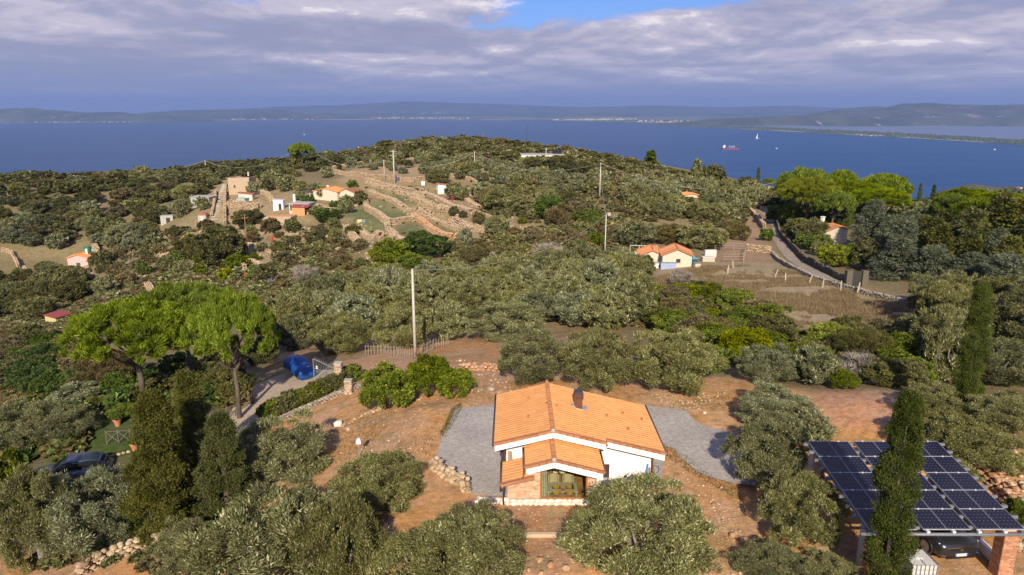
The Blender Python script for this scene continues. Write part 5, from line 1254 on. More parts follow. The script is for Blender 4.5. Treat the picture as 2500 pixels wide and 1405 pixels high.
# porch: brick walls laid brick by brick, plinth, window and dining room
BRICK = stone_mat('porch_brick', (.52, .30, .185), (.70, .45, .30)); MORT = mat_plain('mortar', (.50, .38, .28), .95, .1, 5.)
bw = MB(); bw.prism([(-.20, .3), (1.30, .3), (1.30, ze(1.3) - .16), (.98, 2.25), (-.20, zl(-.2) - .12)], 29.69, 29.86); bw.prism([(3.52, .3), (3.92, .3), (3.92, ze(3.9) - .12), (3.52, ze(3.5) - .12)], 29.69, 29.86)
bw.box(-.20, .0, 29.86, 31.2, .0, 1.95); bw.box(3.8, 3.92, 29.86, 31.2, .0, 2.2)
bwall = bw.build('brick_wall', MORT, house, HO)
bme = MB().box(0, .238, -.012, .02, 0, .060).mesh('brick'); bme.materials.append(BRICK); nb = 0
for xa, xb in ((-.21, 1.31), (3.51, 3.93)):
    r = 0; z = .31
    while z < 2.35:
        x = xa - (.125 if r % 2 else 0)
        while x < xb - .03:
            x0, x1 = max(x, xa), min(x + .238, xb)
            top = min(zl(x0) - .1 if x0 < .95 else 9, ze(max(x0, .6)) - .14)
            if x1 - x0 > .04 and z + .06 < top and nb < 300:
                o = link('brick', bme, None, bwall); o.location = (x0 - HO[0], 29.68 - HO[1] - wr.uniform(0, .004), z); o.scale = ((x1 - x0) / .238, 1, 1); nb += 1
            x += .25
        z += .0735; r += 1
pl = MB().box(-.28, 4.0, 29.62, 29.95, -.1, .24).build('plinth', MORT, house, HO)
x = -.28; z = 0
pst = rocks(ST_WHITE)
for row in range(2):
    x = -.30
    while x < 4.0:
        w = wr.uniform(.2, .42); o = link('stone', pst[wr.randrange(6)], None, pl); o.location = (x + w / 2 - HO[0], 29.63 - HO[1], .065 + row * .14); o.scale = (w * 1.3, .26, .23); x += w
win = MB().box(1.31, 1.39, 29.66, 29.78, .27, 2.62).box(3.43, 3.51, 29.66, 29.78, .27, 2.40).box(1.39, 3.43, 29.66, 29.78, .27, .33).build('window_frame', WOOD, house, HO)
def glass_mat():
    t = NT('window_glass'); tr = t.n('ShaderNodeBsdfTransparent', {'Color': (.88, .90, .84, 1)}); gl_ = t.n('ShaderNodeBsdfGlossy', {'Color': (.9, .95, 1, 1), 'Roughness': .03})
    fr_ = t.n('ShaderNodeFresnel', {'IOR': 1.5}); mx = t.n('ShaderNodeMixShader', {0: fr_.outputs[0]}); t.t.links.new(tr.outputs[0], mx.inputs[1]); t.t.links.new(gl_.outputs[0], mx.inputs[2]); t.t.links.new(mx.outputs[0], t.out.inputs[0]); return t.m
GLASS = glass_mat()
MB().prism([(1.39, .33), (3.43, .33), (3.43, ze(3.43) - .1), (1.86, 2.82), (1.39, ze(1.39) - .1)], 29.715, 29.73).build('pane', GLASS, win, HO)
FLOORM = mat_plain('room_floor', (.40, .34, .27), .6, .1, 2.); BROWN = mat_plain('rustic_wall', (.36, .27, .18), .9, .25, 4., .01); CREAM = mat_plain('room_wall', (.72, .70, .60), .9, .04, 2.)
MB().box(.05, 3.78, 29.88, 33.6, -.32, -.26).build('floor', FLOORM, house, HO)
MB().box(.05, 2.1, 32.9, 33.0, -.26, 3.0).build('inner_wall', BROWN, house, HO)
MB().box(2.1, 3.78, 32.6, 32.7, -.26, 3.0).box(3.72, 3.79, 29.9, 32.6, -.26, 2.2).build('inner_wall', CREAM, house, HO)
MB().box(1.42, 1.47, 29.95, 30.0, -.2, 2.4).box(1.50, 1.54, 29.97, 30.02, -.2, 2.4).box(1.57, 1.61, 29.95, 30.0, -.2, 2.4).build('curtain', mat_plain('sage_curtain', (.50, .52, .42), .9, .2, 9.), house, HO)
BEIGE = mat_plain('beige_fabric', (.52, .42, .30), .9, .1, 5.); TABLEW = mat_plain('pale_table_wood', (.48, .40, .29), .6, .1, 4.)
tb = thing('dining_table', 'pale wooden dining table laid for four behind the big window', 'table', (2.36, 30.42, -.26))
o_ = (2.36, 30.42, -.26)
MB().box(1.62, 3.10, 30.0, 30.85, .42, .46).build('table_top', TABLEW, tb, o_)
for x in (1.68, 3.0):
    for y in (30.06, 30.76): MB().box(x, x + .06, y, y + .06, -.26, .42).build('leg', TABLEW, tb, o_)
def chair(x, y, back, lab):
    t = thing('dining_chair', lab, 'chair', (x, y, -.26), 0., 'chairs at the dining table'); s = MB().box(x - .23, x + .23, y - .22, y + .22, .16, .22); s.build('seat', BEIGE, t, (x, y, -.26))
    m = MB(); n = 9
    for i in range(n - 1):
        a0, a1 = math.pi * i / (n - 1), math.pi * (i + 1) / (n - 1); sg = 1 if back > 0 else -1
        p = [(x + math.cos(a) * r, y + sg * (.05 + math.sin(a) * r * .8), z) for z in (.22, .66) for a, r in ((a0, .27), (a1, .27), (a1, .23), (a0, .23))]
        m.add(p, [(0, 1, 2, 3), (4, 5, 6, 7), (0, 1, 5, 4), (1, 2, 6, 5), (2, 3, 7, 6), (3, 0, 4, 7)])
    m.build('backrest', BEIGE, t, (x, y, -.26))
    for dx_ in (-.18, .15):
        for dy_ in (-.18, .15): MB().box(x + dx_, x + dx_ + .03, y + dy_, y + dy_ + .03, -.26, .16).build('leg', DARKM, t, (x, y, -.26))
chair(2.02, 31.12, 1, 'rounded beige chair on the far side of the table, beside the curtain'); chair(2.72, 31.12, 1, 'rounded beige chair on the far side of the table, beside the white wall')
PL_Y = mat_plain('yellow_plate', (.70, .36, .02), .4, .05, 3.); MATG = mat_plain('place_mat', (.16, .14, .12), .9, .1, 5.)
for px, py, lab in [(1358, 1190, 'yellow plate at the far side of the table by the curtain'), (1391, 1190, 'yellow plate at the far side of the table beside the bottle'), (1358, 1204, 'yellow plate nearest the window below the curtain side'), (1391, 1204, 'yellow plate nearest the window on the bottle side')]:
    p = atz(px, py, .48)
    tag(MB().box(p[0] - .21, p[0] + .21, p[1] - .14, p[1] + .14, .462, .468).build('place_mat', MATG), 'dark place mat under the ' + lab.split(' at')[0].split(' nearest')[0] + ' ' + ('by the curtain, far side' if 'far' in lab and 'curtain' in lab else 'beside the bottle, far side' if 'far' in lab else 'near the window, curtain side' if 'curtain' in lab else 'near the window, bottle side'), 'place mat', 'place mats on the dining table')
    tag(MB().rev([(.02, .0), (.09, .0), (.15, .025), (.13, .03), (.01, .012)], (p[0], p[1], .47), 16).build('plate', PL_Y, smooth=False), lab, 'plate', 'yellow plates on the dining table')
p = atz(1374, 1196, .5); tag(MB().rev([(.03, 0), (.07, .01), (.11, .07), (.10, .07), (.05, .03)], (p[0], p[1], .465), 12).build('fruit_bowl', mat_plain('glass_bowl', (.45, .12, .05), .3)), 'red fruit bowl in the middle of the dining table', 'bowl')
p = atz(1398, 1193, .5); tag(MB().rev([(.035, 0), (.037, .2), (.012, .26), (.012, .32)], (p[0], p[1], .465), 10).build('bottle', mat_plain('dark_bottle', (.02, .03, .015), .2)), 'dark wine bottle beside a far plate', 'bottle')
pd = thing('pendant_lamp', 'cream drum pendant lamp hanging over the dining table', 'lamp', (2.42, 30.9, 1.0))
MB().tube([(2.42, 30.9, 1.35), (2.42, 30.9, 2.8)], .008, 5).build('cord', DARKM, pd, (2.42, 30.9, 1.0)); MB().rev([(.17, 0), (.18, .36), (.16, .36), (.15, .02)], (2.42, 30.9, 1.0), 16).build('shade', CREAM, pd, (2.42, 30.9, 1.0))
# small fittings of the white wall
MB().box(4.28, 4.72, 31.16, 31.21, .55, 1.25).build('window', mat_plain('dark_window', (.06, .05, .05), .3), house, HO)
MB().box(4.26, 4.74, 31.10, 31.21, .50, .55).build('window_sill', CONC, house, HO)
MB().rev([(.07, 0), (.07, .02)], (5.2, 31.18, .62), 10).build('wall_vent', TILEB, house, HO); MB().box(5.45, 5.58, 31.17, 31.21, .55, .65).build('outlet_box', DARKM, house, HO)
tag(MB().hexa([(6.32, 30.85, .0), (6.52, 30.85, .0), (6.52, 30.88, .0), (6.32, 30.88, 0)], [(6.52, 31.12, 1.3), (6.60, 31.12, 1.3), (6.60, 31.15, 1.3), (6.52, 31.15, 1.3)]).build('leaning_board', mat_plain('blue_board', (.05, .17, .40), .6)), 'blue board leaning on the corner of the white wall', 'board')
tag(MB().box(6.62, 6.69, 31.10, 31.16, 0, 1.1).build('leaning_plank', WOOD), 'brown plank leaning beside the blue board', 'plank')
hp = [(7.05 + .17 * math.cos(a), 31.6, .75 + .2 * math.sin(a)) for a in np.linspace(0, 6.28, 14)]
tag(MB().tube(hp, .02, 6).build('hose_coil', DARKM), 'dark hose coiled on the side wall of the white house', 'hose')
MB().box(-.55, -.45, 32.0, 32.8, .2, 1.9).build('shutter', DARKM, house, HO)
tag(MB().box(.0, 2.5, 27.02, 27.22, float(tz(1.2, 27.1)) - .2, float(tz(1.2, 27.1)) + .16).build('concrete_step', mat_plain('pale_step', (.52, .38, .25), .9, .1)), 'long concrete step crossing the straw covered ground', 'step')
# ------------------------------------------------------------------ solar carport
CO = (16.6, 24.4, 0.)
cpt = thing('solar_carport', 'carport roofed with dark solar panels on brick pillars', 'carport', CO)
def zc(y): return 2.32 + (y - 24.0) * .1167
PBRICK = stone_mat('pillar_brick', (.40, .18, .10), (.56, .29, .17))
RAF = mat_plain('grey_steel', (.17, .175, .19), .5, .15, 4.)
pbm = MB().box(0, .235, -.012, .02, 0, .058).mesh('brick'); pbm.materials.append(PBRICK)
for x0, y0, w in [(19.1, 24.25, .55), (13.7, 24.3, .42), (19.25, 29.4, .42), (13.7, 29.4, .42)]:
    core = MB().box(x0, x0 + w, y0, y0 + w, -.3, zc(y0) - .16).build('pillar', MORT, cpt, CO)
    if y0 < 25:
        z = .0; r = 0
        while z < zc(y0) - .22:
            for face in (0, 1):
                if face and x0 < 15: continue
                u = 0 - (.12 if (r + face) % 2 else 0)
                while u < w - .03:
                    u0, u1 = max(u, 0), min(u + .235, w)
                    if u1 - u0 > .05:
                        o = link('brick', pbm, None, core); o.scale = ((u1 - u0) / .235, 1, 1)
                        if face == 0: o.location = (x0 + u0 - CO[0], y0 - .004 - CO[1], z)
                        else: o.location = (x0 - .004 - CO[0], y0 + u1 - CO[1], z); o.rotation_euler = (0, 0, -math.pi / 2)
                    u += .247
            z += .071; r += 1
for x in (13.75, 19.55):
    MB().hexa([(x - .06, 24.0, zc(24) - .2), (x + .06, 24.0, zc(24) - .2), (x + .06, 30.1, zc(30.1) - .2), (x - .06, 30.1, zc(30.1) - .2)], [(x - .06, 24.0, zc(24) - .06), (x + .06, 24.0, zc(24) - .06), (x + .06, 30.1, zc(30.1) - .06), (x - .06, 30.1, zc(30.1) - .06)]).build('beam', RAF, cpt, CO)
for k in range(10):
    y = 24.25 + k * .63
    MB().box(13.45, 19.95, y, y + .09, zc(y) - .15, zc(y) - .035).build('purlin', RAF, cpt, CO)
def pv_mat():
    t = NT('solar_cells'); p = t.obj(); s = t.n('ShaderNodeSeparateXYZ', {0: p}).outputs
    def line(v, n_, w):
        f = t.math('FRACT', t.math('MULTIPLY', v, n_)); return t.math('LESS_THAN', t.math('ABSOLUTE', t.math('SUBTRACT', f, .5)), w)
    g = t.math('MAXIMUM', line(s[0], 1 / .155, .022), line(s[1], 1 / .19, .028)); cr = t.math('MULTIPLY', line(s[0], 1 / .155, .09), line(s[1], 1 / .19, .075))
    c = t.mix(t.noise(.8, 2., .5, t.pos()), (.006, .007, .018, 1), (.013, .013, .032, 1)); c = t.mix(t.math('MULTIPLY', g, .35), c, (.06, .06, .09, 1)); c = t.mix(t.math('MULTIPLY', cr, .8), c, (.20, .20, .26, 1))
    return t.bsdf(c, .25, Specular_IOR_Level=.22)
PVM = pv_mat(); PFRAME = mat_plain('panel_frame', (.36, .36, .38), .4, .05, 4.)
FRAMEW = mat_plain('white_frame', (.62, .62, .62), .4, .05, 4.)
W_, D_ = 1.80, 1.165
pv = MB().box(0, W_, 0, D_, 0, .03).mesh('solar_panel'); pv.materials.append(PVM)
fm = MB().box(-.012, .0, -.012, D_ + .012, -.01, .038).box(W_, W_ + .012, -.012, D_ + .012, -.01, .038).box(0, W_, -.012, 0, -.01, .038).box(0, W_, D_, D_ + .012, -.01, .038).box(W_ / 2 - .008, W_ / 2 + .008, .0, D_, .030, .036).mesh('frame'); fm.materials.append(PFRAME)
cm = MB().box(-.035, .035, -.03, .03, .03, .055).mesh('clamp'); cm.materials.append(FRAMEW)
tl = math.atan(.1167)
for i in range(3):
    for j in range(5):
        x, y = 13.68 + i * 2.06, 24.05 + j * 1.195
        o = link('solar_panel', pv, None, cpt); o.location = (x - CO[0], y - CO[1], zc(y)); o.rotation_euler = (tl, 0, 0)
        f = link('frame', fm, None, o)
        for u in (.42, 1.38): c = link('clamp', cm, None, o); c.location = (u, D_ + .009, 0)
MB().tube([(13.3, 23.93, zc(23.9) - .1), (20.0, 23.93, zc(23.9) - .12)], .065, 10).build('gutter', RAF, cpt, CO, smooth=True)
for k in range(7):
    x = 13.9 + k * .98; MB().box(x - .06, x + .06, 23.88, 24.03, zc(24) - .05, zc(24) + .03).build('bracket', FRAMEW, cpt, CO)
tag(MB().box(19.55, 19.75, 24.9, 30.2, 0, .42).box(19.60, 19.70, 26.2, 30.0, .42, 1.7).build('low_wall', PLASTER), 'pale low wall closing the right side of the carport', 'wall')
tag(MB().box(19.2, 19.35, 23.0, 24.3, -.1, .08).build('kerb', CONC), 'pale concrete kerb leading to the brick pillar', 'kerb')
cbx = atz(2050, 1074, 1.15); tag(MB().box(17.2, 17.75, 31.75, 31.95, 1.0, 1.75).build('meter_box', CONC), 'grey meter box between wall stones and solar panels', 'box')

# ------------------------------------------------------------------ cars
PAINT = mat_plain('grey_car_paint', (.045, .045, .052), .25, .03, 2., Metallic=.6, Coat_Weight=.6); BLACKP = mat_plain('black_plastic', (.012, .012, .013), .45, .1, 6.)
CGLASS = mat_plain('car_glass', (.01, .012, .015), .06, .0, 2.); CHROME = mat_plain('chrome', (.55, .55, .58), .18, .0, 2., Metallic=1.); LAMPG = mat_plain('headlamp_glass', (.60, .66, .72), .1, .0, 2.)
TYRE = mat_plain('tyre_rubber', (.015, .015, .015), .85, .1, 6.); RIM = mat_plain('alloy_rim', (.28, .28, .30), .3, .05, 3., Metallic=.8)
def loft(st, n=20):
    """closed skin through stations (y, half width, z0, z1, power)"""
    m = MB(); V = []
    for y, w, z0, z1, p in st:
        for j in range(n):
            a = 2 * math.pi * j / n; c, s = math.cos(a), math.sin(a)
            V.append((w * math.copysign(abs(c) ** (2 / p), c), y, (z0 + z1) / 2 + (z1 - z0) / 2 * math.copysign(abs(s) ** (2 / p), s)))
    F = []
    for i in range(len(st) - 1):
        for j in range(n): a = i * n + j; b = i * n + (j + 1) % n; F.append((a, b, b + n, a + n))
    F += [tuple(range(n))[::-1], tuple((len(st) - 1) * n + j for j in range(n))]
    return m.add(V, F)
def car(name, label, loc, rz, paint, plate=True, detail=True):
    t = thing(name, label, 'car', loc, rz)
    loft([(0, .62, .38, .72, 3), (.06, .80, .26, .86, 4), (.22, .90, .22, .96, 4.5), (.6, .925, .22, 1.02, 5), (1.25, .93, .22, 1.10, 5), (2.2, .93, .22, 1.12, 5), (3.6, .93, .22, 1.13, 5), (4.3, .90, .25, 1.08, 4.5), (4.56, .80, .32, .98, 3.5), (4.6, .6, .4, .85, 3)], 28).build('body', paint, t, smooth=True)
    loft([(1.12, .70, 1.0, 1.06, 4), (1.5, .76, 1.0, 1.32, 5), (1.95, .74, 1.0, 1.58, 5), (2.6, .72, 1.0, 1.65, 5), (3.6, .70, 1.0, 1.60, 5), (4.2, .68, 1.0, 1.40, 5), (4.45, .62, 1.0, 1.08, 4)], 24).build('windows', CGLASS, t, smooth=True)
    loft([(1.98, .66, 1.57, 1.61, 3), (2.2, .70, 1.58, 1.67, 3), (3.5, .68, 1.56, 1.66, 3), (4.1, .64, 1.42, 1.50, 3)], 20).build('roof', paint, t, smooth=True)
    wm = MB()
    for k in range(16):
        pass
    for x, s in ((-.86, -1), (.86, 1)):
        for y in (.85, 3.6):
            q = MB(); P = [(x + s * dx_, y, .34) for dx_ in (-.12, .09)]
            q.tube(P, .34, 20).build('tyre', TYRE, t, smooth=False); MB().tube([(x + s * .085, y, .34), (x + s * .105, y, .34)], .24, 16).build('rim', RIM, t)
            a = MB()
            for k in range(9): a0, a1 = math.pi * k / 9, math.pi * (k + 1) / 9; a.hexa([(x + s * .0, y + math.cos(b) * .37, .34 + math.sin(b) * .37) for b in (a0, a1)] + [(x + s * .0, y + math.cos(b) * .43, .34 + math.sin(b) * .43) for b in (a1, a0)], [(x + s * .10, y + math.cos(b) * .37, .34 + math.sin(b) * .37) for b in (a0, a1)] + [(x + s * .10, y + math.cos(b) * .43, .34 + math.sin(b) * .43) for b in (a1, a0)])
            a.build('wheel_arch', BLACKP, t)
        m = MB().box(x * 1.12 - .10, x * 1.12 + .10, 1.45, 1.58, 1.05, 1.18); m.build('mirror', paint, t)
    if detail:
        for s in (-1, 1):
            MB().hexa([(s * .44, .015, .70), (s * .86, .20, .76), (s * .84, .26, .76), (s * .44, .06, .70)], [(s * .44, .03, .77), (s * .86, .22, .88), (s * .84, .28, .88), (s * .44, .08, .79)]).build('headlight', LAMPG, t)
            MB().box(s * .70 - .14, s * .70 + .14, .02, .10, .36, .39).box(s * .70 - .12, s * .70 + .12, .02, .10, .41, .43).build('fog_light_trim', CHROME, t)
        MB().box(-.46, .46, -.012, .05, .56, .71).build('grille', BLACKP, t)
        MB().box(-.62, .62, .0, .08, .73, .765).build('grille_bar', CHROME, t); MB().box(-.07, .07, -.03, .0, .62, .70).build('badge', CHROME, t)
        MB().box(-.60, .60, -.01, .1, .26, .36).build('lower_bumper', BLACKP, t)
    if plate:
        pt_ = MB().box(-.26, .26, -.035, -.015, .385, .495).build('number_plate', mat_plain('plate_white', (.75, .76, .78), .4, .02, 3.), t)
        MB().box(-.26, -.215, -.038, -.034, .385, .495).box(.215, .26, -.038, -.034, .385, .495).build('blue_band', mat_plain('plate_blue', (.02, .10, .50), .4, .02, 3.), pt_)
        lt = MB(); x = -.18
        for w, dashes in ((.03, 2), (.03, 3), (.03, 2), (.03, 3), (.03, 2), (.03, 3), (.03, 2)):
            lt.box(x, x + .008, -.037, -.034, .41, .47); lt.box(x + w - .008, x + w, -.037, -.034, .41, .47)
            for k in range(dashes): lt.box(x, x + w, -.037, -.034, .41 + k * .026, .417 + k * .026)
            x += .052 if abs(x) > .09 else .056
        lt.build('plate_characters', BLACKP, pt_)
    return t
car('parked_car', 'dark grey car parked under the solar carport with a white number plate', (18.15, 25.15, .03), math.radians(6), PAINT)
p = hit(120, 1160); car('parked_car', 'dark blue grey car in the shade of the silver olives', (p[0], p[1] - 1.6, p[2] + .05), math.radians(-72), mat_plain('blue_grey_paint', (.035, .05, .075), .3, .03, 2., Coat_Weight=.5), False, False)
# car under a blue cover
p = hit(772, 925)
cc = thing('covered_car', 'car wrapped in a bright blue cover behind the iron gate', 'car', (p[0] - .6, p[1] - .2, p[2]), math.radians(38))
BLUEC = mat_plain('blue_cover', (.008, .06, .25), .45, .12, 2.2, .03, Specular_IOR_Level=.4)
cv = loft([(0, .55, .10, .75, 3), (.12, .82, .03, .98, 4), (.5, .92, .0, 1.08, 4), (1.1, .95, .0, 1.16, 3.4), (1.5, .95, .0, 1.38, 2.8), (2.0, .94, .0, 1.60, 2.6), (2.8, .94, .0, 1.62, 2.6), (3.5, .93, .0, 1.50, 2.8), (3.9, .90, .0, 1.18, 3.2), (4.15, .82, .04, 1.0, 3.6), (4.25, .6, .1, .8, 3)], 32)
co_ = cv.build('cover', BLUEC, cc, smooth=True); cc.scale = (.86, .86, .86)
MB().rev([(.0, 0), (.09, .02), (.10, .05), (.02, .07)], (.3, .55, 1.05), 10).build('cover_patch', PLASTER, cc)
# plastic tank in its cage
to = atz(2222, 1398, .0); TO = (15.75, 24.05, 0.)
tk = thing('water_tank', 'square white plastic water tank in a wire cage beside the carport car', 'tank', TO)
MB().box(15.3, 16.2, 23.6, 24.6, .14, 1.08).rev([(.14, 0), (.14, .07), (.0, .07)], (15.75, 24.1, 1.08), 12).build('tank_body', mat_plain('milky_plastic', (.58, .56, .52), .5, .06, 3.), tk, TO)
cg = MB(); 
for k in range(7):
    x = 15.26 + k * .1633; cg.tube([(x, 23.56, .12), (x, 23.56, 1.12), (x, 24.64, 1.12)] if k in (0, 3, 6) else [(x, 23.56, .12), (x, 23.56, 1.12)], .013, 5)
for k in range(6):
    z = .14 + k * .19; cg.tube([(15.26, 24.64, z), (15.26, 23.56, z), (16.24, 23.56, z), (16.24, 24.64, z)], .013, 5)
for k in range(1, 6): y = 23.56 + k * .18; cg.tube([(16.24, y, .12), (16.24, y, 1.12)], .013, 5)
cg.build('cage', mat_plain('galvanised_wire', (.36, .36, .37), .4, .1, 3., Metallic=.5), tk, TO); MB().box(15.24, 16.26, 23.54, 24.66, .0, .12).build('pallet', TABLEW, tk, TO)
tag(MB().tube([(15.6, 24.1, 1.2), (15.9, 24.5, 1.25), (16.35, 24.8, 1.1), (16.5, 24.9, .4)], .02, 6).build('hose', BLACKP), 'dark hose looping from the caged water tank', 'hose')
for k, (x, y) in enumerate([(16.3, 23.5), (16.65, 23.45)]):
    tag(MB().box(x - .14, x + .14, y - .12, y + .12, 0, .16).build('concrete_block', CONC), ['white block at the corner of the caged tank', 'white block farther from the caged tank, toward the car'][k], 'block')

# ------------------------------------------------------------------ gate, fences, pots
IRON = mat_plain('painted_iron', (.30, .31, .33), .4, .1, 4., Metallic=.3)
g0, g1 = hit(768, 935), hit(826, 938); gz = (g0[2] + g1[2]) / 2 + .05; gd = np.array([g1[0] - g0[0], g1[1] - g0[1]]); gl_ = float(np.linalg.norm(gd)); ga = math.atan2(gd[1], gd[0])
gt = thing('iron_gate', 'grey iron gate leaf with curved top before the blue covered car', 'gate', (float(g0[0]), float(g0[1]), float(gz)), ga)
fr_ = MB().tube([(0, 0, 0), (0, 0, 1.75)], .03, 6).tube([(gl_, 0, 0), (gl_, 0, 1.45)], .03, 6).tube([(0, 0, .05), (gl_, 0, .05)], .025, 6).tube([(0, 0, .78), (gl_, 0, .78)], .022, 6).tube([(0, 0, .95), (gl_, 0, .95)], .022, 6)
crv = [(gl_ * k / 10, 0, 1.72 - .32 * (3 * (k / 10) ** 2 - 2 * (k / 10) ** 3)) for k in range(11)]
fr_.tube(crv, .03, 6).build('frame', IRON, gt)
for k in range(1, 14):
    x = gl_ * k / 14; zt = float(np.interp(x, [q[0] for q in crv], [q[2] for q in crv]))
    MB().tube([(x, 0, .95), (x, 0, zt + .16)], .010, 5).add([(x - .025, 0, zt + .14), (x, .01, zt + .26), (x + .025, 0, zt + .14)], [(0, 1, 2)]).build('bar', IRON, gt)
for k in range(5): z = .14 + k * .13; MB().tube([(0, 0, z), (gl_, 0, z)], .010, 5).build('rail', IRON, gt)
sg = MB().box(gl_ * .12, gl_ * .12 + .18, -.03, -.02, .98, 1.24).build('notice', mat_plain('notice_white', (.8, .78, .7), .5, .02), gt); MB().box(gl_ * .12 + .03, gl_ * .12 + .15, -.034, -.031, 1.04, 1.18).build('yellow_mark', mat_plain('yellow_print', (.75, .55, .04), .5, .02), sg)
def pillar(px, py, w, h, label):
    p = hit(px, py); t = thing('stone_pillar', label, 'pillar', tuple(map(float, p)))
    MB().box(-w * .42, w * .42, -w * .42, w * .42, -.2, h).build('core', MORT, t); L = []
    n = int(h / .2)
    for r in range(n):
        for a, b in ((-.5, -.5), (.5, -.5), (-.5, .5), (.5, .5), (0, -.55)): L.append(((a * w * .72, b * w * .72, .1 + r * .2), (.30, .28, .24), wr.uniform(-.2, .2)))
    for c, s, yaw in L:
        o = link('stone', rocks(ST_TAN)[wr.randrange(6)], None, t); o.location = c; o.scale = s; o.rotation_euler = (0, 0, yaw)
    MB().box(-w * .6, w * .6, -w * .6, w * .6, h, h + .1).build('cap', CONC, t); return t
pillar(829, 945, .5, 1.9, 'tall stone gate pillar with a flat cap'); pillar(852, 962, .45, 1.0, 'shorter broken stone pillar in front of the gate pillar')
# arched metal pergola frame over the covered car
pa = hit(610, 985); pb = hit(795, 905)
pg = thing('pergola_frame', 'thin arched metal frame spanning above the blue covered car', 'pergola', tuple(map(float, pa)))
for k, (dxp, dyp) in enumerate([(0, 0), (-1.2, 2.2), (-2.4, 4.2)]):
    a = np.array([dxp - 1.0, dyp, 0]); b = pb - pa + np.array([dxp * .3 + .2, dyp * .6, 0]); pts = []
    for i in range(15):
        s = i / 14; q = a + (b - a) * s; pts.append((q[0], q[1], q[2] + 2.6 * (1 - (2 * s - 1) ** 4) ** .5 * (1 if i not in (0, 14) else 0)))
    MB().tube(pts, .022, 5).build('hoop', DARKM, pg)
def stakes(name, label, pxs, h, spacing, r, mat, rails=0, cat='fence', lean=.06, part='pale', parallel=True):
    pts = [hit(*q) for q in pxs]; o = tuple(map(float, pts[0])); t = thing(name, label, cat, o); me = MB().tube([(0, 0, -.1), (0, 0, h)], [r, r * .8], 5).mesh(part); me.materials.append(mat)
    for a, b in zip(pts[:-1], pts[1:]):
        L = np.linalg.norm(b - a); n = max(1, int(L / spacing))
        for i in range(n):
            q = a + (b - a) * i / n; z = float(tz(q[0], q[1])); s = link(part, me, None, t); s.location = (q[0] - o[0], q[1] - o[1], z - o[2]); s.rotation_euler = (wr.uniform(-lean, lean), wr.uniform(-lean, lean), 0); s.scale = (1, 1, wr.uniform(.85, 1.1))
    for k in range(rails):
        zz_ = h * (k + 1) / (rails + 1) * 1.2
        m = MB()
        for a, b in zip(pts[:-1], pts[1:]): m.tube([(a[0] - o[0], a[1] - o[1], float(tz(a[0], a[1])) - o[2] + zz_), (b[0] - o[0], b[1] - o[1], float(tz(b[0], b[1])) - o[2] + zz_)], r * .7, 5)
        m.build('rail', mat, t)
    return t
GREYWOOD = mat_plain('grey_wood', (.30, .24, .18), .9, .2, 6.)
stakes('wattle_fence', 'long grey paling fence beside the old concrete pole', [(892, 868), (930, 868), (975, 876), (1010, 880)], 1.1, .30, .028, GREYWOOD, 2)
stakes('wattle_fence', 'shorter grey paling fence running uphill from the old concrete pole', [(1026, 872), (1060, 855), (1100, 846)], 1.1, .30, .028, GREYWOOD, 2)
stakes('wooden_post_row', 'row of weathered wooden posts along the fallow field above the lane', [(1776, 668), (1790, 655), (1892, 676), (1917, 690), (1975, 694), (2008, 702), (2052, 712), (2092, 718), (2198, 735)], 1.5, 6.5, .10, TABLEW, 0, lean=.25, part='post')
stakes('vine_stakes', 'rows of thin vine stakes on the abandoned terrace', [(775, 560), (830, 572)], 1.4, 1.6, .05, TABLEW, 0, part='stake', lean=.12)
stakes('vine_stakes', 'vine stakes on the slope right of the rusty iron pole', [(690, 600), (760, 620), (840, 640)], 1.4, 2.2, .05, TABLEW, 0, part='stake', lean=.15)
stakes('vine_stakes', 'vine stakes near the pink hut terraces', [(280, 590), (330, 620), (300, 660)], 1.4, 3., .05, TABLEW, 0, part='stake', lean=.15)
stakes('pen_fence', 'rusty wire and post fence of the animal pen behind the twin sheds', [(1745, 612), (1790, 612), (1820, 614), (1815, 640), (1765, 640)], 1.6, 2.2, .06, GREYWOOD, 3, part='post')
stakes('mesh_fence_posts', 'thin metal posts in the clipped driveway hedge', [(680, 1010), (740, 985), (790, 960), (840, 940), (888, 922)], 1.5, 2.6, .025, IRON, 0, part='post', lean=.02)
# crossed rustic garden fences
DARKWOOD = mat_plain('dark_pole_wood', (.15, .115, .085), .9, .2, 6.)  # wood colour darkened to stand for the garden shade
def rustic(label, a, b, n):
    A, B = hit(*a), hit(*b); o = tuple(map(float, A)); t = thing('rustic_fence', label, 'fence', o)
    for i in range(n):
        p, q = A + (B - A) * i / n - A, A + (B - A) * (i + 1) / n - A
        for u, v, z0, z1 in ((p, q, .1, .9), (q, p, .1, .9), (p, q, .92, .92)): MB().tube([(u[0], u[1], u[2] + z0), (v[0], v[1], v[2] + z1)], .026, 6).build('pole', DARKWOOD, t)
        MB().tube([(p[0], p[1], p[2] - .1), (p[0], p[1], p[2] + 1.05)], .04, 6).build('post', DARKWOOD, t)
rustic('crossed pole fence below the twin trunk stone pine', (515, 1040), (575, 1018), 3); rustic('crossed pole fence beside the terracotta pot', (262, 1085), (348, 1078), 3)
TERRA = mat_plain('terracotta', (.46, .19, .09), .8, .12, 4.)
def pot(px, py, s, label, plant='shrub'):
    p = hit(px, py); t = thing('plant_pot', label, 'plant pot', tuple(map(float, p))); MB().rev([(.14 * s, 0), (.22 * s, .38 * s), (.25 * s, .38 * s), (.25 * s, .46 * s), (.2 * s, .46 * s), (.18 * s, .4 * s)], (0, 0, 0), 14).build('pot', TERRA, t)
    f = link('foliage', crown_mesh('shrub', 3, 1), None, t); f.location = (0, 0, .36 * s); f.scale = (.55 * s, .55 * s, .4 * s)
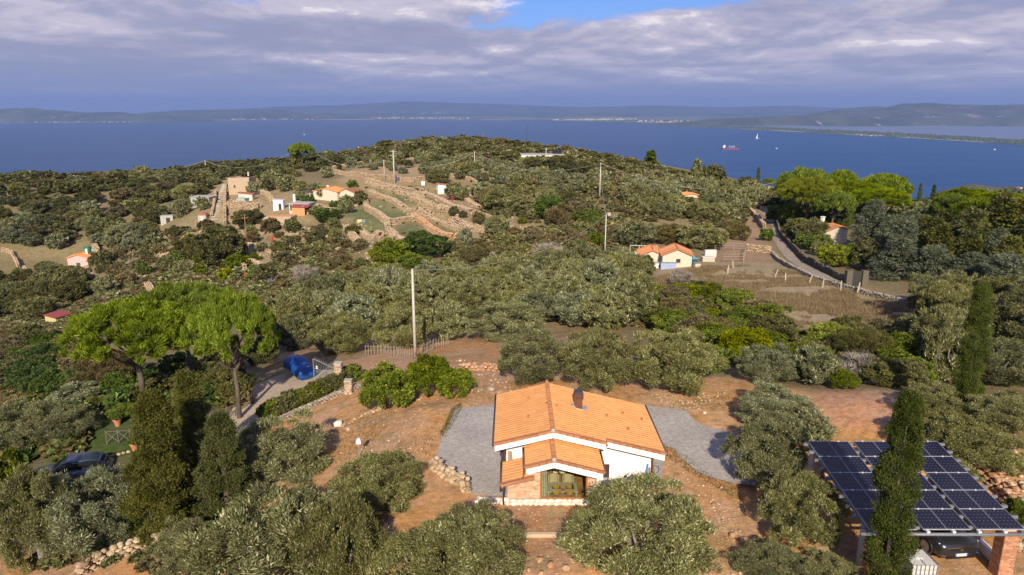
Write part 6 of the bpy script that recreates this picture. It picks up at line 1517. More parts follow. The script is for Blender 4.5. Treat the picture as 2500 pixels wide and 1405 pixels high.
pot(330, 1100, 1.25, 'terracotta pot at the edge of the lawn path'); pot(288, 1040, 1.25, 'big shaded planter with flowers on the lawn')
for i, (x, y) in enumerate([(205, 1128), (216, 1128), (228, 1127), (240, 1124), (252, 1121), (264, 1118), (276, 1115), (290, 1112), (302, 1109), (314, 1106)]):
    p = hit(x, y); o = link('edging_stone', rocks(ST_TAN)[i % 6]); o.location = (p[0], p[1], p[2] + .08); o.scale = (.32, .26, .24); tag(o, ('first', 'second', 'third', 'fourth', 'fifth', 'sixth', 'seventh', 'eighth', 'ninth', 'tenth')[i] + ' pale edging stone of the lawn path, counted from the parked car', 'edging stone', 'edging stones of the lawn path')
# hedge along the drive
hb = [hit(*q) for q in [(655, 1022), (700, 1003), (745, 985), (790, 962), (835, 945), (862, 928)]]
HEDGE_L = ['hedge bush %s along the driveway, counted from the junipers to the gate' % q for q in ('first', 'second', 'third', 'fourth', 'fifth', 'sixth', 'seventh', 'eighth', 'ninth', 'tenth', 'eleventh', 'twelfth', 'thirteenth', 'fourteenth', 'fifteenth', 'sixteenth', 'seventeenth', 'eighteenth')]
for i, a in enumerate(hb):
    for j in range(3):
        b = hb[min(i + 1, len(hb) - 1)]; q = a + (b - a) * j / 3
        tree('shrub', np.array([q[0] + wr.uniform(-.2, .2), q[1] + wr.uniform(-.2, .2), float(tz(q[0], q[1]))]), 1.5, 1.25, HEDGE_L.pop(0), leaf='oak' if (i + j) % 3 else 'shrub', group='hedge along the driveway', cat='hedge', trunk=False)
wb = hit(878, 1115); t = thing('weather_box', 'small white box on a post behind the twiggy olive', 'box', tuple(map(float, wb)))
MB().tube([(0, 0, 0), (0, 0, .8)], .03, 6).build('post', IRON, t); MB().box(-.14, .14, -.12, .12, .8, 1.0).box(-.09, .09, -.08, .08, 1.0, 1.12).build('housing', FRAMEW, t)

# ------------------------------------------------------------------ power poles and cables
POLE = mat_plain('pale_concrete_pole', (.50, .45, .38), .85, .12, 3.); RUST = mat_plain('rusty_iron', (.34, .13, .06), .8, .2, 6.)
PT = {}
def power_pole(key, px, yb, ytop, label, r=.15, mat=POLE, arms=(), name='power_pole'):
    p = hit(px, yb); top = aty(px, ytop, p[1]); h = float(top[2] - p[2]); t = thing(name, label, 'pole', tuple(map(float, p)))
    MB().tube([(0, 0, -.3), (0, 0, h)], [r, r * .62], 10).build('shaft', mat, t, smooth=True)
    for z, w in arms:
        MB().box(-w / 2, w / 2, -.05, .05, h - z - .05, h - z + .05).build('cross_arm', mat, t)
        for s in (-.45, 0, .45): MB().rev([(.05, 0), (.07, .08), (.04, .16)], (s * w, 0, h - z + .05), 8).build('insulator', CONC, t)
    PT[key] = np.array([p[0], p[1], p[2] + h - .15]); return t
power_pole('near', 1014, 872, 657, 'old concrete pole rising beside the paling fence', .15)
power_pole('mid', 1476, 648, 522, 'thin pale metal pole in the dry grass slope', .13, mat_plain('grey_pole', (.48, .47, .47), .6, .05)); power_pole('up', 1464, 486, 398, 'concrete pole with a small yellow base on the upper slope', .19)
power_pole('cross', 963, 448, 367, 'double cross armed pole at the high field wall', .26, arms=((.5, 2.4), (1.9, 2.0))); power_pole('w1', 939, 441, 390, 'plain pole just left of the cross armed pole', .16)
power_pole('w2', 1159, 416, 370, 'pole standing in the upper grey olives', .2); power_pole('w3', 1333, 398, 360, 'pole in front of the long flat roofed house', .18, arms=((.8, 1.),))
power_pole('far', 1286, 352, 301, 'distant dark pylon pole behind the hilltop, seen against the sea', .13, DARKM, arms=((2., 3.2), (3.4, 2.)))
power_pole('rust', 606, 628, 524, 'rusty iron pole beside the dark holm oak', .12, RUST, arms=((.9, 1.2),)); power_pole('l1', 504, 425, 392, 'leaning pole in the dark wood on the slope', .2)
power_pole('l2', 182, 446, 428, 'short pole in the wood, halfway along its cable', .2); power_pole('l3', 32, 446, 430, 'short pole in the wood near the picture edge', .2)
power_pole('lane', 1906, 478, 440, 'concrete pole at the corner of the stone pine wood', .28, arms=((.6, 2.),)); power_pole('l4', 1179, 345, 322, 'faint far pole on the hilltop skyline', .12, RUST)
power_pole('aerial', 2014, 545, 495, 'roof aerial mast above the pink roofed villa', .06, IRON, arms=((3.4, 1.6),), name='aerial_mast')
CABLE = mat_plain('cable', (.38, .35, .30), .7, .05)
def cable(label, a, b, sag, r=.035):
    a, b = PT.get(a, a) if isinstance(a, str) else a, PT.get(b, b) if isinstance(b, str) else b; pts = []
    for i in range(17):
        s = i / 16; q = a + (b - a) * s; pts.append((q[0], q[1], q[2] - sag * 4 * s * (1 - s)))
    tag(MB().tube(pts, r, 4).build('power_cable', CABLE), label, 'cable')
cable('cable drooping from the stone pine to the plain wall pole', aty(775, 377, 270), 'w1', 3.2, .06); cable('cable between the plain wall pole and the olive pole', 'w1', 'w2', 4., .06)
cable('long cable from the olive pole down to the concrete slope pole', 'w2', 'up', 4.2, .055); cable('long ridge cable from the concrete slope pole to the pine wood pole', 'up', 'lane', 4.5, .055)
cable('cable descending from the thin metal pole to the old concrete pole', 'mid', 'near', 2.4, .03); cable('cable climbing from the thin metal pole to the slope pole', 'mid', 'up', 2., .03)
cable('cable along the wood between the leaning pole and the halfway pole', 'l1', 'l2', 3., .06); cable('cable along the wood between the two short poles', 'l2', 'l3', 1.5, .06); cable('faint cable crossing the sea view toward the lone stone pine', 'l1', aty(705, 376, 272), 4., .06)
power_stub = hit(1464, 487); tag(MB().rev([(.35, 0), (.35, .25), (.0, .3)], tuple(map(float, power_stub)), 10).build('yellow_footing', mat_plain('yellow_paint', (.75, .42, .03), .6)), 'yellow collar at the foot of the upper slope pole', 'collar')
# ------------------------------------------------------------------ hillside houses and huts
WALLS = {'pink': mat_plain('pink_plaster', (.66, .40, .37), .9, .08), 'white': mat_plain('white_wash', (.78, .74, .68), .9, .08), 'cream': mat_plain('cream_plaster', (.60, .50, .38), .9, .12), 'stone': mat_plain('rubble_stone', (.46, .33, .22), .95, .4, 3., .05),
         'grey': mat_plain('grey_render', (.42, .38, .34), .9, .15), 'orange': mat_plain('orange_render', (.62, .27, .12), .9, .1), 'wood': mat_plain('red_timber', (.20, .06, .03), .8, .2, 6.), 'green': mat_plain('pale_green_sheet', (.36, .44, .38), .5, .15), 'yellow': mat_plain('ochre_wall', (.52, .44, .22), .9, .15)}
SHEET = mat_plain('grey_sheet_roof', (.42, .41, .39), .6, .15); REDSH = mat_plain('red_sheet_roof', (.30, .06, .045), .6, .15); FELT = mat_plain('felt_roof', (.22, .23, .20), .9, .15); GREEN = mat_plain('green_shutter', (.03, .10, .06), .6, .1); DARKW = mat_plain('dark_opening', (.03, .028, .025), .7, .1)
def cottage(name, label, loc, rz, w, d, h, roof, wall, rmat, doors=(), windows=(), chim=None, pitch=.3, over=.3, extra=None, cat='house', base=1.5):
    """gable or flat house: local x across the gable, y depth; front at y=0"""
    t = thing(name, label, cat, tuple(map(float, loc)), rz); W_ = WALLS[wall]
    g = lambda x: h + pitch * (w / 2 - abs(x))
    if roof == 'gable': MB().prism([(-w / 2, -base), (w / 2, -base), (w / 2, h), (0, g(0)), (-w / 2, h)], 0, d).build('wall', W_, t)
    elif roof == 'shed': MB().prism([(-w / 2, -base), (w / 2, -base), (w / 2, h + .06), (-w / 2, h + .06 + pitch * w)], 0, d).build('wall', W_, t)
    elif roof == 'barrel': MB().box(-w / 2, w / 2, 0, d, -base, h).build('wall', W_, t)
    else: MB().box(-w / 2, w / 2, 0, d, -base, h).build('wall', W_, t)
    if roof == 'gable':
        for s in (-1, 1):
            e = w / 2 + over; z0, z1 = h - pitch * over + .03, g(0) + .03
            r = MB().hexa([(0, -over, z1), (s * e, -over, z0), (s * e, d + over, z0), (0, d + over, z1)][::s], [(0, -over, z1 + .14), (s * e, -over, z0 + .14), (s * e, d + over, z0 + .14), (0, d + over, z1 + .14)][::s]).build('roof', rmat, t)
            n = int((d + 2 * over) / .42); m = MB()
            for k in range(n):
                y = -over + (k + .5) * (d + 2 * over) / n; m.hexa([(0, y - .08, z1 + .13), (s * e, y - .08, z0 + .13), (s * e, y + .08, z0 + .13), (0, y + .08, z1 + .13)][::s], [(0, y - .04, z1 + .22), (s * e, y - .04, z0 + .22), (s * e, y + .04, z0 + .22), (0, y + .04, z1 + .22)][::s])
            tag(m.build('tile_rows', rmat, r), kind='stuff')
        MB().tube([(0, -over, g(0) + .2), (0, d + over, g(0) + .2)], .1, 6).build('ridge', rmat, t)
    elif roof == 'flat': MB().box(-w / 2 - over, w / 2 + over, -over, d + over, h, h + .16).build('roof', rmat, t)
    elif roof == 'shed':
        e = w / 2 + over; za, zb = h + .07 + pitch * (w + over), h + .07 - pitch * over
        MB().hexa([(-e, -over, za), (e, -over, zb), (e, d + over, zb), (-e, d + over, za)], [(-e, -over, za + .12), (e, -over, zb + .12), (e, d + over, zb + .12), (-e, d + over, za + .12)]).build('roof', rmat, t)
    elif roof == 'barrel':
        P = [(math.cos(a) * (w / 2 + over), h - .05 + math.sin(a) * w * .28) for a in np.linspace(0, math.pi, 9)]; MB().prism(P, -over, d + over).build('roof', rmat, t)
    elif roof == 'parapet': MB().box(-w / 2 + .4, w / 2 - .4, .4, d - .4, h + .005, h + .06).build('roof', rmat, t); MB().box(-w / 2, w / 2, 0, .35, h, h + .4).box(-w / 2, -w / 2 + .35, .35, d, h, h + .4).box(w / 2 - .35, w / 2, .35, d, h, h + .4).build('parapet', W_, t)
    for x, dw, dh, m in doors: MB().box(x - dw / 2, x + dw / 2, -.06, .02, 0, dh).build('door', m, t)
    for x, z, ww, wh, m in windows: f = MB().box(x - ww / 2, x + ww / 2, -.05, .02, z, z + wh).build('window', m, t); MB().box(x - ww / 2 - .08, x + ww / 2 + .08, -.12, .0, z - .09, z - .01).build('sill', CONC, f)
    if chim: x, y, ch_ = chim; MB().box(x - .28, x + .28, y - .28, y + .28, h, h + ch_).box(x - .36, x + .36, y - .36, y + .36, h + ch_, h + ch_ + .12).build('chimney', WALLS['white'], t)
    if extra: extra(t)
    return t
def at(px, py): return hit(px, py)
p = at(192, 656); s_ = mpp(p)
def ex_pink(t): MB().box(w_ / 2, w_ / 2 + .5, 1, 1.5, 1.2, 1.8).build('water_heater', ZINC, t); MB().rev([(.0, 0), (.35, .08), (.38, .12)], (w_ / 2 - .3, -.3, 2.2), 10).build('satellite_dish', FRAMEW, t)
w_ = 46 * s_
cottage('pink_hut', 'pink hut with orange tiled roof and green door on a lower terrace', p, .12, w_, 4.2, 3.1, 'gable', 'pink', NEWTILE, [(.1, 1.1, 1.7, GREEN)], chim=(w_ * .28, 3., 1.9), extra=ex_pink)
p = at(126, 797); s_ = mpp(p); cottage('ruined_hut', 'little ochre hut with a rusty red roof in the scrub', p, -.3, 34 * s_, 3., 1.5, 'shed', 'yellow', REDSH, pitch=.12, over=.2, cat='hut')
def ex_ruin(t): MB().box(-.3, .9, -.18, .7, 1.79, 1.84).build('patched_sheet', FRAMEW, t)
p = at(610, 684); s_ = mpp(p); cottage('garden_shed', 'red brown wooden garden shed with a grey green roof', p, -.25, 30 * s_, 2.6, 1.9, 'gable', 'wood', FELT, [(.5, .7, 1.6, WALLS['wood'])], pitch=.22, over=.2, cat='shed')
p = at(585, 474); s_ = mpp(p)
def ex_stone(t): MB().rev([(.3, 0), (.25, 1.2), (.4, 1.25), (.0, 1.5)], (1.8, 5, 5.8), 8).build('chimney', WALLS['cream'], t)
sh = cottage('stone_house', 'square stone house with flat roof and a bright round tree in front', p, 0., 52 * s_, 7, 5.2, 'parapet', 'stone', WALLS['stone'], windows=[(-1.5, 2.2, .6, .8, DARKW)], extra=ex_stone)
p = at(600, 492); s_ = mpp(p); cottage('lean_to', 'small pale porch with tiled roof in front of the stone house', p, .0, 34 * s_, 2.5, 2.1, 'shed', 'cream', OLDTILE, [(.6, .8, 1.8, WALLS['white'])], pitch=.1, cat='hut')
p = at(489, 503); s_ = mpp(p); cottage('flat_roofed_shed', 'grey flat roofed shed with one green window', p, -.15, 48 * s_, 5, 2.8, 'flat', 'grey', SHEET, windows=[(-2.2, 1.2, .8, .9, GREEN)], cat='shed', base=2.5)
p = at(589, 503); s_ = mpp(p); cottage('metal_shed', 'pale green sheet metal shed under the stone house porch', p, -.2, 22 * s_, 2.4, 2.1, 'flat', 'green', mat_plain('pale_green_roof', (.40, .47, .44), .5), over=.1, cat='shed')
p = at(494, 541); s_ = mpp(p); cottage('round_roofed_shed', 'tiny shed with rust coloured barrel roof on the slope', p, 0, 20 * s_, 2., 1.9, 'barrel', 'grey', RUST, [(.0, .8, 1.5, WALLS['cream'])], over=.1, cat='shed')
p = at(408, 545); s_ = mpp(p); cottage('open_shack', 'open roofless shack on the edge of the dark wood', p, .3, 28 * s_, 2.6, 2.2, 'flat', 'grey', SHEET, [(.4, 1.2, 1.7, DARKW)], over=.05, cat='hut')
p = at(680, 514); s_ = mpp(p); cottage('white_hut', 'small white hut with dark doorway beside the red and grey roofed house', p, .1, 24 * s_, 2.5, 2.7, 'shed', 'white', FRAMEW, [(.5, .8, 1.9, DARKW)], pitch=.06, over=.1, cat='hut')
p = at(730, 522); s_ = mpp(p)
def ex_red(t):
    MB().hexa([(-1.2, -2.2, 2.05), (3.8, -2.2, 2.05), (3.8, .0, 2.7), (-1.2, .0, 2.7)], [(-1.2, -2.2, 2.15), (3.8, -2.2, 2.15), (3.8, .0, 2.8), (-1.2, .0, 2.8)]).build('lean_to_roof', REDSH, t)
    MB().box(-1.1, 2.6, -1.9, -1.8, -.5, 2.0).build('orange_front', WALLS['orange'], t); MB().box(-3.0, -2.4, 3.2, 3.8, 2.5, 5.0).build('chimney', WALLS['white'], t); MB().rev([(.0, 0), (.4, .1), (.42, .14)], (2.4, -2.2, 2.3), 12).build('satellite_dish', FRAMEW, t)
cottage('low_house', 'low house with grey roof and dark red lean to over an orange front', p, -.15, 58 * s_ * .85, 4.2, 2.7, 'flat', 'cream', SHEET, windows=[(-2.2, .9, .7, 1.5, GREEN)], extra=ex_red)
p = at(795, 490); s_ = mpp(p)
def ex_long(t):
    L_ = 5.2
    MB().prism([(L_ - 1.5, -2), (L_ + 4.3, -2), (L_ + 4.3, 2.5), (L_ + 1.4, 3.6), (L_ - 1.5, 2.5)], 1.5, 7).build('gable_wing', WALLS['cream'], t)
    for s in (-1, 1):
        r = MB().hexa([(L_ + 1.4, 1.2, 3.62), (L_ + 1.4 + s * 3.3, 1.2, 2.4), (L_ + 1.4 + s * 3.3, 7.3, 2.4), (L_ + 1.4, 7.3, 3.62)][::s], [(L_ + 1.4, 1.2, 3.78), (L_ + 1.4 + s * 3.3, 1.2, 2.56), (L_ + 1.4 + s * 3.3, 7.3, 2.56), (L_ + 1.4, 7.3, 3.78)][::s]).build('wing_roof', OLDTILE, t)
    MB().box(L_ + .8, L_ + 1.8, 1.42, 1.52, .6, 2.0).build('window', GREEN, t)
    MB().box(-8.5, -4.6, -1.2, -1.0, -.4, .5).box(-8.5, -8.3, -1.0, 3, -.4, .5).build('terrace_parapet', WALLS['white'], t); MB().box(-8.5, -4.6, -1, 3, -1.5, -.3).build('terrace', CONC, t)
    for x in (-8.3, -5.0): MB().box(x, x + .14, -1., -.86, 0, 2.3).build('post', WALLS['white'], t)
    MB().box(-8.6, -4.5, -1.2, 3., 2.3, 2.38).build('canopy', DARKM, t)
cottage('long_house', 'long cream house with orange tiled roofs and a white terrace', p, -.35, 8.6, 5.5, 2.7, 'gable', 'cream', NEWTILE, chim=(-.5, 2.5, 1.6), extra=ex_long, pitch=.22, base=3)
p = at(1083, 473); s_ = mpp(p); cottage('small_white_hut', 'small white and stone hut with red roof half hidden by an olive', p, .25, 3.6, 3.4, 2.5, 'shed', 'white', OLDTILE, [(.6, .8, 1.7, DARKW)], pitch=.12, cat='hut')
p = at(1325, 397); s_ = mpp(p)
def ex_flat(t):
    m = MB()
    for k in range(34): x = -W2 + .25 + k * (2 * W2) / 34.5; m.box(x, x + .14, -.3, 8.3, 3.05, 3.16)
    tag(m.build('roof_ribs', SHEET, t), kind='stuff')
    for k in range(3): q = MB().hexa([(W2 - 4.2 + k * 1.2, 4., 3.2), (W2 - 3.1 + k * 1.2, 4., 3.2), (W2 - 3.1 + k * 1.2, 5.8, 4.6), (W2 - 4.2 + k * 1.2, 5.8, 4.6)], [(W2 - 4.2 + k * 1.2, 3.95, 3.28), (W2 - 3.1 + k * 1.2, 3.95, 3.28), (W2 - 3.1 + k * 1.2, 5.75, 4.68), (W2 - 4.2 + k * 1.2, 5.75, 4.68)]); q.build('solar_collector', PVM, t)
W2 = 52 * s_
cottage('flat_roofed_house', 'long house with flat grey ribbed roof and solar collectors near the hilltop', p, .03, 104 * s_, 8, 2.9, 'flat', 'white', SHEET, windows=[(-3, 1, 1.2, 1, DARKW), (3.5, 1, 1.2, 1, DARKW)], extra=ex_flat)
for px, lab, wd in [(1592, 'first of the twin tiled sheds, with a white van box in front', 66), (1652, 'second of the twin tiled sheds, larger and with a plain cream gable', 76)]:
    p = at(px, 654); s_ = mpp(p); cottage('tiled_shed', lab, p, -.12, wd * s_ * .92, 4.8, 2.1, 'gable', 'cream', OLDTILE if px > 1600 else tile_mat('half_old_tile', (.40, .15, .065), (.56, .23, .10), (.34, .18, .11)), windows=[(.2, .9, .7, .6, DARKW)] if px > 1600 else [], pitch=.42, over=.35, cat='shed', base=.8)
def boxthing(name, label, cat, px, py, w, d, h, mat, rz=0., extra=None):
    p = at(px, py); s = mpp(p); t = thing(name, label, cat, tuple(map(float, p)), rz); MB().box(-w * s / 2, w * s / 2, 0, d, -.2, h).build('body', mat, t)
    if extra: extra(t, w * s, d, h)
    return t
def lid(mat): return lambda t, w, d, h: MB().box(-w / 2 - .05, w / 2 + .05, -.05, d + .05, h, h + .08).build('lid', mat, t)
boxthing('van_box', 'white box body standing before the first tiled shed', 'container', 1608, 650, 28, 2.2, 2.1, FRAMEW, -.1, lid(FRAMEW)); boxthing('blue_container', 'pale blue metal container before the second tiled shed', 'container', 1632, 657, 37, 1.3, 1.0, mat_plain('pale_blue_paint', (.30, .36, .50), .6), -.1, lid(mat_plain('blue_grey_lid', (.16, .18, .28), .6)))
boxthing('tile_stack', 'stack of orange roof tiles on the blue container', 'tiles', 1637, 650, 26, 1.4, 1.75, NEWTILE, -.1, lid(OLDTILE)); boxthing('white_bin', 'white chest beside the pale blue container', 'chest', 1601, 656, 14, .9, .9, FRAMEW, -.1, lid(CONC))
boxthing('gas_box', 'small red and white cabinet by the shed pergola posts', 'cabinet', 1543, 640, 6, .5, .55, mat_plain('red_paint', (.5, .03, .02), .5), 0., lid(FRAMEW)); boxthing('stacked_tanks', 'bluish white plastic tank beside the bush at the first tiled shed', 'tank', 1556, 645, 11, 1., 1.2, mat_plain('bluish_plastic', (.42, .50, .58), .5), .1, lid(FRAMEW))
boxthing('trough', 'white trough lying in the grass by the thin metal pole', 'trough', 1496, 652, 15, .5, .35, FRAMEW, .1, lid(FRAMEW)); boxthing('farm_bench', 'long pale workbench behind the sheds', 'bench', 1730, 640, 30, 1., .8, TABLEW, .05, lid(FRAMEW))
boxthing('hay_rack', 'white railed rack beyond the workbench', 'rack', 1735, 628, 28, .6, 1.3, mat_plain('rack_bars', (.60, .55, .5), .7), .05, None); boxthing('tarp_pile', 'pile of timber under a dark green tarpaulin beside the second shed', 'pile', 1692, 650, 22, 1.6, 1.2, mat_plain('dark_tarp', (.015, .07, .075), .6), .1, lid(mat_plain('cyan_tarp', (.15, .38, .50), .6)))
boxthing('rubble_heap_box', 'cream rubble box beside the tarpaulin pile', 'heap', 1704, 655, 14, 1., .7, WALLS['cream'], .1, lid(GREYWOOD)); boxthing('white_cistern', 'white cube cistern at the high field wall', 'cistern', 1033, 453, 9, 1., 1.3, FRAMEW, 0, lid(FRAMEW)); boxthing('blue_door', 'dark blue door beside the palings of the high field wall', 'door', 973, 443, 5, .2, 1.5, mat_plain('navy_paint', (.03, .04, .12), .6), 0, lid(CONC))
boxthing('rubble_box', 'small concrete manhole block on the bare slope', 'block', 1487, 528, 8, .8, .7, CONC, 0, lid(CONC)); boxthing('stone_tank', 'open walled stone cistern below the low house', 'cistern', 681, 548, 66, 4.5, 2.0, WALLS['stone'], 0., lambda t, w, d, h: MB().box(-w / 2 + .5, w / 2 - .5, .5, d - .5, h + .004, h + .05).build('fill', WALLS['orange'], t))
boxthing('yellow_chest', 'yellow chest among junk on the green terrace', 'chest', 878, 543, 11, 1., .8, mat_plain('pale_yellow', (.66, .52, .22), .6), .4, lid(DARKM)); boxthing('blue_junk', 'folded blue sheet beside the yellow chest', 'sheet', 888, 541, 8, .9, .35, mat_plain('sky_blue', (.10, .32, .62), .6), -.4, lid(GREYWOOD))
def barrel(label, px, py, w, h, mat):
    p = at(px, py); s = mpp(p); r = w * s / 2; t = thing('barrel_tank', label, 'tank', tuple(map(float, p))); MB().rev([(r * .92, 0), (r, .1), (r, h * .5), (r, h - .1), (r * .9, h)], (0, 0, 0), 14).build('body', mat, t); MB().rev([(r * .5, 0), (r * .45, .12), (.0, .14)], (0, 0, h), 12).build('lid', mat, t)
barrel('round dark green water tank behind the pink hut', 215, 616, 16, 1.7, mat_plain('tank_green', (.02, .16, .10), .5)); barrel('bright blue barrel on the terrace before the pink hut', 118, 677, 9, 1.5, mat_plain('barrel_blue', (.03, .28, .68), .4)); barrel('maroon round tank under the olives by the small white hut', 1105, 489, 13, 1.4, mat_plain('tank_maroon', (.16, .02, .035), .5)); barrel('red barrel on the path below the open stone cistern', 665, 592, 6, 1.5, mat_plain('barrel_red', (.5, .03, .02), .5)); barrel('pale teal barrel on the yard wall of the stone house', 565, 500, 6, 1.4, mat_plain('barrel_teal', (.14, .34, .34), .5)); barrel('white round cistern lid beside the green tank', 224, 614, 8, .8, FRAMEW)
p = at(616, 452); t = thing('water_dome', 'pale blue half round tank at the corner of the stone house', 'tank', tuple(map(float, p))); MB().rev([(1.2, 0), (1.15, .5), (.8, .95), (.0, 1.1)], (0, 0, .6), 14).build('dome', mat_plain('pale_dome', (.45, .50, .55), .4), t, smooth=True); MB().box(-1.2, 1.2, -1., 1.2, 0, .6).build('plinth', CONC, t)
p = at(1688, 487); s_ = mpp(p); p[2] -= 1.3; cottage('orange_roofed_hut', 'hut with plain orange roof sunk in the grey olive grove', p, .1, 34 * s_, 4, 2.4, 'gable', 'cream', NEWTILE, pitch=.2, cat='hut')
p = at(2040, 598); s_ = mpp(p)
def ex_villa(t): MB().box(1.3, 5.2, 1.5, 5, -1, 2.5).build('wing', WALLS['stone'], t); MB().hexa([(1.2, 1.2, 2.52), (5.5, 1.2, 2.52), (5.5, 5.2, 3.1), (1.2, 5.2, 3.1)], [(1.2, 1.2, 2.66), (5.5, 1.2, 2.66), (5.5, 5.2, 3.24), (1.2, 5.2, 3.24)]).build('wing_roof', NEWTILE, t)
cottage('villa', 'villa with pinkish tiled roof hidden among the trees under the stone pines', p, .5, 6.4, 7, 2.9, 'gable', 'cream', OLDTILE, chim=(.6, 4, 2.0), extra=ex_villa, pitch=.2)
# shed pergola
p = at(1537, 640); q = at(1612, 640); t = thing('post_and_beam', 'pale timber beam on posts behind the twin tiled sheds', 'pergola', tuple(map(float, p)))
MB().tube([(0, 0, 3.1), (q[0] - p[0], q[1] - p[1] + 3, 3.1)], .08, 6).build('beam', TABLEW, t)
for f in (0, .33, .66, 1): MB().tube([((q[0] - p[0]) * f, (q[1] - p[1] + 3) * f, -.5), ((q[0] - p[0]) * f, (q[1] - p[1] + 3) * f, 3.1)], .08, 6).build('post', TABLEW, t)
p = at(1553, 640); t = thing('plastic_arch', 'beige arched kennel beside the shed posts', 'kennel', tuple(map(float, p))); MB().prism([(math.cos(a) * .9, math.sin(a) * 1.7) for a in np.linspace(0, math.pi, 10)], 0, 1.6).build('shell', WALLS['cream'], t)
# garden gate of the lane wall
p = at(2088, 700); t = thing('garden_gate', 'dark gate between stone pillars at the low end of the lane', 'gate', tuple(map(float, p)))
MB().box(-.7, .7, -.05, .05, 0, 2.2).build('leaf', DARKW, t)
for s in (-1, 1): MB().box(s * 1.1 - .4, s * 1.1 + .4, -.4, .4, -.3, 2.3).build('pillar', ST_DARK, t)  # pillar stone coloured dark to stand for the tree shade
# steps and long paths between the houses
def slabs(name, label, pxs, w, n, mat):
    P = [at(*q) for q in pxs]; o = tuple(map(float, P[0])); t = thing(name, label, 'steps', o); me = MB().box(-w / 2, w / 2, -.32, .32, -.25, .06).mesh('step'); me.materials.append(mat)
    for i in range(n):
        f = i / (n - 1) * (len(P) - 1); k = min(int(f), len(P) - 2); q = P[k] + (P[k + 1] - P[k]) * (f - k); s = link('step', me, None, t); s.location = (q[0] - o[0], q[1] - o[1], float(tz(q[0], q[1])) - o[2] + .05)
slabs('stone_steps', 'long straight flight of pale steps climbing to the stone house', [(524, 535), (535, 500), (543, 470), (550, 450)], 2., 30, ST_TAN if 0 else CONC); slabs('stone_steps', 'crooked white steps under the pink hut', [(232, 695), (228, 680), (224, 668)], 1.2, 9, CONC)
# agave by the garden shed, junk beside it
p = at(562, 692); t = thing('agave_plant', 'blue grey agave in front of the bright little tree', 'plant', tuple(map(float, p)))
for k in range(16):
    a = k * 2.4; r = .9 + .3 * (k % 3); z = .5 + .5 * ((k * 7) % 5) / 5
    MB().add([(0, 0, 0), (math.cos(a + .25) * r * .5, math.sin(a + .25) * r * .5, z * .7), (math.cos(a) * r, math.sin(a) * r, z), (math.cos(a - .25) * r * .5, math.sin(a - .25) * r * .5, z * .7)], [(0, 1, 2, 3)]).build('leaf', mat_plain('agave_blue', (.20, .27, .26), .6), t)
tree('citrus', at(553, 688), 34 * mpp(at(553, 688)), 2.9, 'bright little tree at the corner of the wooden garden shed', leaf='yellow')
for i, (x, y, c, l) in enumerate([(640, 682, (.5, .1, .04), 'orange red crate beside the wooden garden shed'), (650, 686, (.5, .48, .45), 'whitish crate beside the wooden garden shed'), (662, 688, (.08, .1, .3), 'blue crate beside the wooden garden shed'), (676, 692, (.35, .33, .38), 'grey crate at the end of the junk row')]):
    boxthing('crate', l, 'crate', x, y, 7, .6, .5, mat_plain('crate_%s' % ('orange', 'white', 'blue', 'grey')[i], c, .7), .3 * i, lid(mat_plain('crate_lid_%s' % ('orange', 'white', 'blue', 'grey')[i], tuple(q * .7 for q in c), .7)))

# ------------------------------------------------------------------ headland villas, ship and boats
for i, (x, y, w, lab) in enumerate([(2338, 470, 18, 'headland villa nearest the slim cypresses'), (2362, 467, 14, 'second headland villa, low pink walls'), (2412, 466, 17, 'cream headland villa standing above the stone pine crowns'), (2432, 474, 14, 'small headland villa below the cream one'), (2470, 470, 12, 'headland villa among trees before the picture edge'), (2492, 462, 14, 'topmost headland villa cut by the picture edge')]):
    q = aty(x, y + 3, 1600); s = 1600 / FPX; cottage('headland_villa', lab, q, .3 * (i % 3 - 1), w * s, 9, 5, 'gable', ('cream', 'pink', 'cream', 'cream', 'pink', 'cream')[i], OLDTILE, windows=[(-2, 2, 1.2, 1.5, DARKW), (2, 2, 1.2, 1.5, DARKW)], pitch=.25, cat='villa', base=14)
pts = []; rs = np.random.RandomState(31)
for _ in range(700): x = rs.uniform(2270, 2700); y0 = np.interp(x, [2270, 2330, 2380, 2440, 2500, 2700], [486, 468, 461, 464, 460, 450]); pts.append(aty(x, y0 + abs(rs.normal()) * 9 + 2, 1500 + rs.uniform(60, 130)))
pts = np.array(pts); v, f = blobs_mesh(pts, rs.uniform(3, 7, len(pts)), 5); tag(link('headland_trees', new_mesh('headland_trees', v, f), LEAF['oak']), 'dark trees covering the villa headland', 'woodland', kind='stuff')
HULLR = mat_plain('red_hull', (.42, .04, .05), .5, .05, .05); HULLN = mat_plain('navy_hull', (.03, .04, .10), .5, .05, .05); SHW = mat_plain('ship_white', (.75, .75, .75), .5, .03, .05)
p = atz(1784, 365, SEA); SHP = 42 * (p[1] * CP - (p[2] - CAMH) * SP) / FPX
sh_ = thing('cargo_ship', 'red and navy cargo ship with white bridge at its stern', 'ship', (float(p[0]), float(p[1]), SEA)); L2 = SHP / 2
MB().prism([(-L2 * .96, 0), (L2 * .94, 0), (L2 * .97, 3.6), (-L2, 3.6)], -8, 8).build('hull_bottom', HULLR, sh_); MB().prism([(-L2, 3.6), (L2 * .97, 3.6), (L2 * 1.0, 11.), (L2 * .86, 10.2), (L2 * .84, 8), (-L2 * .62, 8), (-L2 * .66, 10), (-L2, 10)], -8, 8).build('hull', HULLN, sh_)
MB().box(-L2 * .94, -L2 * .68, -7, 7, 10, 21).box(-L2 * .90, -L2 * .66, -8, 8, 21, 24).build('bridge', SHW, sh_); MB().box(-L2 * .88, -L2 * .80, -2, 2, 24, 29).build('funnel', HULLR, sh_)
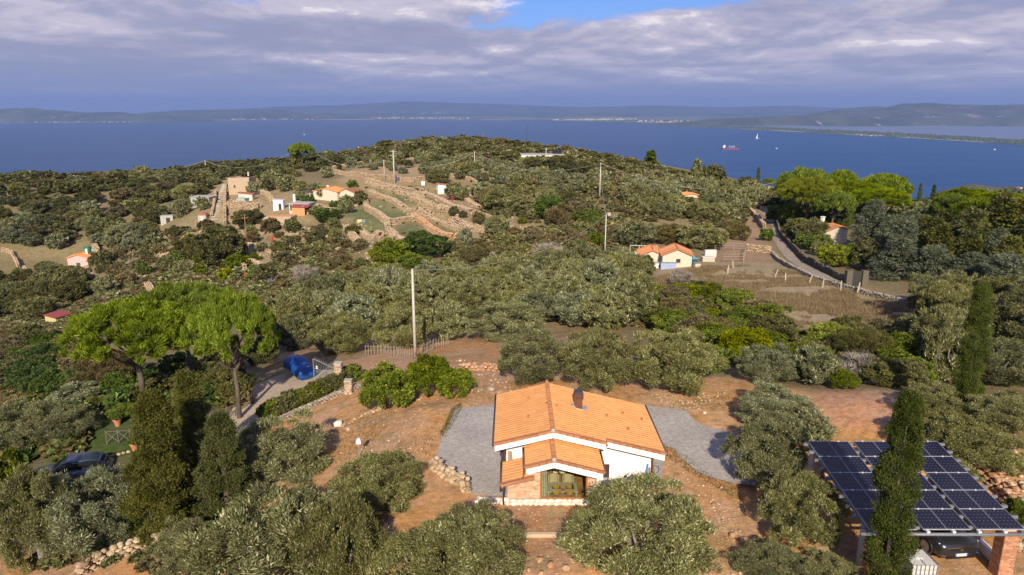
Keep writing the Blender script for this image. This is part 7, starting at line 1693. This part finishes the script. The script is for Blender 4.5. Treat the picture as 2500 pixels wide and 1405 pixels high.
for x in (-.18, .10, .34):
    c = MB().tube([(L2 * x, 0, 8), (L2 * x, 0, 21)], 1.2, 6).tube([(L2 * x, 0, 20), (L2 * (x + .12), 0, 16)], .8, 5).build('deck_crane', SHW, sh_)
for x in (-.45, -.2, .1, .35, .6): MB().box(L2 * x, L2 * (x + .2), -6, 6, 8, 9.5).build('hatch', HULLR, sh_)
def sail(px, py, h, label):
    p = atz(px, py, SEA); m_ = (p[1] * CP - (p[2] - CAMH) * SP) / FPX; H_ = h * m_; t = thing('sailing_boat', label, 'sailing boat', tuple(map(float, p)))
    MB().prism([(-H_ * .3, 1.6), (-H_ * .26, 0), (H_ * .26, 0), (H_ * .4, 1.8)], -2, 2).build('hull', SHW, t); MB().tube([(0, 0, 1), (0, 0, H_)], .25, 6).build('mast', SHW, t)
    MB().hexa([(.5, -.1, 3), (-H_ * .28, -.1, 3), (-H_ * .28, .1, 3), (.5, .1, 3)], [(.3, -.1, H_ * .97), (.1, -.1, H_ * .97), (.1, .1, H_ * .97), (.3, .1, H_ * .97)]).build('sail', SHW, t)
sail(1849, 339, 13, 'white sailing boat beyond the cargo ship')
def motor(px, py, w, label):
    p = atz(px, py, SEA); m_ = (p[1] * CP - (p[2] - CAMH) * SP) / FPX; L_ = w * m_ / 2; t = thing('motor_boat', label, 'motor boat', tuple(map(float, p)))
    MB().prism([(-L_, 2.2), (-L_ * .9, 0), (L_ * .8, 0), (L_ * 1.1, 2.6)], -2.2, 2.2).build('hull', SHW, t); MB().prism([(-L_ * .4, 2.3), (L_ * .4, 2.4), (L_ * .2, 4.4), (-L_ * .3, 4.4)], -1.6, 1.6).build('cabin', SHW, t)
motor(1896, 363.5, 4, 'small white boat just past the bow of the cargo ship'); motor(743, 329.5, 4, 'tiny white boat alone on the sea beyond the lone stone pine'); motor(2428, 366, 5, 'white speed boat close to the long sandbar')
# ------------------------------------------------------------------ single labels for the trees of the groves: kind, side and rank from a landmark
MARKS = [('the old concrete pole', 1014, 760), ('the twin tiled sheds', 1620, 625), ('the thin pale metal pole', 1476, 600), ('the concrete slope pole', 1464, 450), ('the blue covered car', 735, 890), ('the iron gate', 795, 900),
         ('the pink hut', 190, 640), ('the green water tank', 215, 612), ('the square stone house', 585, 450), ('the grey flat roofed shed', 489, 487), ('the round roofed shed', 494, 530), ('the open shack', 408, 535), ('the rusty iron pole', 604, 580),
         ('the white hut', 680, 500), ('the low red roofed house', 730, 505), ('the long terracotta house', 800, 465), ('the lone stone pine', 738, 385), ('the cross armed pole', 963, 410), ('the small white hut', 1080, 460), ('the long flat roofed house', 1325, 382),
         ('the pole in the upper olives', 1159, 395), ('the maroon tank', 1105, 487), ('the orange roofed hut', 1688, 480), ('the wire animal pen', 1785, 620), ('the head of the lane', 1850, 515), ('the villa roof', 2040, 555), ('the dark garden gate', 2088, 690),
         ('the slim tall cypress', 2350, 850), ('the slim cypress pair', 2257, 480), ('the garden shed', 610, 670), ('the ruined ochre hut', 126, 785), ('the yellow chest', 878, 540), ('the leaning wood pole', 504, 410), ('the halfway wood pole', 182, 437),
         ('the edge pole of the wood', 32, 440), ('the sandy terrace', 2080, 1000), ('the house chimney', 1413, 960), ('the three dark olives', 1460, 880), ('the big stone pines', 440, 800), ('the leafless grey bush', 1338, 630), ('the stony clearing', 1290, 585),
         ('the dead branched olive', 1400, 780), ('the yellowish broadleaf tree', 1175, 640), ('the lane bend', 1885, 580), ('the fallow field posts', 1980, 700), ('the thicket of green trees', 1000, 620), ('the bare brown clearing', 215, 495), ('the wood beyond the clearing', 320, 520),
         ('the silver olives of the valley', 110, 590), ('the hedge bank', 1740, 760), ('the grey bush thicket', 1900, 820)]
DESC = {'olive': 'grey green olive', 'silver': 'silvery olive', 'oak': 'dark holm oak', 'shrub': 'bright green bush', 'citrus': 'glossy leafy tree', 'conifer': 'dark cypress wood tree', 'cedar': 'blue grey cedar'}
LDESC = {'brown': 'brownish', 'yellow': 'yellow green', 'oak': 'dark green', 'shrub': 'light green', 'citrus': 'fresh green', 'olive': 'olive coloured', 'russet': 'reddish'}
NOUN = {'olive': 'olive', 'silver': 'olive', 'oak': 'oak', 'shrub': 'bush', 'citrus': 'leafy tree', 'conifer': 'conifer', 'cedar': 'cedar'}
ORD = ['nearest', 'second', 'third', 'fourth', 'fifth', 'sixth', 'seventh', 'eighth', 'ninth', 'tenth', 'eleventh', 'twelfth', 'thirteenth', 'fourteenth', 'fifteenth', 'sixteenth', 'seventeenth', 'eighteenth', 'nineteenth', 'twentieth']
bins = {}
for o, px, py, kd, lf, w in FILLED:
    m_ = min(MARKS, key=lambda q: (q[1] - px) ** 2 + ((q[2] - py) * 1.8) ** 2); ddx, ddy = px - m_[1], (py - m_[2]) * 1.8
    side = ('beyond' if ddy < 0 else 'in front of') if abs(ddy) > abs(ddx) else ('left of' if ddx < 0 else 'right of')
    d = DESC[kd] if lf is None else '%s %s' % (LDESC[lf], NOUN[kd])
    bins.setdefault((d, side, m_[0]), []).append((math.hypot(ddx, ddy), o))
for (d, side, mk), L in bins.items():
    L.sort(key=lambda q: q[0])
    for i, (_, o) in enumerate(L):
        big = '' if len(L) > 1 else 'single '
        o['label'] = ('%s, %s %s %s' % (d, ORD[min(i, 19)], side, mk)) if len(L) > 1 else '%s growing %s %s' % (d, side, mk)
